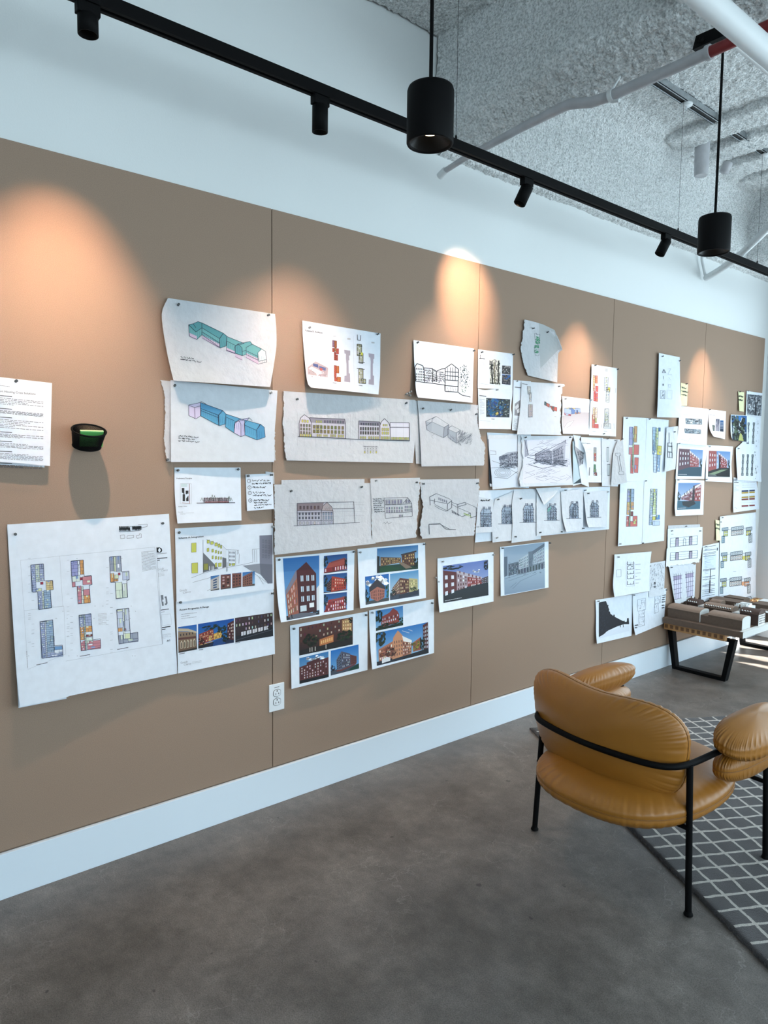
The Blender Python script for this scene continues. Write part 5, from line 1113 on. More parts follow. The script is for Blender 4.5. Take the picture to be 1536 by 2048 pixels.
s.P([o4(1086, 778), o4(1130, 782), o4(1128, 848), o4(1092, 838)], (176, 182, 192), 1); s.P([o4(1130, 780), o4(1215, 820), o4(1212, 892), o4(1128, 850)], (186, 192, 200), 1); s.P([o4(1215, 820), o4(1248, 800), o4(1246, 866), o4(1212, 892)], (164, 170, 180), 1); s.P([o4(1240, 828), o4(1300, 858), o4(1300, 930), o4(1242, 888)], (176, 182, 192), 1)
r = random.Random(8)
for k in range(90): x = r.uniform(1310, 1400); y = 850 + (x-1310)*.3 + r.uniform(0, 70); s.Ln([o4(x, y), o4(x + 14, y - 16)], .45, (136, 142, 152))
for k in range(50): x = r.uniform(1245, 1330); y = 870 + (x-1245)*.5 + r.uniform(-10, 30); s.Ln([o4(x, y), o4(x + 8, y + 10)], .35, (150, 156, 166))
s.Ln([o4(1140, 900), o4(1128, 880), o4(1150, 866)], .4, (160, 166, 176)); s.done()
# --- middle trace row
o5 = lambda x, y: (540 + x/3.491, 940 + y/3.491)
Sheet('trace backing strip above the long mansard elevation sketch', 'tracing paper', [(563, 960), (729, 958), (729, 985), (563, 985)], 0, (0, 0, 0, 0, 0), 'trace', name='trace_sheet').done()
s = Sheet('wide crumpled trace sheet with brown mansard elevation sketch', 'tracing paper', [(549, 969), (743, 966), (752, 1087), (549, 1110)], 1, (.002, .002, .012, .014, .014), 'trace', R=[(744, 1010), (742, 1060), (744, 1078)], torn='l', pin=[(581, 983), (722, 974.5)], name='trace_sheet', ripple=.003)
IK2 = (70, 66, 76)
s.P([o5(190, 232), o5(400, 226), o5(438, 268), o5(440, 380), o5(192, 388)], (196, 194, 206), 1); s.P([o5(190, 232), o5(376, 228), o5(362, 280), o5(192, 284)], (140, 122, 126), 2); s.P([o5(358, 284), o5(370, 250), o5(398, 228), o5(430, 258), o5(440, 290)], (184, 168, 168), 3)
for P in (((190, 388), (190, 232), (398, 226), (432, 258), (440, 288), (442, 380)), ((356, 384), (360, 284), (370, 250), (398, 226)), ((192, 284), (440, 284)), ((398, 226), (585, 222), (592, 366)), ((440, 270), (585, 268)), ((165, 390), (628, 366)), ((192, 300), (440, 298)), ((192, 354), (440, 350))): s.Ln([o5(*p) for p in P], .8, IK2, 5)
for (a, b, c, d, nx, ny, col) in ((200, 248, 350, 278, 6, 1, (96, 70, 74)), (380, 256, 424, 278, 3, 1, (210, 206, 214)), (196, 294, 352, 318, 7, 1, (88, 84, 96)), (196, 324, 352, 346, 7, 1, (88, 84, 96)), (364, 292, 438, 348, 4, 2, (150, 160, 180)), (198, 358, 350, 384, 6, 1, (200, 190, 196)), (364, 358, 438, 380, 4, 1, (196, 192, 202))): q = Q(o5(a, b), o5(c, b-1), o5(c, d-2), o5(a, d)); wins(s, q, nx, ny, col, 3, .5, .8, 10, 4, out=(96, 90, 102))
for y in (236, 252, 300, 330): s.Ln([o5(100, y), o5(660, y-12)], .2, (166, 166, 178))
for x in (138, 190, 280, 356, 440, 520): s.Ln([o5(x, 190), o5(x + 3, 410)], .2, (166, 166, 178))
s.done()
s = Sheet('narrow trace sheet with notes beside a dormered elevation', 'tracing paper', [(741, 957), (840, 955.5), (832, 1075), (745, 1086)], 2, (0, 0, .012, .012, .010), 'trace', R=[(838, 1000), (834, 1040)], L=[(743, 1000), (742, 1050)], torn='lr', pin=[(750, 962), (832, 965)], name='trace_sheet', ripple=.003)
for P in (((796, 196), (930, 192), (960, 192), (990, 232), (994, 322), (806, 338), (796, 196)), ((930, 232), (962, 194)), ((804, 244), (990, 236)), ((806, 300), (994, 292))): s.Ln([o5(*p) for p in P], .7, IK2)
for (a, b, c, d, nx, ny) in ((808, 208, 840, 242, 2, 1), (850, 208, 880, 240, 2, 1), (890, 206, 922, 238, 2, 1), (808, 256, 930, 300, 7, 2), (938, 248, 990, 290, 4, 2), (946, 210, 978, 232, 2, 1), (898, 310, 930, 330, 3, 1)): q = Q(o5(a, b), o5(c, b-1), o5(c, d-2), o5(a, d)); frame(s, q, .5, IK2) if b < 215 else None; wins(s, q, nx, ny, (150, 150, 164), 3, .45, .7, 20, 3, out=(100, 98, 110))
scrawl(s, Q(o5(716, 195), o5(790, 192), o5(792, 296), o5(730, 300)), 7, 6, (60, 62, 72), .6); s.Ln([o5(790, 372), o5(800, 366), o5(806, 376), o5(820, 360), o5(826, 376), o5(850, 366)], .5, (110, 112, 122)); s.done()
s = Sheet('torn trace sheet with axonometric sketch and a bent line below', 'tracing paper', [(840, 959), (958, 957.5), (948, 1071), (845, 1077.5)], 2, (0, 0, .014, .012, .012), 'trace', R=[(958, 985), (953, 1030)], L=[(843, 990), (846, 1020), (839, 1060)], torn='lr', pin=[(845, 968), (953, 967)], name='trace_sheet', ripple=.004)
for P in (((1114, 188), (1160, 164), (1250, 200), (1268, 214), (1240, 236), (1116, 210), (1118, 246)), ((1116, 210), (1114, 188)), ((1150, 240), (1236, 285), (1240, 236)), ((1236, 285), (1268, 262), (1268, 214)), ((1268, 226), (1310, 240), (1360, 226), (1440, 262), (1440, 320), (1400, 334)), ((1268, 280), (1340, 326), (1400, 300)), ((1310, 240), (1312, 310)), ((1310, 262), (1400, 300), (1400, 334)), ((1360, 226), (1370, 240), (1312, 256)), ((1150, 250), (1180, 270), (1230, 290)), ((1270, 240), (1308, 262)), ((1146, 236), (1150, 200))): s.Ln([o5(*p) for p in P], .65, (84, 88, 98)); s.Ln([o5(x + 2, y + 1.5) for x, y in P], .35, (110, 114, 124))
for k in range(5): x = 1176 + k*13; q = Q(o5(x, 190 + k*5), o5(x+8, 194 + k*5), o5(x+8, 212 + k*5), o5(x, 208 + k*5)); fill(s, q, (130, 134, 146), 3)
for k in range(5): x = 1270 + k*11; q = Q(o5(x, 286 + k*5), o5(x+7, 290 + k*5), o5(x+7, 302 + k*5), o5(x, 298 + k*5)); fill(s, q, (90, 94, 106), 3)
s.Ln([o5(1352, 302), o5(1396, 316), o5(1404, 330)], 1.1, (170, 200, 90), 5); s.Ln([o5(1356, 310), o5(1390, 322)], .8, (170, 200, 90), 5)
s.Ln([o5(1112, 450), o5(1110, 378), o5(1188, 374), o5(1226, 412), o5(1298, 416)], .9, (60, 62, 72)); s.Ln([o5(1190, 380), o5(1256, 414)], .7, (60, 62, 72)); s.Ln([o5(1112, 380), o5(1150, 382), o5(1186, 378)], .7, (60, 62, 72)); s.done()
# --- photo sheets
s = Sheet('photo sheet with one tall gabled brick building and three small views', 'photo print', [(551, 1115), (709, 1100.5), (707, 1220), (562, 1245)], 0, (0, 0, .012, .050, .016), 'gloss', L=[(552, 1150), (555, 1195), (558.5, 1225)], pin=[(558, 1120), (706, 1104)])
q = Q(o5(90, 618), o5(344, 596), o5(345, 1008), o5(116, 1050)); photo(s, q, (38, 110, 180), (130, 186, 228), (30, 34, 44), .93)
facade(s, q, [(0.02, .52), (.36, .22), (.38, .93), (.06, .96)], (176, 108, 84), 0, 0, wall2=(150, 88, 72)); b = Q(q(.02, .52), q(.36, .20), q(.38, .93), q(.06, .96)); wins(s, b, 5, 4, (206, 190, 176), 3, .4, .6, 20, 3, u0=.06, v0=.2, u1=.96, v1=.94, col_alt=(110, 86, 80)); uvp(s, q, [(.02, .52), (.36, .20), (.36, .34), (.02, .60)], (128, 124, 140), 2.5)
uvp(s, q, [(.36, .22), (.64, .09), (.91, .30), (.92, .94), (.38, .93)], (84, 30, 34), 2.4, (58, 20, 26)); b = Q(q(.42, .28), q(.90, .30), q(.91, .92), q(.42, .92))
for j, (v, h) in enumerate(((.04, .15), (.32, .14), (.58, .14))):
    for u in (.10, .44, .74): uvp(s, b, [(u, v), (u+.16, v), (u+.16, v+h), (u, v+h)], (196, 214, 228), 4); uvl(s, b, [(u+.08, v), (u+.08, v+h)], .9, (50, 20, 24), 5)
uvp(s, b, [(.02, .82), (.40, .82), (.40, .97), (.02, .97)], (190, 206, 214), 4); uvp(s, b, [(.58, .78), (.86, .78), (.86, .90), (.58, .90)], (226, 230, 232), 4); uvp(s, q, [(.92, .55), (1, .5), (1, .92), (.92, .92)], (206, 210, 214), 2)
uvp(s, q, [(.10, .93), (.45, .92), (.9, .96), (.9, 1), (.1, .99)], (96, 100, 112), 3); uvl(s, q, [(.17, .98), (.16, .92)], 1.6, (26, 28, 34), 5)
for k, (x0, y0, x1, y1) in enumerate(((377, 600, 539, 722), (375, 732, 538, 860), (376, 868, 537, 994))):
    q = Q(o5(x0, y0), o5(x1, y0 - 16), o5(x1, y1 - 20), o5(x0, y1)); photo(s, q, (20, 70, 134), (80, 144, 200), (60, 22, 26), .95)
    if k == 1: facade(s, q, [(.12, .55), (.35, .18), (.32, .95), (.12, .9)], (50, 22, 26), 4, 3, (120, 90, 90)); facade(s, q, [(.35, .12), (.96, .35), (.96, .92), (.32, .98)], (176, 62, 44), 4, 6, (110, 44, 40), 5, alt=(230, 190, 160))
    else: facade(s, q, [(.22, .42), (.95, .28), (.95, .90), (.0, .95)] if k == 0 else [(.2, .34), (.96, .26), (.96, .96), (.02, .99)], (186, 84, 70) if k == 0 else (170, 50, 48), 0, 0); b = Q(q(.02, .72), q(.98, .62), q(.98, .92), q(.02, .97)) if k == 0 else Q(q(.1, .46), q(.94, .38), q(.96, .92), q(.06, .97)); fill(s, b, (140, 40, 42), 2.6); wins(s, b, 9, 1 if k == 0 else 3, (226, 206, 206), 3.4, .4, .7, 16, 3, skip=.1, col_alt=(90, 30, 40)); uvp(s, q, [(.3, .38), (.9, .22), (.9, .32), (.3, .46)], (150, 70, 66), 3)
    blob(s, q, .06, .35, .10, .30, (14, 40, 36), k, lv=4); blob(s, q, .95, .5, .07, .25, (16, 34, 30), k + 5, lv=4)
s.done()
s = Sheet('photo sheet with dusk courtyard view above two brick corner views', 'photo print', [(715, 1098), (850, 1085), (852, 1196), (720.5, 1217)], 0, (0, 0, .010, .026, .012), 'gloss', L=[(716.5, 1140), (718, 1185)], pin=[(720, 1105), (847, 1088.5)])
q = Q(o5(748, 548), o5(1034, 524), o5(1034, 690), o5(748, 720)); photo(s, q, (36, 110, 170), (170, 206, 228), (24, 62, 46), .72); facade(s, q, [(.08, .36), (.58, .46), (.58, .66), (.08, .74)], (112, 84, 62), 3, 12, (214, 184, 120), 3, alt=(60, 46, 44)); facade(s, q, [(.60, .34), (.92, .26), (.92, .86), (.60, .78)], (96, 62, 48), 4, 6, (226, 190, 120), 4, alt=(60, 42, 40)); uvp(s, q, [(.58, .32), (.96, .22), (.96, .28), (.58, .37)], (60, 54, 56), 4); uvp(s, q, [(.52, .66), (.62, .66), (.86, .92), (.70, .94)], (130, 112, 96), 4); uvp(s, q, [(0, .30), (.06, .34), (.06, 1), (0, 1)], (30, 28, 30), 4); uvp(s, q, [(0, .84), (.3, .74), (.6, .92), (.3, 1), (0, 1)], (22, 70, 40), 4); blob(s, q, .95, .72, .06, .2, (18, 34, 24), 4, lv=5)
q = Q(o5(664, 745), o5(830, 724), o5(832, 912), o5(668, 942)); photo(s, q, (24, 100, 180), (90, 160, 214), (70, 74, 76), .88); cloud(s, q, [(.3, .25, .25, .15), (.7, .3, .25, .18), (.5, .12, .2, .1)], (232, 238, 244)); uvp(s, q, [(.18, .42), (.5, .14), (.55, .20), (.82, .48), (.80, .85), (.5, .95), (.22, .80)], (176, 112, 96), 3); uvp(s, q, [(.17, .40), (.5, .13), (.84, .46), (.84, .56), (.5, .42), (.17, .58)], (58, 54, 62), 3.4); b = Q(q(.52, .5), q(.82, .58), q(.80, .84), q(.52, .92)); wins(s, b, 4, 3, (88, 60, 60), 4, .35, .7); b = Q(q(.22, .58), q(.48, .5), q(.48, .92), q(.24, .80)); wins(s, b, 4, 3, (90, 56, 54), 4, .35, .7); blob(s, q, .08, .70, .10, .22, (24, 44, 28), 3, lv=4); blob(s, q, .94, .62, .07, .25, (60, 96, 60), 4, lv=4)
q = Q(o5(838, 726), o5(1036, 698), o5(1042, 878), o5(838, 910)); photo(s, q, (80, 150, 200), (190, 212, 226), (60, 70, 86), .74); facade(s, q, [(.08, .55), (.34, .22), (.34, .80), (.08, .84)], (120, 88, 76), 4, 5, (206, 190, 160), 5); facade(s, q, [(.34, .20), (.66, .30), (.66, .80), (.34, .84)], (98, 60, 50), 4, 5, (220, 196, 150), 6, alt=(50, 36, 38)); facade(s, q, [(.66, .26), (.96, .34), (.96, .78), (.66, .82)], (196, 186, 130), 4, 6, (236, 226, 180), 7, alt=(120, 120, 96)); uvp(s, q, [(.3, .86), (1, .76), (1, .92), (.3, 1)], (44, 52, 66), 3); blob(s, q, .12, .74, .10, .12, (40, 48, 40), 6, lv=4); blob(s, q, .8, .72, .14, .08, (70, 84, 54), 7, lv=4); s.done()
s = Sheet('photo sheet with evening brick courtyard above two street views', 'photo print', [(580, 1251), (735, 1223), (735, 1340), (583, 1378)], 0, (0, 0, .010, .018, .012), 'gloss', pin=[(586.5, 1258), (731, 1230)])
q = Q(o5(203, 1096), o5(578, 1026), o5(578, 1218), o5(204, 1296)); fill(s, q, (108, 62, 54), 1, (30, 26, 26)); b = Q(q(0, .0), q(.78, 0), q(.78, .45), q(0, .62)); wins(s, b, 11, 3, (196, 178, 160), 2, .32, .45, 20, 5, skip=.1, col_alt=(86, 56, 52)); facade(s, q, [(.80, .04), (.98, .02), (.98, .5), (.80, .42)], (190, 140, 96), 3, 4, (240, 214, 160), 2); uvp(s, q, [(.38, .58), (.64, .5), (.64, .76), (.38, .82)], (196, 120, 72), 2.4); wins(s, Q(q(.40, .6), q(.63, .54), q(.63, .74), q(.40, .79)), 6, 1, (250, 200, 130), 3); uvp(s, q, [(0, .82), (.5, .80), (1, .72), (1, 1), (0, 1)], (36, 32, 32), 2.6); blob(s, q, .22, .55, .13, .22, (38, 44, 26), 3, lv=4, n=40); blob(s, q, .86, .62, .13, .18, (30, 44, 26), 4, lv=4, n=40); blob(s, q, .97, .10, .05, .1, (20, 26, 20), 8, lv=4)
for u in (.2, .24, .30, .5): uvl(s, q, [(u, .80), (u, .95)], 1.8, (200, 190, 180), 5)
q = Q(o5(205, 1314), o5(408, 1266), o5(410, 1446), o5(206, 1494)); photo(s, q, (50, 120, 180), (140, 190, 226), (22, 22, 28), .86); cloud(s, q, [(.45, .1, .2, .1), (.7, .2, .15, .08)]); facade(s, q, [(0, .35), (1, .22), (1, .88), (0, .88)], (92, 48, 48), 5, 10, (206, 196, 200), 3, alt=(60, 36, 40), fx=.35); uvp(s, q, [(.25, .24), (.7, .16), (.7, .3), (.25, .36)], (80, 42, 44), 2.4)
q = Q(o5(424, 1262), o5(618, 1218), o5(622, 1386), o5(424, 1436)); photo(s, q, (24, 110, 190), (120, 180, 226), (70, 78, 92), .80); facade(s, q, [(.20, .42), (.38, .12), (.40, .86), (.22, .84)], (96, 104, 124), 5, 3, (40, 44, 56), 2); facade(s, q, [(.38, .12), (.70, .30), (.70, .78), (.40, .86)], (84, 88, 108), 5, 6, (190, 194, 204), 4, alt=(70, 50, 52)); facade(s, q, [(.70, .34), (.92, .46), (.92, .74), (.70, .78)], (110, 64, 60), 4, 5, (60, 44, 48), 6); uvp(s, q, [(.22, .84), (.4, .86), (.9, .74), (.9, .78), (.4, .92), (.2, .9)], (120, 60, 54), 3); uvp(s, q, [(.7, .9), (1, .78), (1, 1), (.6, 1)], (20, 66, 56), 3); blob(s, q, .08, .72, .08, .12, (50, 40, 44), 3, lv=4); s.done()
s = Sheet('photo sheet with small tree view above a large sunny gabled street', 'photo print', [(738, 1221), (868, 1198), (868, 1306), (744.5, 1339)], 0, (0, 0, .010, .030, .014), 'gloss', L=[(739, 1260), (741.5, 1305)], pin=[(744, 1225), (863, 1206)])
q = Q(o5(738, 984), o5(928, 948), o5(930, 1084), o5(740, 1124)); photo(s, q, (60, 130, 196), (140, 190, 226), (28, 44, 30), .86); uvp(s, q, [(.20, .36), (.5, .22), (.64, .02), (.80, .22), (.86, .4), (.86, .8), (.2, .88)], (150, 66, 58), 2); wins(s, Q(q(.22, .42), q(.84, .34), q(.84, .66), q(.22, .76)), 8, 2, (206, 200, 210), 3, .4, .6, 16, 2, col_alt=(80, 44, 46)); blob(s, q, .12, .3, .12, .3, (24, 44, 30), 2, lv=4, n=36); blob(s, q, .5, .84, .4, .12, (30, 48, 34), 3, lv=4, n=40); blob(s, q, .92, .75, .08, .2, (24, 60, 40), 4, lv=4)
q = Q(o5(740, 1138), o5(1103, 1062), o5(1108, 1278), o5(746, 1368)); photo(s, q, (34, 116, 190), (150, 200, 232), (30, 36, 50), .88); uvp(s, q, [(.30, .55), (.33, .25), (.42, .06), (.52, .28), (.66, .50), (.66, .88), (.30, .92)], (206, 146, 108), 2); wins(s, Q(q(.33, .34), q(.50, .36), q(.50, .84), q(.33, .88)), 4, 4, (110, 80, 74), 3, .36, .6); uvp(s, q, [(.50, .26), (.68, .46), (.68, .54), (.52, .44)], (226, 224, 222), 3); facade(s, q, [(.50, .40), (.68, .50), (.67, .86), (.50, .90)], (150, 96, 78), 4, 5, (220, 206, 190), 4, alt=(80, 54, 52)); facade(s, q, [(.04, .52), (.32, .36), (.32, .88), (.04, .88)], (180, 118, 92), 3, 7, (230, 222, 214), 5, alt=(90, 60, 56)); facade(s, q, [(.70, .55), (.86, .42), (.86, .84), (.70, .84)], (170, 96, 76), 4, 5, (96, 60, 54), 6); facade(s, q, [(.90, .06), (1, 0), (1, .9), (.90, .86)], (86, 44, 44), 6, 3, (190, 196, 206), 7); uvl(s, q, [(.5, .1), (.64, .22)], .8, (226, 238, 246), 2.4); uvl(s, q, [(.62, .1), (.70, .18)], .7, (226, 238, 246), 2.4)
blob(s, q, .08, .18, .10, .22, (36, 50, 34), 1, lv=4, n=36); blob(s, q, .20, .66, .14, .14, (120, 66, 48), 2, lv=4, n=34); blob(s, q, .30, .70, .08, .12, (110, 72, 50), 3, lv=4); blob(s, q, .76, .66, .08, .14, (130, 120, 50), 4, lv=4); blob(s, q, .88, .62, .05, .2, (24, 36, 28), 5, lv=4); uvp(s, q, [(.10, .84), (.20, .80), (.26, .84), (.26, .94), (.10, .96)], (214, 216, 220), 5); uvp(s, q, [(.55, .90), (1, .84), (1, 1), (.5, 1)], (24, 28, 36), 4); s.done()
s = Sheet('single photo sheet of long brick dormitory row with dark lawn', 'photo print', [(875, 1117), (987, 1104), (987, 1203), (879, 1225)], 0, (0, 0, .008, .034, .012), 'gloss', L=[(875, 1150), (876.5, 1195)], pin=[(884, 1123.5), (985.5, 1110)])
q = Q((886, 1132), (976, 1119.5), (977, 1190.5), (887, 1206)); photo(s, q, (104, 128, 196), (170, 190, 226), (24, 32, 44), .74); facade(s, q, [(0, .12), (.30, .22), (.30, .80), (0, .86)], (96, 44, 46), 0, 0); wins(s, Q(q(.0, .2), q(.28, .26), q(.28, .8), q(0, .88)), 2, 3, (214, 220, 230), 3, .42, .5); facade(s, q, [(.30, .20), (.54, .34), (.54, .72), (.30, .80)], (170, 150, 158), 4, 4, (90, 50, 54), 2, alt=(226, 226, 232)); facade(s, q, [(.54, .38), (.86, .50), (.86, .66), (.54, .72)], (150, 66, 66), 3, 10, (216, 206, 212), 4, alt=(96, 40, 44)); facade(s, q, [(.84, .5), (1, .46), (1, .66), (.84, .66)], (70, 50, 56), 3, 4, (160, 160, 170), 5); uvp(s, q, [(.30, .18), (.54, .30), (.86, .46), (.86, .51), (.54, .39), (.30, .25)], (196, 186, 196), 3.4)
for u in (.36, .45, .56, .64, .72, .8): uvp(s, q, [(u, .2 + (u-.36)*.55), (u+.025, .2 + (u-.36)*.55), (u+.025, .27 + (u-.36)*.55), (u, .26 + (u-.36)*.55)], (110, 60, 66), 4)
uvp(s, q, [(0, .78), (.3, .72), (.56, .66), (1, .63), (1, 1), (0, 1)], (26, 38, 48), 2.6, (14, 20, 28)); blob(s, q, .22, .08, .22, .06, (24, 40, 34), 3, lv=4); blob(s, q, .97, .14, .05, .14, (18, 26, 24), 4, lv=4, n=36); cloud(s, q, [(.74, .26, .08, .05)], (220, 228, 242)); words(s, Q(q(.03, .93), q(.4, .92), q(.4, .96), q(.03, .97)), 1, 2, (226, 230, 238), .9, 1.0, 0); s.done()
s = Sheet('grey pencil street perspective print pinned right of the dormitory photo', 'drawing', [(1000, 1094), (1097, 1083), (1097, 1175), (1001.5, 1192.5)], 0, (0, 0, .008, .010, .010), 'gloss', pin=[(1004, 1096.5), (1098.5, 1086)])
q = Q((1008, 1095), (1089, 1084.5), (1090, 1175.5), (1009, 1190)); fill(s, q, (146, 168, 190), 1, (172, 192, 208)); uvp(s, q, [(0, .66), (.3, .60), (1, .55), (1, 1), (0, 1)], (160, 182, 200), 2, (132, 154, 176)); uvp(s, q, [(0, .20), (.08, .20), (.08, .60), (0, .62)], (88, 104, 122), 3); facade(s, q, [(.10, .36), (.36, .34), (.36, .58), (.10, .62)], (96, 112, 128), 4, 7, (56, 68, 82), 3, alt=(150, 166, 180)); facade(s, q, [(.36, .30), (.60, .20), (.60, .50), (.36, .52)], (178, 194, 206), 4, 6, (104, 120, 136), 4); facade(s, q, [(.60, .16), (.72, .16), (.72, .46), (.60, .50)], (104, 120, 136), 0, 0); facade(s, q, [(.72, .20), (1, .06), (1, .42), (.70, .46)], (170, 188, 202), 4, 7, (110, 126, 142), 5, fx=.4); uvp(s, q, [(.70, .16), (1, .02), (1, .09), (.70, .24)], (96, 110, 126), 4); facade(s, q, [(.30, .50), (1, .42), (1, .60), (.30, .62)], (120, 136, 150), 1, 9, (64, 78, 92), 6, fx=.5, fy=.8)
r = random.Random(3)
for k in range(110): u, v = r.uniform(.1, 1), r.uniform(.3, .66); uvl(s, q, [(u, v), (u + r.uniform(-.03, .05), v + r.uniform(-.03, .02))], .4, (60, 72, 86), 5)
for P in (((0, .66), (1, .56)), ((.15, .86), (.3, .78)), ((.1, .72), (.6, .64)), ((.2, .9), (.4, .76), (.8, .66))): uvl(s, q, list(P), .4, (96, 112, 128), 5)
s.done()
o6 = lambda x, y: (940 + x/4.8, 620 + y/4.8)
o7 = lambda x, y: (940 + x/4.8, 920 + y/4.8)
o8 = lambda x, y: (1220 + x/4.861, 680 + y/4.861)
o9 = lambda x, y: (1180 + x/4.315, 1000 + y/4.315)
def q4(o, a, b, c, d): return Q(o(*a), o(*b), o(*c), o(*d))
def noisefill(s, q, cols, n, seed, lv=2, sz=.06):
    r = random.Random(seed)
    for k in range(n):
        u, v = r.uniform(0, 1-sz), r.uniform(0, 1-sz); a, b = r.uniform(.2, 1)*sz, r.uniform(.2, 1)*sz
        uvp(s, q, [(u, v), (u+a, v + r.uniform(-.2, .2)*b), (u+a, v+b), (u, v+b)], r.choice(cols), lv + .3*(k % 3))
def strokes(s, q, n, seed, col, w=.5, L=.12, ang=None, lv=4):
    r = random.Random(seed)
    for k in range(n):
        u, v = r.random(), r.random(); a = r.uniform(0, 6.28) if ang is None else r.choice(ang) + r.uniform(-.15, .15); l = r.uniform(.3, 1)*L
        u2, v2 = min(1, max(0, u + l*math.cos(a))), min(1, max(0, v + l*math.sin(a))); uvl(s, q, [(u, v), (u2, v2)], w, col, lv)
def strip(s, q, cells, ncell=5, seed=0, edge=(70, 76, 90)):
    """coloured floor plan strip: cells = (u0, v0, u1, v1, colour)"""
    r = random.Random(seed)
    for (a, b, c, d, col) in cells:
        uvp(s, q, [(a, b), (c, b), (c, d), (a, d)], col, 2); uvl(s, q, [(a, b), (c, b), (c, d), (a, d), (a, b)], .45, edge)
        n = max(1, int((d-b)*ncell*4))
        for i in range(n):
            v = b + (d-b)*i/n; uvl(s, q, [(a, v), (c, v)], .3, edge)
            if r.random() < .6: u = r.uniform(a, c); uvl(s, q, [(u, v), (u, v + (d-b)/n)], .3, edge)
            if r.random() < .4: u = r.uniform(a, a + .6*(c-a)); uvp(s, q, [(u, v), (u + .25*(c-a), v), (u + .25*(c-a), v + .5*(d-b)/n), (u, v + .5*(d-b)/n)], r.choice([(240, 242, 246), (120, 150, 210), (200, 220, 120)]), 3)
# two-part sheet with black plan and blue aerial
s = Sheet('white sheet with black inked plan and two tiny photos beside the second seam', 'drawing', [(956, 698.5), (1026, 707.5), (1025, 780), (955.5, 776)], 0, (0, .002, .006, .006, .004), pin=[(962, 705), (1025, 709.5)])
q = Q(o6(186, 470), o6(288, 478), o6(290, 720), o6(192, 708)); fill(s, q, (226, 226, 216), 1); strokes(s, q, 130, 3, (60, 58, 50), .8, .22, (0, 1.57, 1.57)); uvl(s, q, [(.15, .1), (.25, 1)], 1.8, (40, 38, 36)); uvl(s, q, [(0, .97), (1, .93)], 1.8, (40, 38, 36)); uvl(s, q, [(.85, .05), (.86, .95)], 1.5, (50, 48, 44)); uvl(s, q, [(.45, .1), (.5, .95)], 1.2, (130, 124, 90)); uvl(s, q, [(0, .2), (.3, .25)], 1.4, (50, 48, 44))
s.Ln([o6(100, 430), o6(96, 450), o6(104, 470)], .7, BL); s.Ln([o6(88, 464), o6(142, 470)], 1.2, BL); words(s, Q(o6(90, 480), o6(140, 486), o6(145, 540), o6(92, 535)), 6, 3, (190, 170, 176), .35)
for y0, y1, sd in ((532, 618, 0), (618, 716, 1)):
    q = Q(o6(308, y0), o6(390, y0 + 6), o6(389, y1 + 4), o6(306, y1 - 6)); fill(s, q, (56, 56, 62) if sd == 0 else (36, 96, 168), 1)
    if sd: uvp(s, q, [(.0, .3), (.5, .5), (1, .15), (1, 1), (0, 1)], (40, 46, 62), 2)
    noisefill(s, q, [(110, 110, 114), (30, 30, 34), (160, 158, 156), (80, 78, 80)] if not sd else [(90, 88, 92), (40, 40, 48), (130, 124, 120)], 50, sd, 2.6, .2)
s.Ln([o6(88, 704), o6(180, 716)], .35, (180, 184, 190)); s.done()
s = Sheet('white sheet with dark blue aerial map under the black inked plan', 'map print', [(956, 777), (1025, 779), (1021.5, 858.5), (957.5, 857.5)], 1, (.002, .004, .012, .006, .006), R=[(1025, 790), (1022, 815), (1024, 830)], T=[(970, 780), (1000, 777)], pin=[(993, 780)])
s.Ln([o6(90, 820), o6(156, 830)], 1.2, BL); words(s, Q(o6(90, 838), o6(146, 842), o6(140, 1000), o6(94, 1005)), 14, 4, (120, 124, 132), .45)
q = Q(o6(155, 844), o6(386, 858), o6(378, 1032), o6(156, 1026)); fill(s, q, (38, 46, 54), 1); blob(s, q, .38, .5, .34, .5, (24, 84, 136), 2, 2, 60, 40, .3); noisefill(s, q, [(96, 110, 108), (30, 36, 40), (60, 70, 66), (20, 90, 150), (150, 156, 150)], 130, 5, 3, .07); strokes(s, q, 60, 4, (120, 132, 128), .35, .2); uvp(s, q, [(.42, .76), (.5, .72), (.53, .82), (.46, .88), (.40, .84)], (214, 184, 90), 5)
s.Ln([o6(205, 1046), o6(236, 1048)], 1.0, BL); s.Ln([o6(98, 1058), o6(200, 1070)], .3, (170, 176, 184)); s.done()
# small green-marker trace
s = Sheet('small wavy trace scrap with green marker plan, topmost of its cluster', 'tracing paper', [(1049, 639), (1125, 700), (1114.5, 765), (1056, 751)], 1, (.004, .03, .02, .004, .004), 'trace', T=[(1075, 645.5), (1096, 654.5), (1112, 668), (1122, 690)], L=[(1047, 655), (1043, 680), (1042, 705), (1047, 725)], R=[(1117, 706), (1115.5, 730)], torn='l', pin=[(1065, 657), (1094, 665)], name='trace_sheet', ripple=.004)
s.P([o6(663, 128), o6(700, 138), o6(812, 192), o6(880, 375), o6(846, 385), o6(676, 560)], (186, 190, 192), .8)
r = random.Random(2)
for (a, b) in ((648, 278), (640, 372)): 
    for k in range(26): x, y = a + r.uniform(-17, 17), b + r.uniform(-32, 44); s.Ln([o6(x-8, y), o6(x+9, y + r.uniform(-6, 8))], 1.0, (74, 168, 122))
for P in (((618, 226), (640, 222), (640, 240), (672, 232), (670, 300), (640, 310), (628, 300), (620, 226)), ((618, 372), (660, 318), (664, 436), (628, 438), (618, 372))): s.Ln([o6(*p) for p in P], .4, (110, 120, 124))
s.done()
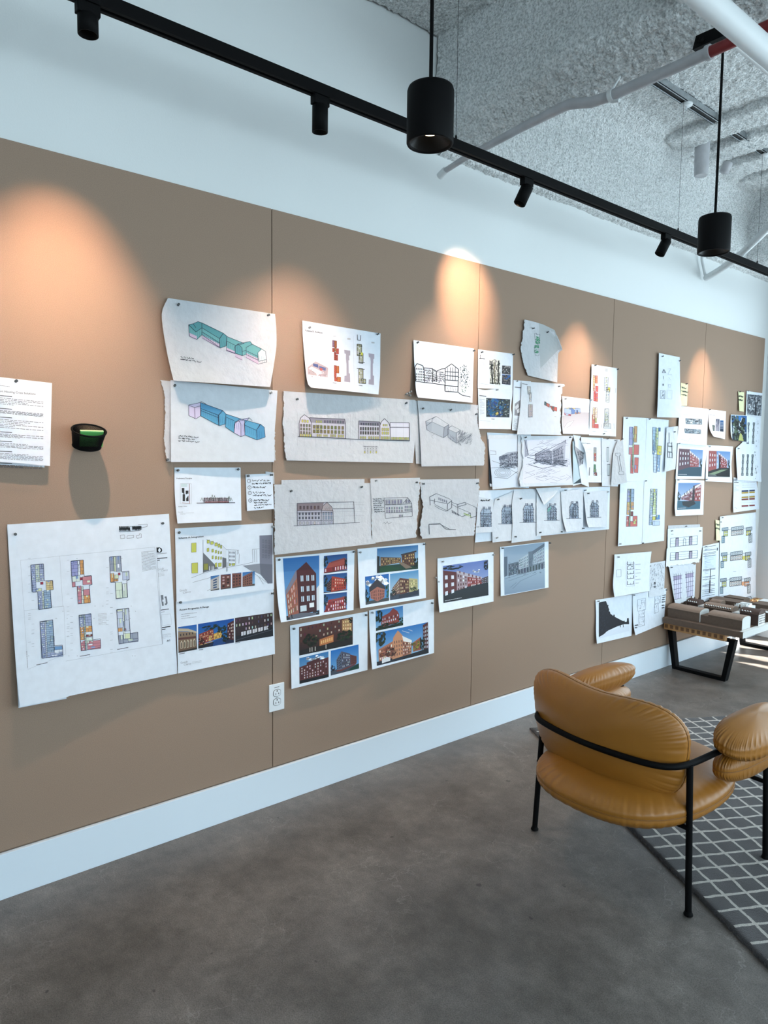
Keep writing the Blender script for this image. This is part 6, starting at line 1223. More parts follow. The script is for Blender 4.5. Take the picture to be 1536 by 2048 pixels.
# aerial model pages + trace with orange strip
Sheet('white page half hidden behind the trace with small orange plan', 'paper', [(1027, 760), (1062, 763), (1060, 864), (1024, 860)], 0, (0, 0, .004, .008, .004), pin=[(1033, 763)])
s = Sheet('white page with grey aerial view behind the orange plan trace', 'paper', [(1027, 760), (1062, 763), (1060, 864), (1024, 860.5)], 1, (0, 0, .004, .008, .004))
s.Ln([o6(430, 740), o6(492, 748)], 1.2, BL); s.P([o6(430, 900), o6(484, 862), o6(484, 1018), o6(426, 1012)], (150, 150, 156), 1); s.P([o6(430, 930), o6(462, 900), o6(470, 930), o6(440, 960)], (206, 208, 212), 2); s.P([o6(450, 960), o6(480, 940), o6(480, 980), o6(455, 990)], (226, 226, 230), 2); words(s, Q(o6(424, 1040), o6(460, 1044), o6(452, 1150), o6(412, 1140)), 8, 5, (100, 104, 112), .5); s.done()
s = Sheet('trace sheet with small orange building strip and pinkish plan', 'tracing paper', [(1043, 763), (1128, 768), (1123, 870), (1034, 868.5)], 2, (0, .003, .012, .012, .008), 'tracew', L=[(1042, 795), (1039, 830)], R=[(1128, 772), (1123, 782), (1121, 830)], torn='r', pin=[(1116.5, 773)], name='trace_sheet', ripple=.004)
q = Q(o6(548, 730), o6(580, 732), o6(598, 880), o6(566, 876)); strip(s, Q(o6(550, 732), o6(588, 734), o6(588, 880), o6(566, 878)), [(0, 0, .8, .5, (206, 200, 194)), (.3, .4, 1, 1, (214, 206, 200))], 3, 2); strip(s, Q(o6(562, 908), o6(600, 908), o6(600, 1028), o6(562, 1030)), [(0, 0, 1, 1, (206, 190, 190))], 3, 3)
for P, c in ((((716, 882), (765, 905), (762, 935), (718, 912)), (200, 110, 96)), (((768, 920), (835, 935), (834, 972), (790, 962)), (214, 104, 88)), (((716, 878), (730, 884), (738, 920), (716, 912)), (80, 110, 116)), (((790, 930), (806, 926), (806, 975), (796, 972)), (84, 120, 110))): s.P([o6(*p) for p in P], c, 2); s.Ln([o6(*p) for p in P + P[:1]], .5, (60, 56, 60))
s.Ln([o6(500, 708), o6(552, 714)], .9, (90, 94, 100)); s.Ln([o6(810, 1022), o6(828, 1024)], .5, (120, 124, 130)); s.done()
# colour building aerial
s = Sheet('white sheet with blue and red aerial building render', 'paper', [(1124, 792), (1182, 799), (1181.5, 869), (1126, 867.5)], 1, (0, .002, .010, .006, .006), L=[(1125, 815), (1123.5, 845)], pin=[(1129.5, 798), (1181.5, 800.5)])
s.P([o6(884, 1020), o6(1000, 975), o6(1145, 985), o6(1135, 1138), o6(888, 1125)], (196, 190, 196), 1, col2=(206, 202, 206))
for P, c in ((((904, 944), (948, 938), (972, 950), (970, 1004), (930, 1012), (904, 990)), (176, 196, 226)), (((905, 986), (968, 1002), (968, 1018), (906, 1004)), (206, 84, 92)), (((948, 950), (975, 938), (1008, 962), (1004, 996), (975, 1000), (972, 958)), (108, 140, 200)), (((1010, 940), (1058, 944), (1062, 990), (1024, 994), (1008, 970)), (168, 192, 226)), (((1022, 962), (1036, 960), (1036, 994), (1022, 992)), (84, 104, 160)), (((1010, 985), (1062, 978), (1062, 992), (1012, 1000)), (216, 150, 110)), (((904, 944), (948, 938), (1060, 944), (1058, 950), (948, 946)), (226, 206, 110)), (((900, 1130), (940, 1080), (1000, 1060), (960, 1110), (920, 1134)), (226, 224, 230))): s.P([o6(*p) for p in P], c, 2); s.Ln([o6(*p) for p in P + P[:1]], .3, (110, 110, 130))
s.done()
# tall four-plan sheet
s = Sheet('tall white sheet with four narrow red and grey floor plans', 'plan drawing', [(1183.5, 728.5), (1234.5, 736.5), (1232, 873), (1178, 870.5)], 2, (0, .002, .006, .006, .004), L=[(1182, 780), (1179.5, 830)], pin=[(1189, 731), (1234, 739), (1206, 868)])
RR = (226, 108, 104)
strip(s, Q(o6(1182, 626), o6(1232, 632), o6(1228, 880), o6(1180, 872)), [(0, 0, .35, .6, (226, 214, 170)), (.4, .0, .85, .3, (236, 150, 110)), (.5, .4, 1, .62, RR), (0, .4, .35, .6, (226, 196, 150)), (.15, .62, .5, 1, RR), (.5, .66, .95, 1, RR)], 3, 1, (170, 70, 66))
strip(s, Q(o6(1176, 936), o6(1232, 938), o6(1234, 1136), o6(1172, 1130)), [(.1, 0, .4, .6, (226, 214, 180)), (.45, 0, .8, .5, (240, 220, 200)), (0, .35, .4, 1, (230, 130, 110)), (.4, .8, 1, 1, RR), (.45, .5, .7, .75, (200, 206, 120))], 3, 2, (150, 80, 76))
strip(s, Q(o6(1292, 644), o6(1350, 650), o6(1340, 888), o6(1290, 880)), [(0, 0, .6, .55, (216, 220, 224)), (.3, .5, .9, 1, (216, 222, 220)), (.3, .4, 1, .58, (230, 214, 80))], 4, 3); strip(s, Q(o6(1290, 946), o6(1350, 950), o6(1352, 1140), o6(1284, 1134)), [(.1, 0, .7, .9, (222, 224, 220)), (.2, .3, .6, .7, (226, 220, 120)), (0, .75, 1, 1, (214, 218, 222))], 4, 4)
for a, b in ((1176, 552), (1296, 560)): s.P([o6(a, b), o6(a+26, b+3), o6(a+26, b+33), o6(a, b+30)], (200, 200, 204), 2)
for P in (((1400, 750), (1398, 796)), ((1382, 1090), (1384, 1138)), ((1266, 1095), (1264, 1130)), ((1176, 1162), (1210, 1166)), ((1286, 1162), (1320, 1166))): s.Ln([o6(*p) for p in P], .4, (150, 154, 160))
s.done()
# street perspective cluster
s = Sheet('dark-edged print behind the left street sketch trace', 'photo print', [(974, 865), (1062, 869), (1058, 976), (980, 973)], 0, (0, 0, .004, .010, .004)); s.P([(975.5, 878), (981, 879), (983.5, 968), (979, 967)], (26, 34, 46), 1); s.done()
s = Sheet('left trace sheet with shaded street sketch and ellipse on the ground', 'tracing paper', [(976.5, 870), (1040, 870), (1036.5, 974), (985, 979)], 1, (.001, 0, .006, .014, .008), 'tracew', L=[(978, 900), (982, 940)], name='trace_sheet', ripple=.002)
def street(s, q, seed, right=True):
    facade(s, q, [(.34, .42), (.62, .30), (.62, .62), (.34, .56)] if right else [(0, .3), (.5, .4), (.5, .6), (0, .7)], (166, 172, 186), 0, 0, lv=1)
SP = (70, 74, 92)
q = Q(o6(185, 1240), o6(470, 1240), o6(462, 1700), o6(215, 1700)); fill(s, q, (208, 216, 228), 1, (200, 210, 222))
uvp(s, q, [(.32, .36), (.62, .27), (1, .25), (1, .55), (.62, .58), (.32, .52)], (178, 184, 198), 2); strokes(s, Q(q(.32, .36), q(1, .25), q(1, .56), q(.32, .53)), 260, 3, SP, .5, .12, (0, 1.57)); uvp(s, q, [(.3, .37), (.62, .31), (.62, .4), (.3, .44)], (120, 126, 144), 3); wins(s, Q(q(.62, .3), q(1, .26), q(1, .55), q(.62, .56)), 6, 4, (96, 100, 118), 3, .4, .5); strokes(s, Q(q(.3, .5), q(1, .5), q(1, .62), q(.3, .60)), 110, 5, SP, .45, .2, (0.05, .5))
for k in range(4): uvl(s, q, [(.42 + (.12 + .06*k)*math.cos(a*PI/12), .70 + (.035 + .02*k)*math.sin(a*PI/12)) for a in range(25)], .45, (120, 126, 142), 4)
for P in (((0, .24), (.2, .25), (.2, .32), (0, .32)), ((.05, .45), (.3, .5), (.5, .62)), ((0, .6), (.5, .58), (1, .72)), ((.1, .8), (.6, .82), (1, .66))): uvl(s, q, list(P), .5, SP)
s.done()
s = Sheet('trace edge between the two street sketches', 'tracing paper', [(1036, 870), (1046, 870), (1052, 976), (1035.5, 969)], 2, (0, 0, .010, .003, .004), 'tracew', name='trace_sheet').done()
s = Sheet('centre trace sheet with shaded perspective of a street of gabled blocks', 'tracing paper', [(1042, 872), (1147, 871.5), (1146, 970), (1040, 974)], 3, (.001, .001, .012, .016, .010), 'tracew', L=[(1044, 900), (1046, 925), (1040, 950)], R=[(1141, 890), (1143, 930)], torn='l', pin=[(1050, 875.5), (1139, 875)], name='trace_sheet', ripple=.002)
q = Q(o6(525, 1246), o6(940, 1246), o6(975, 1660), o6(505, 1665)); fill(s, q, (206, 210, 224), 1, (214, 214, 226))
uvp(s, q, [(.62, .24), (.95, .0), (.88, .60), (.64, .58)], (186, 188, 204), 2); uvp(s, q, [(.24, .32), (.55, .20), (.62, .30), (.62, .55), (.24, .50)], (176, 178, 196), 2); uvp(s, q, [(0, 0), (.05, 0), (.10, .36), (.02, .40)], (170, 174, 190), 2)
for j in range(6): uvl(s, q, [(.64, .28 + j*.055), (.88, .14 + j*.085)], .6, SP)
for i in range(8): u = .66 + i*.028; uvl(s, q, [(u, .22), (u, .58)], .5, SP)
wins(s, Q(q(.66, .26), q(.86, .12), q(.86, .56), q(.66, .56)), 5, 4, (110, 112, 132), 3, .4, .5); strokes(s, Q(q(.24, .32), q(.62, .24), q(.62, .55), q(.24, .50)), 320, 7, SP, .5, .09, (1.57, 1.57, -.2)); strokes(s, Q(q(.2, .46), q(.95, .46), q(.95, .60), q(.2, .56)), 130, 9, SP, .55, .12, (.2, -.1)); strokes(s, q, 90, 12, (150, 154, 172), .35, .25, (.35, -.35))
for P in (((.0, .0), (.10, .35), (.26, .36)), ((.55, .22), (.95, .02)), ((.07, .4), (.5, .52), (.95, .62)), ((.1, .56), (.4, .66), (.7, .6), (.4, .54)), ((.94, .0), (.95, .1)), ((.24, .34), (.52, .18))): uvl(s, q, list(P), .7, SP)
s.done()
# curled stack right of it
s = Sheet('grey print with curled white corner behind the centre street sketch', 'paper', [(1146, 870), (1162, 872), (1163, 967), (1146, 972)], 1, (0, .012, .01, .004, .004), L=[(1148, 900), (1147, 940)], R=[(1156, 890), (1160, 925)]); s.P([o6(985, 1260), o6(1000, 1260), o6(1050, 1500), o6(1065, 1610), o6(990, 1670)], (186, 206, 216), 1); s.P([o6(990, 1670), o6(1065, 1612), o6(1068, 1660)], (30, 50, 58), 2); s.done()
s = Sheet('narrow curled sketch page with white folded corner', 'paper', [(1147, 869), (1171, 905), (1178, 974), (1163, 968)], 2, (.001, .022, .010, .008, .006), T=[(1158, 878), (1167, 893)], L=[(1150, 890), (1156, 925)]); s.P([o6(1000, 1300), o6(1055, 1345), o6(1095, 1370), o6(1085, 1470), o6(1048, 1500)], (176, 178, 186), 1); strokes(s, q4(o6, (1015, 1340), (1095, 1370), (1085, 1480), (1040, 1480)), 60, 3, (90, 92, 104), .5, .4, (1.57, 0)); s.done()
s = Sheet('white page with vertical red and green plan strips, titled scheme A', 'plan drawing', [(1162, 874), (1206, 876), (1206, 965), (1163, 964.5)], 1, (.004, 0, .006, .010, .006))
s.T('Scheme A: Integration', o6(1072, 1281), o6(1156, 1286), 2.0, BL, True); strip(s, Q(o6(1190, 1320), o6(1212, 1322), o6(1212, 1455), o6(1190, 1450)), [(0, 0, 1, .4, (190, 186, 186)), (0, .4, 1, .72, (206, 90, 76)), (0, .72, 1, 1, (196, 120, 100))], 3, 1); strip(s, Q(o6(1190, 1482), o6(1214, 1485), o6(1220, 1592), o6(1186, 1588)), [(0, 0, .7, .4, (80, 140, 96)), (0, .4, .8, .7, (120, 150, 90)), (.1, .7, 1, 1, (150, 80, 70))], 3, 2)
words(s, Q(o6(1088, 1310), o6(1170, 1312), o6(1170, 1380), o6(1090, 1378)), 4, 4, (206, 208, 214), .4); s.Ln([o6(1148, 1510), o6(1144, 1590)], 1.2, (110, 112, 118)); s.P([o6(1236, 1390), o6(1262, 1392), o6(1262, 1585), o6(1236, 1580)], (214, 218, 224), 1); s.done()
s = Sheet('white page with grey bar plans and torn edge beside the plan strips', 'plan drawing', [(1203, 877), (1240, 879), (1236, 973), (1204, 972)], 2, (0, 0, .008, .008, .006), 'tracew', pin=[(1213.5, 878)])
for (a, b, c, d) in ((1312, 1320, 1332, 1455), (1318, 1482, 1345, 1590)): q = Q(o6(a, b), o6(c, b), o6(c, d), o6(a, d)); fill(s, q, (186, 198, 206), 1); frame(s, q, .35, (120, 128, 136)); s.Ln([o6(a, b), o6(c, b)], 1.1, (60, 62, 70)); s.Ln([o6(a + 4, d), o6(c - 6, d)], 1.0, (60, 62, 70))
s.Ln([o6(1368, 1372), o6(1366, 1520), o6(1376, 1545), o6(1362, 1590)], .8, (100, 104, 112)); s.P([o6(1312, 1248), o6(1350, 1270), o6(1335, 1300), o6(1312, 1290)], (206, 214, 220), 1); s.done()
s = Sheet('translucent trace with a single I-shaped outline', 'tracing paper', [(1236, 880), (1246, 879), (1254, 965), (1222, 972)], 3, (.004, 0, .010, .012, .008), 'trace', L=[(1227, 905), (1224, 940)], R=[(1248, 910), (1252, 945)], T=[(1240, 882)], pin=[(1229, 881), (1243, 879)], name='trace_sheet', ripple=.003)
s.Ln([o6(*p) for p in ((1395, 1376), (1440, 1372), (1446, 1395), (1432, 1402), (1458, 1548), (1474, 1552), (1476, 1580), (1430, 1578), (1428, 1556), (1440, 1550), (1416, 1404), (1396, 1398), (1395, 1376))], .6, (110, 114, 122)); s.done()
# row of tower sketches
Sheet('long white backing strip behind the six tower sketches', 'paper', [(958, 981), (1220, 973), (1218, 1058.5), (950, 1085)], 0, (0, 0, .004, .004, .003), N=18, pin=[(1011, 1075) if False else (1169, 981)]).done()
def tower(s, cx, top, w, h, roof=0, tint=None, seed=0):
    q = Q((cx - w/2, top), (cx + w/2, top), (cx + w/2, top + h), (cx - w/2, top + h)); IKB = (66, 74, 92)
    uvp(s, q, [(0, .30), (.22, .10), (.78, .10), (1, .30), (1, 1), (0, 1)], (172, 188, 208), 1)
    if roof == 0: uvl(s, q, [(-.05, .32), (.15, .10), (.85, .10), (1.05, .32)], .8, IKB)
    else: uvl(s, q, [(-.05, .34), (.25, .12), (.9, .26), (1.05, .36)], .8, IKB)
    if tint: uvp(s, q, [(.02, .34), (.38, .16), (.38, .36), (.02, .50)], tint, 3)
    for x in (0, .3, .5, .72, 1): uvl(s, q, [(x, .30), (x, 1)], .6, IKB)
    for y in (.34, .5, .66, .84): uvl(s, q, [(-.06, y), (1.06, y - .01)], .6, IKB)
    wins(s, q, 5, 4, (84, 94, 116), 2, .45, .55, 16, seed, u0=.04, v0=.36, u1=.96, v1=.98)
    for x in (.2, .34, .74, .86): uvp(s, q, [(x, -.02), (x+.08, -.02), (x+.08, .12), (x, .12)], (84, 92, 112), 3)
    strokes(s, q, 50, seed + 2, IKB, .45, .3, (1.57, 0)); uvl(s, q, [(-.4, 1.0), (1.35, .985)], .8, IKB); strokes(s, Q(q(-.1, .84), q(1.1, .84), q(1.1, 1), q(-.1, 1)), 26, seed + 5, (50, 56, 74), .7, .12, (1.57, 0))
tw = [('first tower sketch trace from the left, with a pencil heading', [(957, 993), (987, 1000), (986, 1064), (951, 1066)], dict(cx=972, top=1014, w=21, h=40), [(995, 999.5)], 1, None, None),
      ('second tower sketch trace from the left in the row of six', [(990, 998), (1027, 982), (1024, 1081), (985, 1085)], dict(cx=1014, top=1010, w=20, h=38), [(993, 1076)], 1, [(986.5, 1020), (984.5, 1050)], None),
      ('third tower sketch trace from the left in the row of six', [(1028, 981), (1075, 978), (1082, 1078), (1023, 1086)], dict(cx=1057, top=1007, w=20, h=38), [(1040.5, 998), (1029.5, 1073.5)], 2, [(1024, 1010), (1025, 1050)], None),
      ('fourth tower sketch trace with a pale green roof corner', [(1073, 984), (1124, 980), (1130, 1065), (1073, 1073)], dict(cx=1104, top=1007, w=18, h=34, roof=1, tint=(130, 206, 190)), [(1079, 1065.5), (1122, 1063.5)], 3, None, None),
      ('fifth tower sketch trace with rounded lower left corner', [(1122, 983), (1166, 977), (1166, 1060.5), (1133, 1064)], dict(cx=1148, top=1003, w=17, h=34, roof=1), [(1129, 980.5), (1165, 1057)], 4, [(1123, 1010), (1126, 1040)], .024),
      ('sixth tower sketch trace, rightmost of the row', [(1167, 984), (1216, 981), (1214, 1054.5), (1177, 1054.5)], dict(cx=1189, top=1001, w=16, h=34, roof=1), [(1175, 987), (1214.5, 984)], 2, [(1169, 1005), (1173, 1040)], .03)]
for k, (lb, c, tk, pn, ly, L_, lift) in enumerate(tw):
    s = Sheet(lb, 'tracing paper', c, ly, (.001, .001, .006, lift or .008, .006), 'tracew', L=L_, pin=pn, name='trace_sheet', ripple=.002, group=None); tower(s, seed=k, **tk)
    if k == 0: scrawl(s, Q((961, 998), (985, 996), (985, 1003), (961, 1004)), 1, 3, BL, 1.0)
    s.done()
s = Sheet('white triangular fold of trace above the fourth tower sketch', 'tracing paper', [(1072, 976.5), (1122, 974), (1107, 993), (1088, 1010)], 5, (0, 0, .006, .010, .004), 'tracew', name='trace_sheet'); s.done()
# tall icon sheet
s = Sheet('tall narrow white sheet with faint triangle icons, flaring at its foot', 'paper', [(1318, 706), (1359.5, 714.5), (1366.5, 835.5), (1314, 834.5)], 3, (0, .002, .045, .012, .018), R=[(1360, 755), (1361, 790), (1364, 818)], L=[(1317, 750), (1315.5, 800)], pin=[(1324, 713), (1358.5, 722)])
s.Ln([o8(*p) for p in ((508, 318), (524, 282), (544, 318), (508, 318), (524, 295), (534, 314))], .6, (110, 116, 124)); s.Ln([o8(*p) for p in ((570, 280), (592, 280), (562, 335), (602, 338))], .35, (180, 186, 192)); s.Ln([o8(520, 350), o8(522, 382)], .5, (130, 136, 142)); s.P([o8(510, 425), o8(524, 425), o8(524, 445), o8(510, 445)], (120, 126, 134), 2); frame(s, q4(o8, (490, 490), (536, 492), (534, 572), (490, 570)), .5, (140, 146, 154)); strokes(s, q4(o8, (498, 500), (528, 500), (528, 565), (498, 562)), 22, 3, (130, 136, 146), .5, .4, (1.57, 0)); frame(s, q4(o8, (556, 486), (604, 490), (602, 574), (554, 572)), .25, (186, 192, 198)); s.Ln([o8(570, 360), o8(590, 390)], .3, (180, 186, 192)); frame(s, q4(o8, (568, 430), (590, 432), (588, 462), (570, 460)), .3, (180, 186, 192)); s.done()
# sticky notes
for lb, c, ly, pn, sd, nl in (('yellow sticky note with black writing beside the tall icon sheet', [(1362, 765.5), (1376, 769), (1374, 811.5), (1361, 811.5)], 2, (1371.5, 768.5), 3, 3), ('small yellow sticky note at the right, left of the tree sketch', [(1476.5, 783), (1488, 784.5), (1487.5, 823.5), (1478.5, 822)], 1, (1479, 784), 5, 2), ('yellow sticky note tucked behind the tall three-plan sheet', [(1431, 1039.5), (1444, 1042), (1442, 1081), (1432.5, 1081)], 1, (1440, 1044), 7, 2)):
    s = Sheet(lb, 'sticky note', c, ly, (0, 0, .006, .010, .008), 'sticky', pin=[pn], name='sticky_note'); q = Q((c[0][0] + 1.2, c[0][1] + 5), (c[1][0] - .8, c[1][1] + 5), (c[1][0] - .8, c[1][1] + 8 + nl*6), (c[0][0] + 1.2, c[0][1] + 8 + nl*6)); scrawl(s, q, nl, sd, (70, 78, 66), .7, .26); s.done()
# four plan strips
PU, YL, RE, OG2, LG, BB = (160, 164, 206), (214, 206, 96), (206, 104, 96), (206, 158, 104), (200, 216, 160), (120, 156, 200)
s = Sheet('upper left of four plan strips, purple orange and red', 'plan drawing', [(1247, 833.5), (1293.5, 836), (1288.5, 962.5), (1242.5, 963.5)], 1, (0, 0, .002, .002, .002), pin=[(1252, 836.5)]); strip(s, Q(o8(190, 836), o8(290, 840), o8(272, 1300), o8(180, 1296)), [(0, .02, .35, .40, PU), (.45, 0, .75, .34, OG2), (.35, .05, .48, .95, LG), (.5, .39, 1, .6, RE), (0, .45, .35, .6, (196, 120, 130)), (.2, .6, .5, 1, RE), (.6, .66, 1, .98, RE)], 2, 1); s.done()
s = Sheet('upper right of four plan strips, mostly blue and yellow', 'plan drawing', [(1294, 836), (1337.5, 840), (1331.5, 960), (1288.5, 962.5)], 1, (0, 0, .002, .002, .002), pin=[(1298.5, 838.5)]); strip(s, Q(o8(415, 848), o8(510, 855), o8(490, 1295), o8(415, 1285)), [(0, 0, .4, .55, (160, 190, 214)), (.3, .02, .6, .5, LG), (.6, 0, .8, .08, (40, 110, 170)), (.5, .4, 1, .6, YL), (.1, .6, .5, 1, (184, 200, 226)), (.55, .6, .9, .97, (150, 180, 216)), (0, .3, .2, .6, BB)], 4, 2); s.done()
s = Sheet('lower left of four plan strips, with a red L-shaped foot', 'plan drawing', [(1240.5, 964), (1288, 962.5), (1283.5, 1088), (1236, 1092.5)], 2, (.001, .001, .004, .006, .003), pin=[(1285.5, 962) if False else (1239, 1088)]); strip(s, Q(o8(172, 1448), o8(268, 1450), o8(264, 1812), o8(158, 1815)), [(0, 0, .3, .35, PU), (0, .35, .25, .68, OG2), (.35, 0, .65, .33, (150, 176, 206)), (.35, .35, .65, .55, OG2), (.3, .6, .6, .72, (120, 60, 60)), (0, .72, .22, 1, RE), (.32, .86, 1, 1, RE), (.6, .72, 1, .9, RE), (.25, 0, .36, 1, LG), (.05, 0, .28, .08, YL)], 3, 3); s.done()
s = Sheet('lower right of four plan strips, blue with yellow rooms', 'plan drawing', [(1288.5, 962.5), (1331.5, 960), (1328, 1081.5), (1284, 1087.5)], 2, (.001, .001, .004, .004, .003), pin=[(1290.5, 962), (1284.5, 1086.5)]); strip(s, Q(o8(396, 1448), o8(485, 1450), o8(482, 1800), o8(380, 1806)), [(0, 0, .35, .45, (180, 196, 190)), (.05, 0, .5, .08, YL), (0, .45, .28, .98, (170, 190, 220)), (.3, .1, .6, .7, LG), (.6, 0, .7, .7, (190, 206, 226)), (.3, .75, .6, .85, YL), (.65, .72, 1, .84, (80, 140, 200)), (.35, .88, 1, 1, (184, 200, 226))], 4, 4); s.done()
s = Sheet('small trace with a black section sketch right of the plan strips', 'tracing paper', [(1333, 855), (1356, 852), (1351, 938), (1329.5, 944)], 3, (.001, .001, .008, .010, .006), 'tracew', pin=[(1348, 864)], name='trace_sheet')
for (a, b, c, d) in ((565, 1000, 602, 1030), (562, 1035, 604, 1085), (562, 1090, 606, 1140)): frame(s, q4(o8, (a, b), (c, b+4), (c, d+4), (a, d)), .7, (70, 78, 88))
for P in (((602, 992), (605, 1150)), ((562, 998), (560, 1145)), ((575, 900), (577, 1000)), ((560, 1030), (610, 1032)), ((580, 1085), (582, 1140))): s.Ln([o8(*p) for p in P], .7, (70, 78, 88))
s.done()
# section strip sheets
s = Sheet('white page with two grey building section strips above the brick photos', 'drawing', [(1364, 812), (1416.5, 818), (1413.5, 892), (1353, 886)], 2, (0, 0, .003, .006, .003), L=[(1358, 835), (1356.5, 860)])
for (a, b, c, d) in ((735, 762, 895, 822), (725, 862, 882, 912)): q = q4(o8, (a, b), (c, b+10), (c, d), (a+5, d-8)); fill(s, q, (130, 150, 164), 1); noisefill(s, q, [(60, 70, 80), (180, 196, 206), (90, 104, 116), (210, 220, 224)], 60, a, 2, .2); frame(s, q, .5, (60, 66, 76))
words(s, q4(o8, (715, 722), (760, 724), (760, 728), (715, 726)), 1, 2, (140, 144, 150), .5); s.Ln([o8(690, 965), o8(760, 985), o8(780, 950), o8(800, 990), o8(830, 970)], .35, (170, 176, 184)); s.done()
s = Sheet('small page with blue tower picture and curled lower left corner', 'photo print', [(1416.5, 818.5), (1452, 822.5), (1450, 878.5), (1427, 873)], 1, (0, 0, .006, .035, .010), L=[(1417, 840), (1420, 860)], pin=[(1418, 820)])
s.Ln([o8(965, 725), o8(1022, 733)], .6, (140, 144, 150))
q = q4(o8, (1030, 768), (1065, 770), (1062, 888), (1026, 885)); fill(s, q, (50, 60, 90), 1, (150, 150, 170)); strokes(s, q, 20, 3, (190, 190, 204), .5, .5, (1.57,)); q = q4(o8, (1070, 780), (1104, 782), (1104, 892), (1068, 888)); fill(s, q, (40, 96, 160), 1, (30, 34, 44))
for k in range(5): uvl(s, q, [(.1, .2 + k*.13), (.9, .18 + k*.13)], .8, (200, 210, 222))
q = q4(o8, (994, 826), (1020, 830), (1018, 884), (1000, 884)); fill(s, q, (60, 80, 76), 1); noisefill(s, q, [(30, 40, 40), (120, 130, 130)], 14, 2, 2, .3); s.done()
# brick photos on the right
def brickprint(s, q, flip=False, seed=0, red=(150, 70, 70)):
    photo(s, q, (96, 140, 196), (190, 206, 226), (40, 74, 92) if seed != 1 else (26, 36, 34), .78)
    if not flip:
        facade(s, q, [(0, 0), (.46, .0), (.50, .66), (0, .80)] if seed == 0 else [(0, 0), (.36, 0), (.38, .72), (0, .80)], (90, 60, 74) if seed == 0 else (150, 78, 78), 0, 0); wins(s, Q(q(.02, .05), q(.44, .10), q(.46, .58), q(.02, .68)), 4, 3, (196, 204, 220), 3, .36, .5, 10, 2)
        facade(s, q, [(.46, .10), (.86, .36), (.86, .64), (.50, .66)], red, 4, 8, (214, 206, 214), 3, alt=(90, 50, 56)); uvp(s, q, [(.44, .04), (.86, .33), (.86, .38), (.46, .14)], (206, 200, 210), 4); uvp(s, q, [(0, .80), (.5, .66), (1, .64), (1, 1), (0, 1)], (34, 70, 90) if seed == 0 else (20, 26, 28), 2.6); blob(s, q, .96, .5, .06, .16, (30, 60, 50), 3, lv=4)
        for u in (.52, .60, .68, .76): uvp(s, q, [(u, .06 + (u-.44)*.7), (u+.03, .06 + (u-.44)*.7), (u+.03, .16 + (u-.44)*.7), (u, .14 + (u-.44)*.7)], (90, 56, 62), 4.4)
        if seed == 1: uvp(s, q, [(.50, .14), (.54, .14), (.56, .68), (.48, .70)], (40, 30, 34), 5); uvp(s, q, [(0, .9), (.6, .72), (.9, .70), (.3, .92)], (130, 150, 120), 3.4)
    else:
        facade(s, q, [(.66, .12), (1, -.0), (1, .70), (.68, .70)], red, 4, 4, (210, 206, 214), 3, alt=(90, 46, 50)); facade(s, q, [(.16, .50), (.66, .20), (.66, .70), (.16, .62)], (136, 84, 96), 3, 8, (206, 200, 208), 4, alt=(80, 46, 52)); uvp(s, q, [(.14, .50), (.66, .16), (1, -.0), (1, .06), (.66, .26), (.16, .54)], (214, 210, 216), 4); uvp(s, q, [(.66, .1), (.72, .1), (.74, .7), (.62, .72)], (40, 34, 44), 5); uvp(s, q, [(0, .66), (1, .70), (1, 1), (0, 1)], (38, 92, 116), 2.6); uvp(s, q, [(.2, .70), (.7, .66), (.8, .8), (.5, .92), (.24, .84)], (18, 26, 34), 3); blob(s, q, .06, .5, .08, .16, (20, 50, 46), 3, lv=4)
        for u in (.28, .38, .5, .6): uvp(s, q, [(u, .38 - (u-.28)*.6), (u+.03, .36 - (u-.28)*.6), (u+.03, .46 - (u-.28)*.6), (u, .48 - (u-.28)*.6)], (60, 40, 48), 4.4)
    words(s, Q(q(.03, .92), q(.38, .92), q(.38, .96), q(.03, .96)), 1, 2, (230, 234, 240), .8, 1.0, 0)
s = Sheet('upper left brick dormitory photo with blue shadows on lawn', 'photo print', [(1355.5, 886), (1414, 892), (1408.5, 958), (1351, 958.5)], 1, (0, 0, .003, .004, .003), 'gloss', pin=[(1357, 887.5)]); brickprint(s, q4(o8, (672, 1056), (904, 1070), (890, 1326), (658, 1322))); s.done()
s = Sheet('lower left brick dormitory photo with dark tree shadow', 'photo print', [(1352, 959), (1408.5, 961), (1406.5, 1029.5), (1351, 1032)], 2, (0, .001, .008, .010, .006), 'gloss', L=[(1350.5, 985), (1349.5, 1015)], pin=[(1355.5, 960)]); brickprint(s, q4(o8, (665, 1390), (888, 1390), (876, 1642), (652, 1652)), True); s.done()
s = Sheet('right brick dormitory photo with a dark chimney in the middle', 'photo print', [(1413.5, 890), (1466, 893), (1464.5, 965), (1411, 962.5)], 1, (0, .001, .006, .002, .004), 'gloss', R=[(1465, 905), (1463, 930)], pin=[(1418.5, 893.5), (1412, 959)]); brickprint(s, q4(o8, (962, 1076), (1170, 1086), (1166, 1332), (952, 1328)), False, 1); s.done()
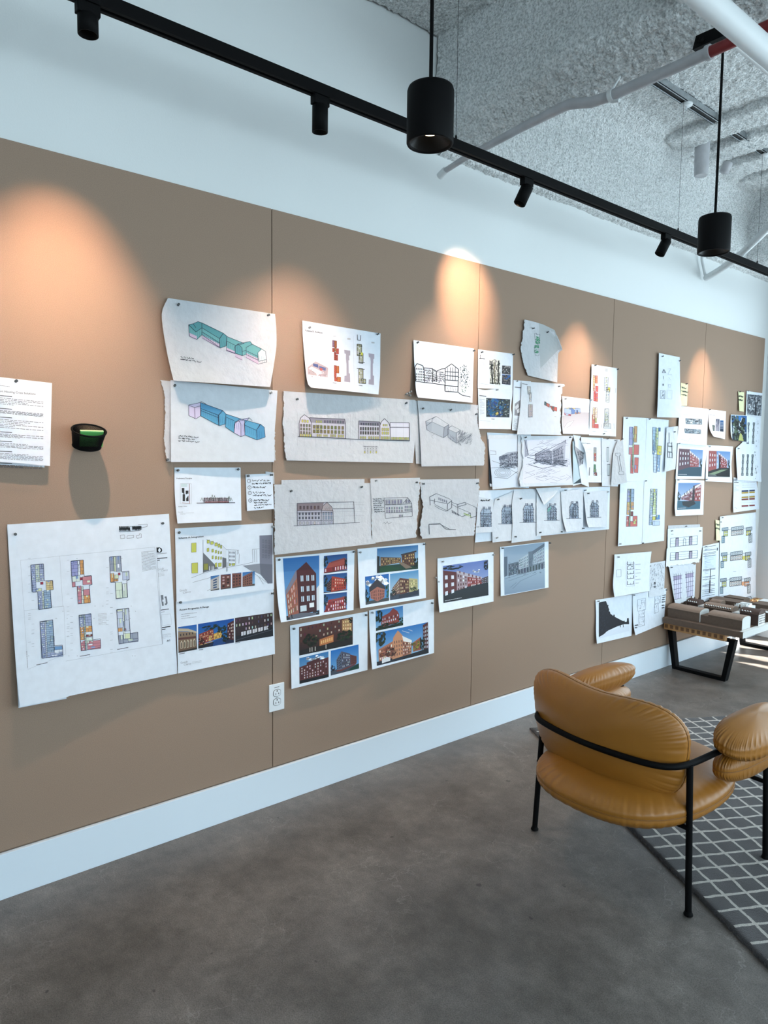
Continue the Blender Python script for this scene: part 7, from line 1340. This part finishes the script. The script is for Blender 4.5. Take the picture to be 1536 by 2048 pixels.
# far right column
s = Sheet('grey tree etching pinned at the top of the far right column', 'drawing', [(1493.5, 782), (1525, 786.5), (1522.5, 834), (1491.5, 831)], 1, (0, 0, .006, .004, .004), 'gloss', R=[(1523, 800), (1524, 820)], pin=[(1496, 782.5)]); q = q4(o8, (1335, 525), (1478, 540), (1470, 740), (1332, 725)); fill(s, q, (150, 158, 166), 1); noisefill(s, q, [(90, 98, 108), (196, 202, 208), (120, 128, 138), (70, 76, 86)], 200, 3, 2, .12); uvp(s, q, [(.56, .35), (.64, .35), (.68, 1), (.52, 1)], (54, 58, 66), 4); strokes(s, q, 70, 4, (60, 64, 74), .5, .25); s.done()
s = Sheet('upper white page with two long bar plans in the right column', 'plan drawing', [(1493, 831.5), (1522, 834), (1519.5, 898), (1472, 896)], 1, (0, 0, .004, .004, .003), L=[(1494, 855), (1488, 880)]); s.done() if False else None
def barplan(s, xs, y0, y1, dx=0):
    for x in xs:
        q = q4(o8, (x, y0), (x+16, y0+2), (x + 10 + dx, y1), (x - 8 + dx, y1-2))
        for (a, b, c, d) in ((0, 0, 1, .12), (.2, .12, .8, .30), (0, .30, .9, .42), (.25, .42, .75, .62), (0, .62, .9, .72), (.2, .72, .8, .88), (0, .88, 1, 1)): uvp(s, q, [(a, b), (c, b), (c, d), (a, d)], (150, 162, 168), 1); uvl(s, q, [(a, b), (c, b), (c, d), (a, d), (a, b)], .6, (70, 80, 86))
barplan(s, (1340, 1392), 802, 1010, -2); strokes(s, q4(o8, (1415, 760), (1450, 765), (1445, 1040), (1415, 1040)), 22, 4, (110, 120, 126), .6, .06, (1.57, 0)); s.done()
s = Sheet('lower white page with three long bar plans in the right column', 'plan drawing', [(1472, 896), (1519.5, 898), (1523, 963.5), (1475, 960)], 3, (0, .001, .012, .006, .006), L=[(1472.5, 920)], pin=[(1476, 897.5)]); barplan(s, (1288, 1334, 1380), 1112, 1320, -2); strokes(s, q4(o8, (1405, 1070), (1440, 1075), (1435, 1350), (1412, 1350)), 22, 5, (110, 120, 126), .6, .06, (1.57, 0)); s.done()
s = Sheet('dark photo of trees over a bright path in the right column', 'photo print', [(1462, 829), (1494, 831), (1497, 885), (1465.5, 880)], 2, (0, 0, .004, .012, .006), 'gloss', L=[(1461, 850), (1462, 870)]); q = q4(o8, (1180, 732), (1330, 738), (1328, 990), (1190, 975)); fill(s, q, (60, 110, 170), 1, (30, 34, 30)); noisefill(s, q, [(18, 24, 22), (26, 34, 28), (60, 70, 60), (14, 18, 20), (190, 200, 210), (90, 110, 90)], 240, 6, 2, .16); uvp(s, q, [(.42, .98), (.55, .68), (.66, .72), (.8, .98)], (190, 196, 120), 4); uvp(s, q, [(.7, .72), (1, .66), (1, 1), (.84, 1)], (40, 60, 76), 4); uvp(s, q, [(.44, .0), (.66, .0), (.62, .22), (.5, .2)], (64, 130, 200), 4); s.done()
s = Sheet('white schedule page with navy yellow and red stripes', 'paper', [(1467, 955), (1513, 961), (1518.5, 1018), (1467, 1025)], 1, (0, 0, .010, .012, .008), L=[(1467, 985), (1466, 1010)])
for y, c in ((1465, (40, 60, 110)), (1482, (214, 180, 70)), (1526, (206, 168, 60)), (1546, (140, 60, 50)), (1610, (150, 50, 50))):
    s.Ln([o8(1280, y + 5), o8(1346, y + 1)], 2.6, c); s.Ln([o8(1354, y), o8(1408, y - 3)], 2.6, c)
for y in (1388, 1412, 1434, 1500, 1514, 1560, 1580): s.Ln([o8(1282, y), o8(1408, y - 4)], .25, (190, 180, 176))
words(s, q4(o8, (1205, 1400), (1255, 1400), (1255, 1470), (1208, 1475)), 6, 4, (150, 156, 164), .4); s.Ln([o8(1206, 1386), o8(1250, 1384)], 1.1, BL); s.P([o8(1200, 1345), o8(1232, 1350), o8(1232, 1378), o8(1200, 1370)], (170, 176, 184), 1); s.Ln([o8(1210, 1625), o8(1236, 1640)], .5, (160, 166, 174)); s.done()
# tall three-plan sheet and lined schedule
s = Sheet('tall white sheet with three winged floor plans behind the model', 'plan drawing', [(1440, 1033), (1511.5, 1024.5), (1511.5, 1206), (1438, 1212)], 2, (0, 0, .004, .004, .003), pin=[(1444, 1035.5)], N=16)
def wing(x, y, sh):
    """three linked blocks with end wings"""
    def rr(a, b, c, d, col, n=2): q = q4(o9, (a, b), (c, b - (c-a)*.14), (c, d - (c-a)*.14), (a, d)); fill(s, q, (226, 232, 236), 1); wins(s, q, max(2, int((c-a)/14)), n, col, 2, .8, .7, out=(96, 108, 120), skip=.2); frame(s, q, .55, (70, 80, 92))
    rr(x, y, x+52, y+26, (176, 200, 214)); rr(x+14, y+26, x+50, y+74, (214, 216, 130)); rr(x - 2, y+70, x+22, y+130, (160, 200, 220), 4)
    rr(x+82, y-6, x+184, y+24, (206, 218, 224)); rr(x+80, y+26, x+182, y+68, (214, 206, 200)); rr(x+208, y-4, x+258, y+26, (190, 206, 214)); rr(x+208, y+24, x+248, y+66, (226, 218, 110) if sh < 2 else (226, 160, 120)); rr(x+232, y+50, x+258, y+126, (206, 216, 222), 4); s.Ln([o9(x+50, y+12), o9(x+82, y+8)], .5, (110, 120, 130)); s.Ln([o9(x+182, y+2), o9(x+210, y)], .5, (110, 120, 130))
    uvp(s, q4(o9, (x+184, y+26), (x+208, y+22), (x+208, y+56), (x+184, y+60)), [(0, 0), (1, 0), (1, 1), (0, 1)], [(226, 232, 236), (222, 214, 110), (224, 170, 130)][sh], 2)
wing(1140, 242, 0); wing(1132, 458, 1); wing(1126, 680, 2); s.Ln([o9(1335, 842), o9(1388, 832), o9(1392, 850)], .9, (110, 120, 130)); s.Ln([o9(1236, 618), o9(1262, 616)], .6, (150, 160, 170)); s.done()
s = Sheet('narrow white schedule sheet ruled with dark lines left of the winged plans', 'plan drawing', [(1405.5, 1092), (1438, 1085), (1438, 1196), (1401.5, 1205)], 1, (0, 0, .004, .006, .003), pin=[(1411, 1093.5)])
r = random.Random(4)
for y in (408, 440, 462, 472, 490, 604, 612, 668, 690, 740, 750, 780, 796, 812, 832): s.Ln([o9(980 - (y-408)*.03, y), o9(1088 - (y-408)*.03, y - 16)], .7, (60, 66, 76))
for k in range(60): y = r.uniform(410, 830); s.Ln([o9(990, y), o9(990 + r.uniform(10, 80), y - 6)], .3, (160, 176, 196))
s.Ln([o9(1042, 596), o9(1036, 690)], 1.0, (40, 44, 52)); s.Ln([o9(1036, 692), o9(1032, 800)], 2.0, (40, 44, 52)); s.Ln([o9(1100, 412), o9(1098, 436)], 1.6, (60, 66, 76)); s.P([o9(985, 480), o9(1090, 470), o9(1084, 590), o9(978, 600)], (206, 220, 240), .8); s.done()
# elevations stack
Sheet('trace edge folded above the stacked elevation prints', 'tracing paper', [(1336, 1051), (1400, 1048.5), (1401, 1066), (1337, 1068)], 0, (.001, .001, 0, 0, 0), 'trace', pin=[(1371, 1053)], name='trace_sheet').done()
def elevp(o, y, h, gable, arch=False):
    q = q4(o, (695, y), (928, y - 22), (926, y + h - 22), (692, y + h)); uvl(s, q, [(0, .35), (1, .35)], .35, (120, 126, 136)); frame(s, q, .5, (96, 102, 114)); uvl(s, q, [(0, 1), (1, .98)], .8, (60, 64, 74)); uvl(s, q, [(0, .62), (1, .62)], .35, (130, 136, 146))
    for u in (.2, .70): uvp(s, q, [(u, .0), (u+.10, .0), (u+.10, .95), (u, .95)], (170, 160, 184), 2); uvp(s, q, [(u, .0), (u+.10, .0), (u+.10, .12), (u, .12)], (84, 76, 96), 3); uvl(s, q, [(u, 0), (u, 1)], .8, (84, 84, 100)); uvl(s, q, [(u+.10, 0), (u+.10, 1)], .8, (84, 84, 100))
    if gable: uvl(s, q, [(.48, .98), (.48, .3), (.52, .1), (.57, .3), (.57, .98)], .5, (96, 102, 114))
s = Sheet('upper elevation print with two shaded stair bays and small gable', 'drawing', [(1335.5, 1058), (1405, 1054), (1404.5, 1095), (1335, 1101)], 1, (0, 0, .003, .003, .003), pin=[(1342.5, 1062), (1399, 1062)]); elevp(o9, 330, 76, True); s.Ln([o9(700, 296), o9(720, 295)], .6, (120, 126, 136)); s.done()
s = Sheet('lower elevation print with two shaded bays, ragged bottom edge', 'drawing', [(1333.5, 1097), (1404, 1092), (1398, 1125), (1332, 1133)], 2, (0, 0, .006, .008, .005), R=[(1402, 1110)], torn='b', pin=[(1399, 1120)]); elevp(o9, 456, 66, False); s.done()
s = Sheet('trace sheet with two purple shaded facade panels, torn at the foot', 'tracing paper', [(1337.5, 1131), (1392, 1127), (1389, 1196), (1351, 1211)], 3, (0, 0, .010, .008, .006), 'tracew', L=[(1342, 1160), (1346, 1185)], torn='b', pin=[(1342, 1135), (1388, 1128.5)], name='trace_sheet', ripple=.003)
for (a, c, y0, y1) in ((720, 790, 660, 860), (825, 892, 640, 840)):
    q = q4(o9, (a, y0), (c, y0 - 12), (c - 4, y1 - 14), (a + 12, y1)); fill(s, q, (206, 204, 226), 1); uvp(s, q, [(0, 0), (1, 0), (1, .16), (0, .16)], (176, 164, 196), 2)
    for v in (0, .16, .36, .56, .76, 1): uvl(s, q, [(-.08, v), (1.1, v)], .6, (96, 96, 124))
    for u in (.1, .35, .62, .9): uvl(s, q, [(u, -.1), (u, 1)], .45, (120, 120, 150))
s.done()
# lower left-of-bench cluster
s = Sheet('white sheet with small black wall section and notes', 'drawing', [(1229, 1109), (1303, 1103), (1299.5, 1182), (1229, 1194)], 3, (0, .002, .010, .022, .012), L=[(1228, 1140), (1226, 1170)], R=[(1300, 1130), (1298.5, 1160)], pin=[(1235.5, 1114)])
for y in (560, 600, 640, 680, 730): s.Ln([o9(320, y), o9(380, y - 6)], .8, (70, 76, 88)); s.Ln([o9(322, y), o9(322, y - 30)], .8, (70, 76, 88)); s.Ln([o9(378, y - 6), o9(376, y - 30)], .8, (70, 76, 88)); s.Ln([o9(350, y), o9(350, y - 14)], .5, (70, 76, 88))
s.Ln([o9(330, 575), o9(346, 556), o9(362, 578), o9(378, 560)], .8, (70, 76, 88)); frame(s, q4(o9, (312, 545), (384, 540), (384, 740), (314, 746)), .25, (160, 168, 180))
for y in (556, 600, 630, 658, 686, 716): words(s, q4(o9, (392, y), (440, y - 4), (440, y), (392, y + 4)), 1, int(y), (110, 118, 130), .6)
frame(s, q4(o9, (228, 604), (268, 600), (268, 660), (228, 664)), .4, (130, 138, 150)); s.done()
s = Sheet('faint site map trace behind the wall section sheet', 'map print', [(1296, 1127), (1330.5, 1121.5), (1328, 1190), (1298, 1195)], 2, (0, .001, .006, .004, .004), 'tracew', pin=[(1299, 1132)]); strokes(s, q4(o9, (520, 560), (640, 540), (640, 770), (520, 780)), 90, 3, (150, 158, 172), .4, .14); s.P([o9(552, 708), o9(566, 706), o9(566, 728), o9(552, 730)], (50, 54, 62), 3); s.P([o9(550, 742), o9(568, 740), o9(568, 756), o9(550, 758)], (90, 96, 106), 3); s.done()
s = Sheet('black silhouette print of a receding building row', 'photo print', [(1191, 1200), (1265.5, 1188.5), (1263, 1271.5), (1194, 1287.5)], 1, (0, 0, .006, .016, .008), 'gloss', L=[(1192, 1230), (1192, 1265)], pin=[(1195.5, 1202.5)])
s.P([o9(*p) for p in ((76, 884), (138, 872), (166, 945), (164, 962), (172, 962), (176, 980), (200, 1000), (205, 988), (212, 990), (214, 1008), (260, 1032), (288, 1046), (292, 1040), (298, 1042), (300, 1052), (318, 1050), (320, 1020), (334, 1018), (338, 1072), (290, 1072), (232, 1092), (150, 1130), (120, 1158), (76, 1184))], (26, 28, 38), 1)
r = random.Random(5)
for k in range(40): u, v = r.random(), r.random(); x, y = 84 + u*70, 900 + v*230; s.P([o9(x, y), o9(x+7, y), o9(x+7, y+13), o9(x, y+13)], (38, 40, 52), 2)
for x in (262, 286): s.Ln([o9(x, 1072), o9(x + 2, 1098)], .9, (40, 42, 52))
s.P([o9(76, 1184), o9(150, 1132), o9(338, 1080), o9(338, 1130), o9(80, 1196)], (214, 222, 234), .8); s.done()
s = Sheet('white sheet with faint pencil floor plan beside the black silhouette', 'plan drawing', [(1265.5, 1188.5), (1333, 1176.5), (1327.5, 1247), (1271, 1270.5)], 2, (0, .001, .004, .020, .008), L=[(1265.5, 1215), (1267, 1250)], pin=[(1267.5, 1190.5), (1332, 1180)])
for (a, b, c, d) in ((412, 860, 480, 960), (420, 960, 470, 1020), (420, 1020, 470, 1096), (560, 820, 610, 900), (556, 900, 590, 980)): frame(s, q4(o9, (a, b), (c, b - 14), (c, d - 14), (a, d)), .35, (150, 160, 176)); strokes(s, q4(o9, (a, b), (c, b - 14), (c, d - 14), (a, d)), 16, a, (160, 168, 184), .35, .3, (1.57, 0))
for (a, b) in ((625, 812), (622, 850), (620, 900), (388, 1072)): scrawl(s, q4(o9, (a, b), (a + 26, b - 4), (a + 26, b + 36), (a, b + 40)), 2, a, (90, 98, 112), .6)
s.done()

# ------------------------------------------------------------------ push pins
def pinmesh(dark):
    g = B(); g.lathe([(0, .0118), (.0040, .0118), (.0046, .0108), (.0040, .0096), (.0026, .0085), (.0024, .0050), (.0040, .0032), (.0044, .0022), (.0040, .0014), (0, .0014)], (0, 0, 0), (1, 0, 0), 14); g.lathe([(.0006, .0014), (.0005, -.004), (0, -.0045)], (0, 0, 0), (1, 0, 0), 6, 1)
    return g.obj('push_pin', ['pindark' if dark else 'pin', 'pinsteel'])
proto = [pinmesh(True), pinmesh(False)]
used = [False, False]
cnt = {}
rp = random.Random(12)
def place_pin(P, label, dark):
    o = proto[dark]
    if used[dark]: o = o.copy(); COL.objects.link(o)
    used[dark] = True
    o.location = P; o.rotation_euler = (0, rp.uniform(-.35, -.05), rp.uniform(-.3, .3))
    tag(o, label, 'push pin', 'push pins holding up the sheets')
for (p, s, pw) in PINS:
    W = onx(p, 0.0); D = s.d(p) + 0.0006; P = Vector(W + (CAM - W)*(D/CAM[0]))
    u, v = happ(s.H, p); side = ('top ' if v < .35 else 'bottom ' if v > .65 else 'middle ') + ('left' if u < .35 else 'right' if u > .65 else 'centre')
    lb = ('push pin at ' + side + ' of ' + s.label.split(',')[0]).split()[:16]
    while lb[-1] in ('a', 'the', 'of', 'with', 'its', 'at', 'in', 'and', 'above', 'beside', 'behind', 'under', 'below', 'right', 'left', 'two', 'three', 'small', 'gabled', 'black', 'long', 'sunny', 'far', 'row', 'pinned', 'tiny', 'torn', 'edge', 'street', 'red', 'corner', 'inked', 'plan', 'stepped'): lb = lb[:-1]
    lb = ' '.join(lb)
    place_pin(P, lb, 0 if rp.random() < .7 else 1)
for k, (x, y) in enumerate(((811, 789), (815, 787), (819, 784), (817, 791))): place_pin(Vector(onx((x, y), .0)) + Vector((.002, 0, 0)), ('uppermost', 'second', 'rightmost', 'lowest')[k] + ' pin of the spare cluster left of the ink house section sheet' if k in (2, 3) else ('leftmost', 'middle')[k] + ' pin of the spare cluster left of the ink house section sheet', 1)
for k, (x, y) in enumerate(((870, 1155), (874, 1164))): place_pin(Vector(onx((x, y), .0)) + Vector((.002, 0, 0)), ('upper', 'lower')[k] + ' spare clear pin at the left edge of the dormitory lawn photo', 1)
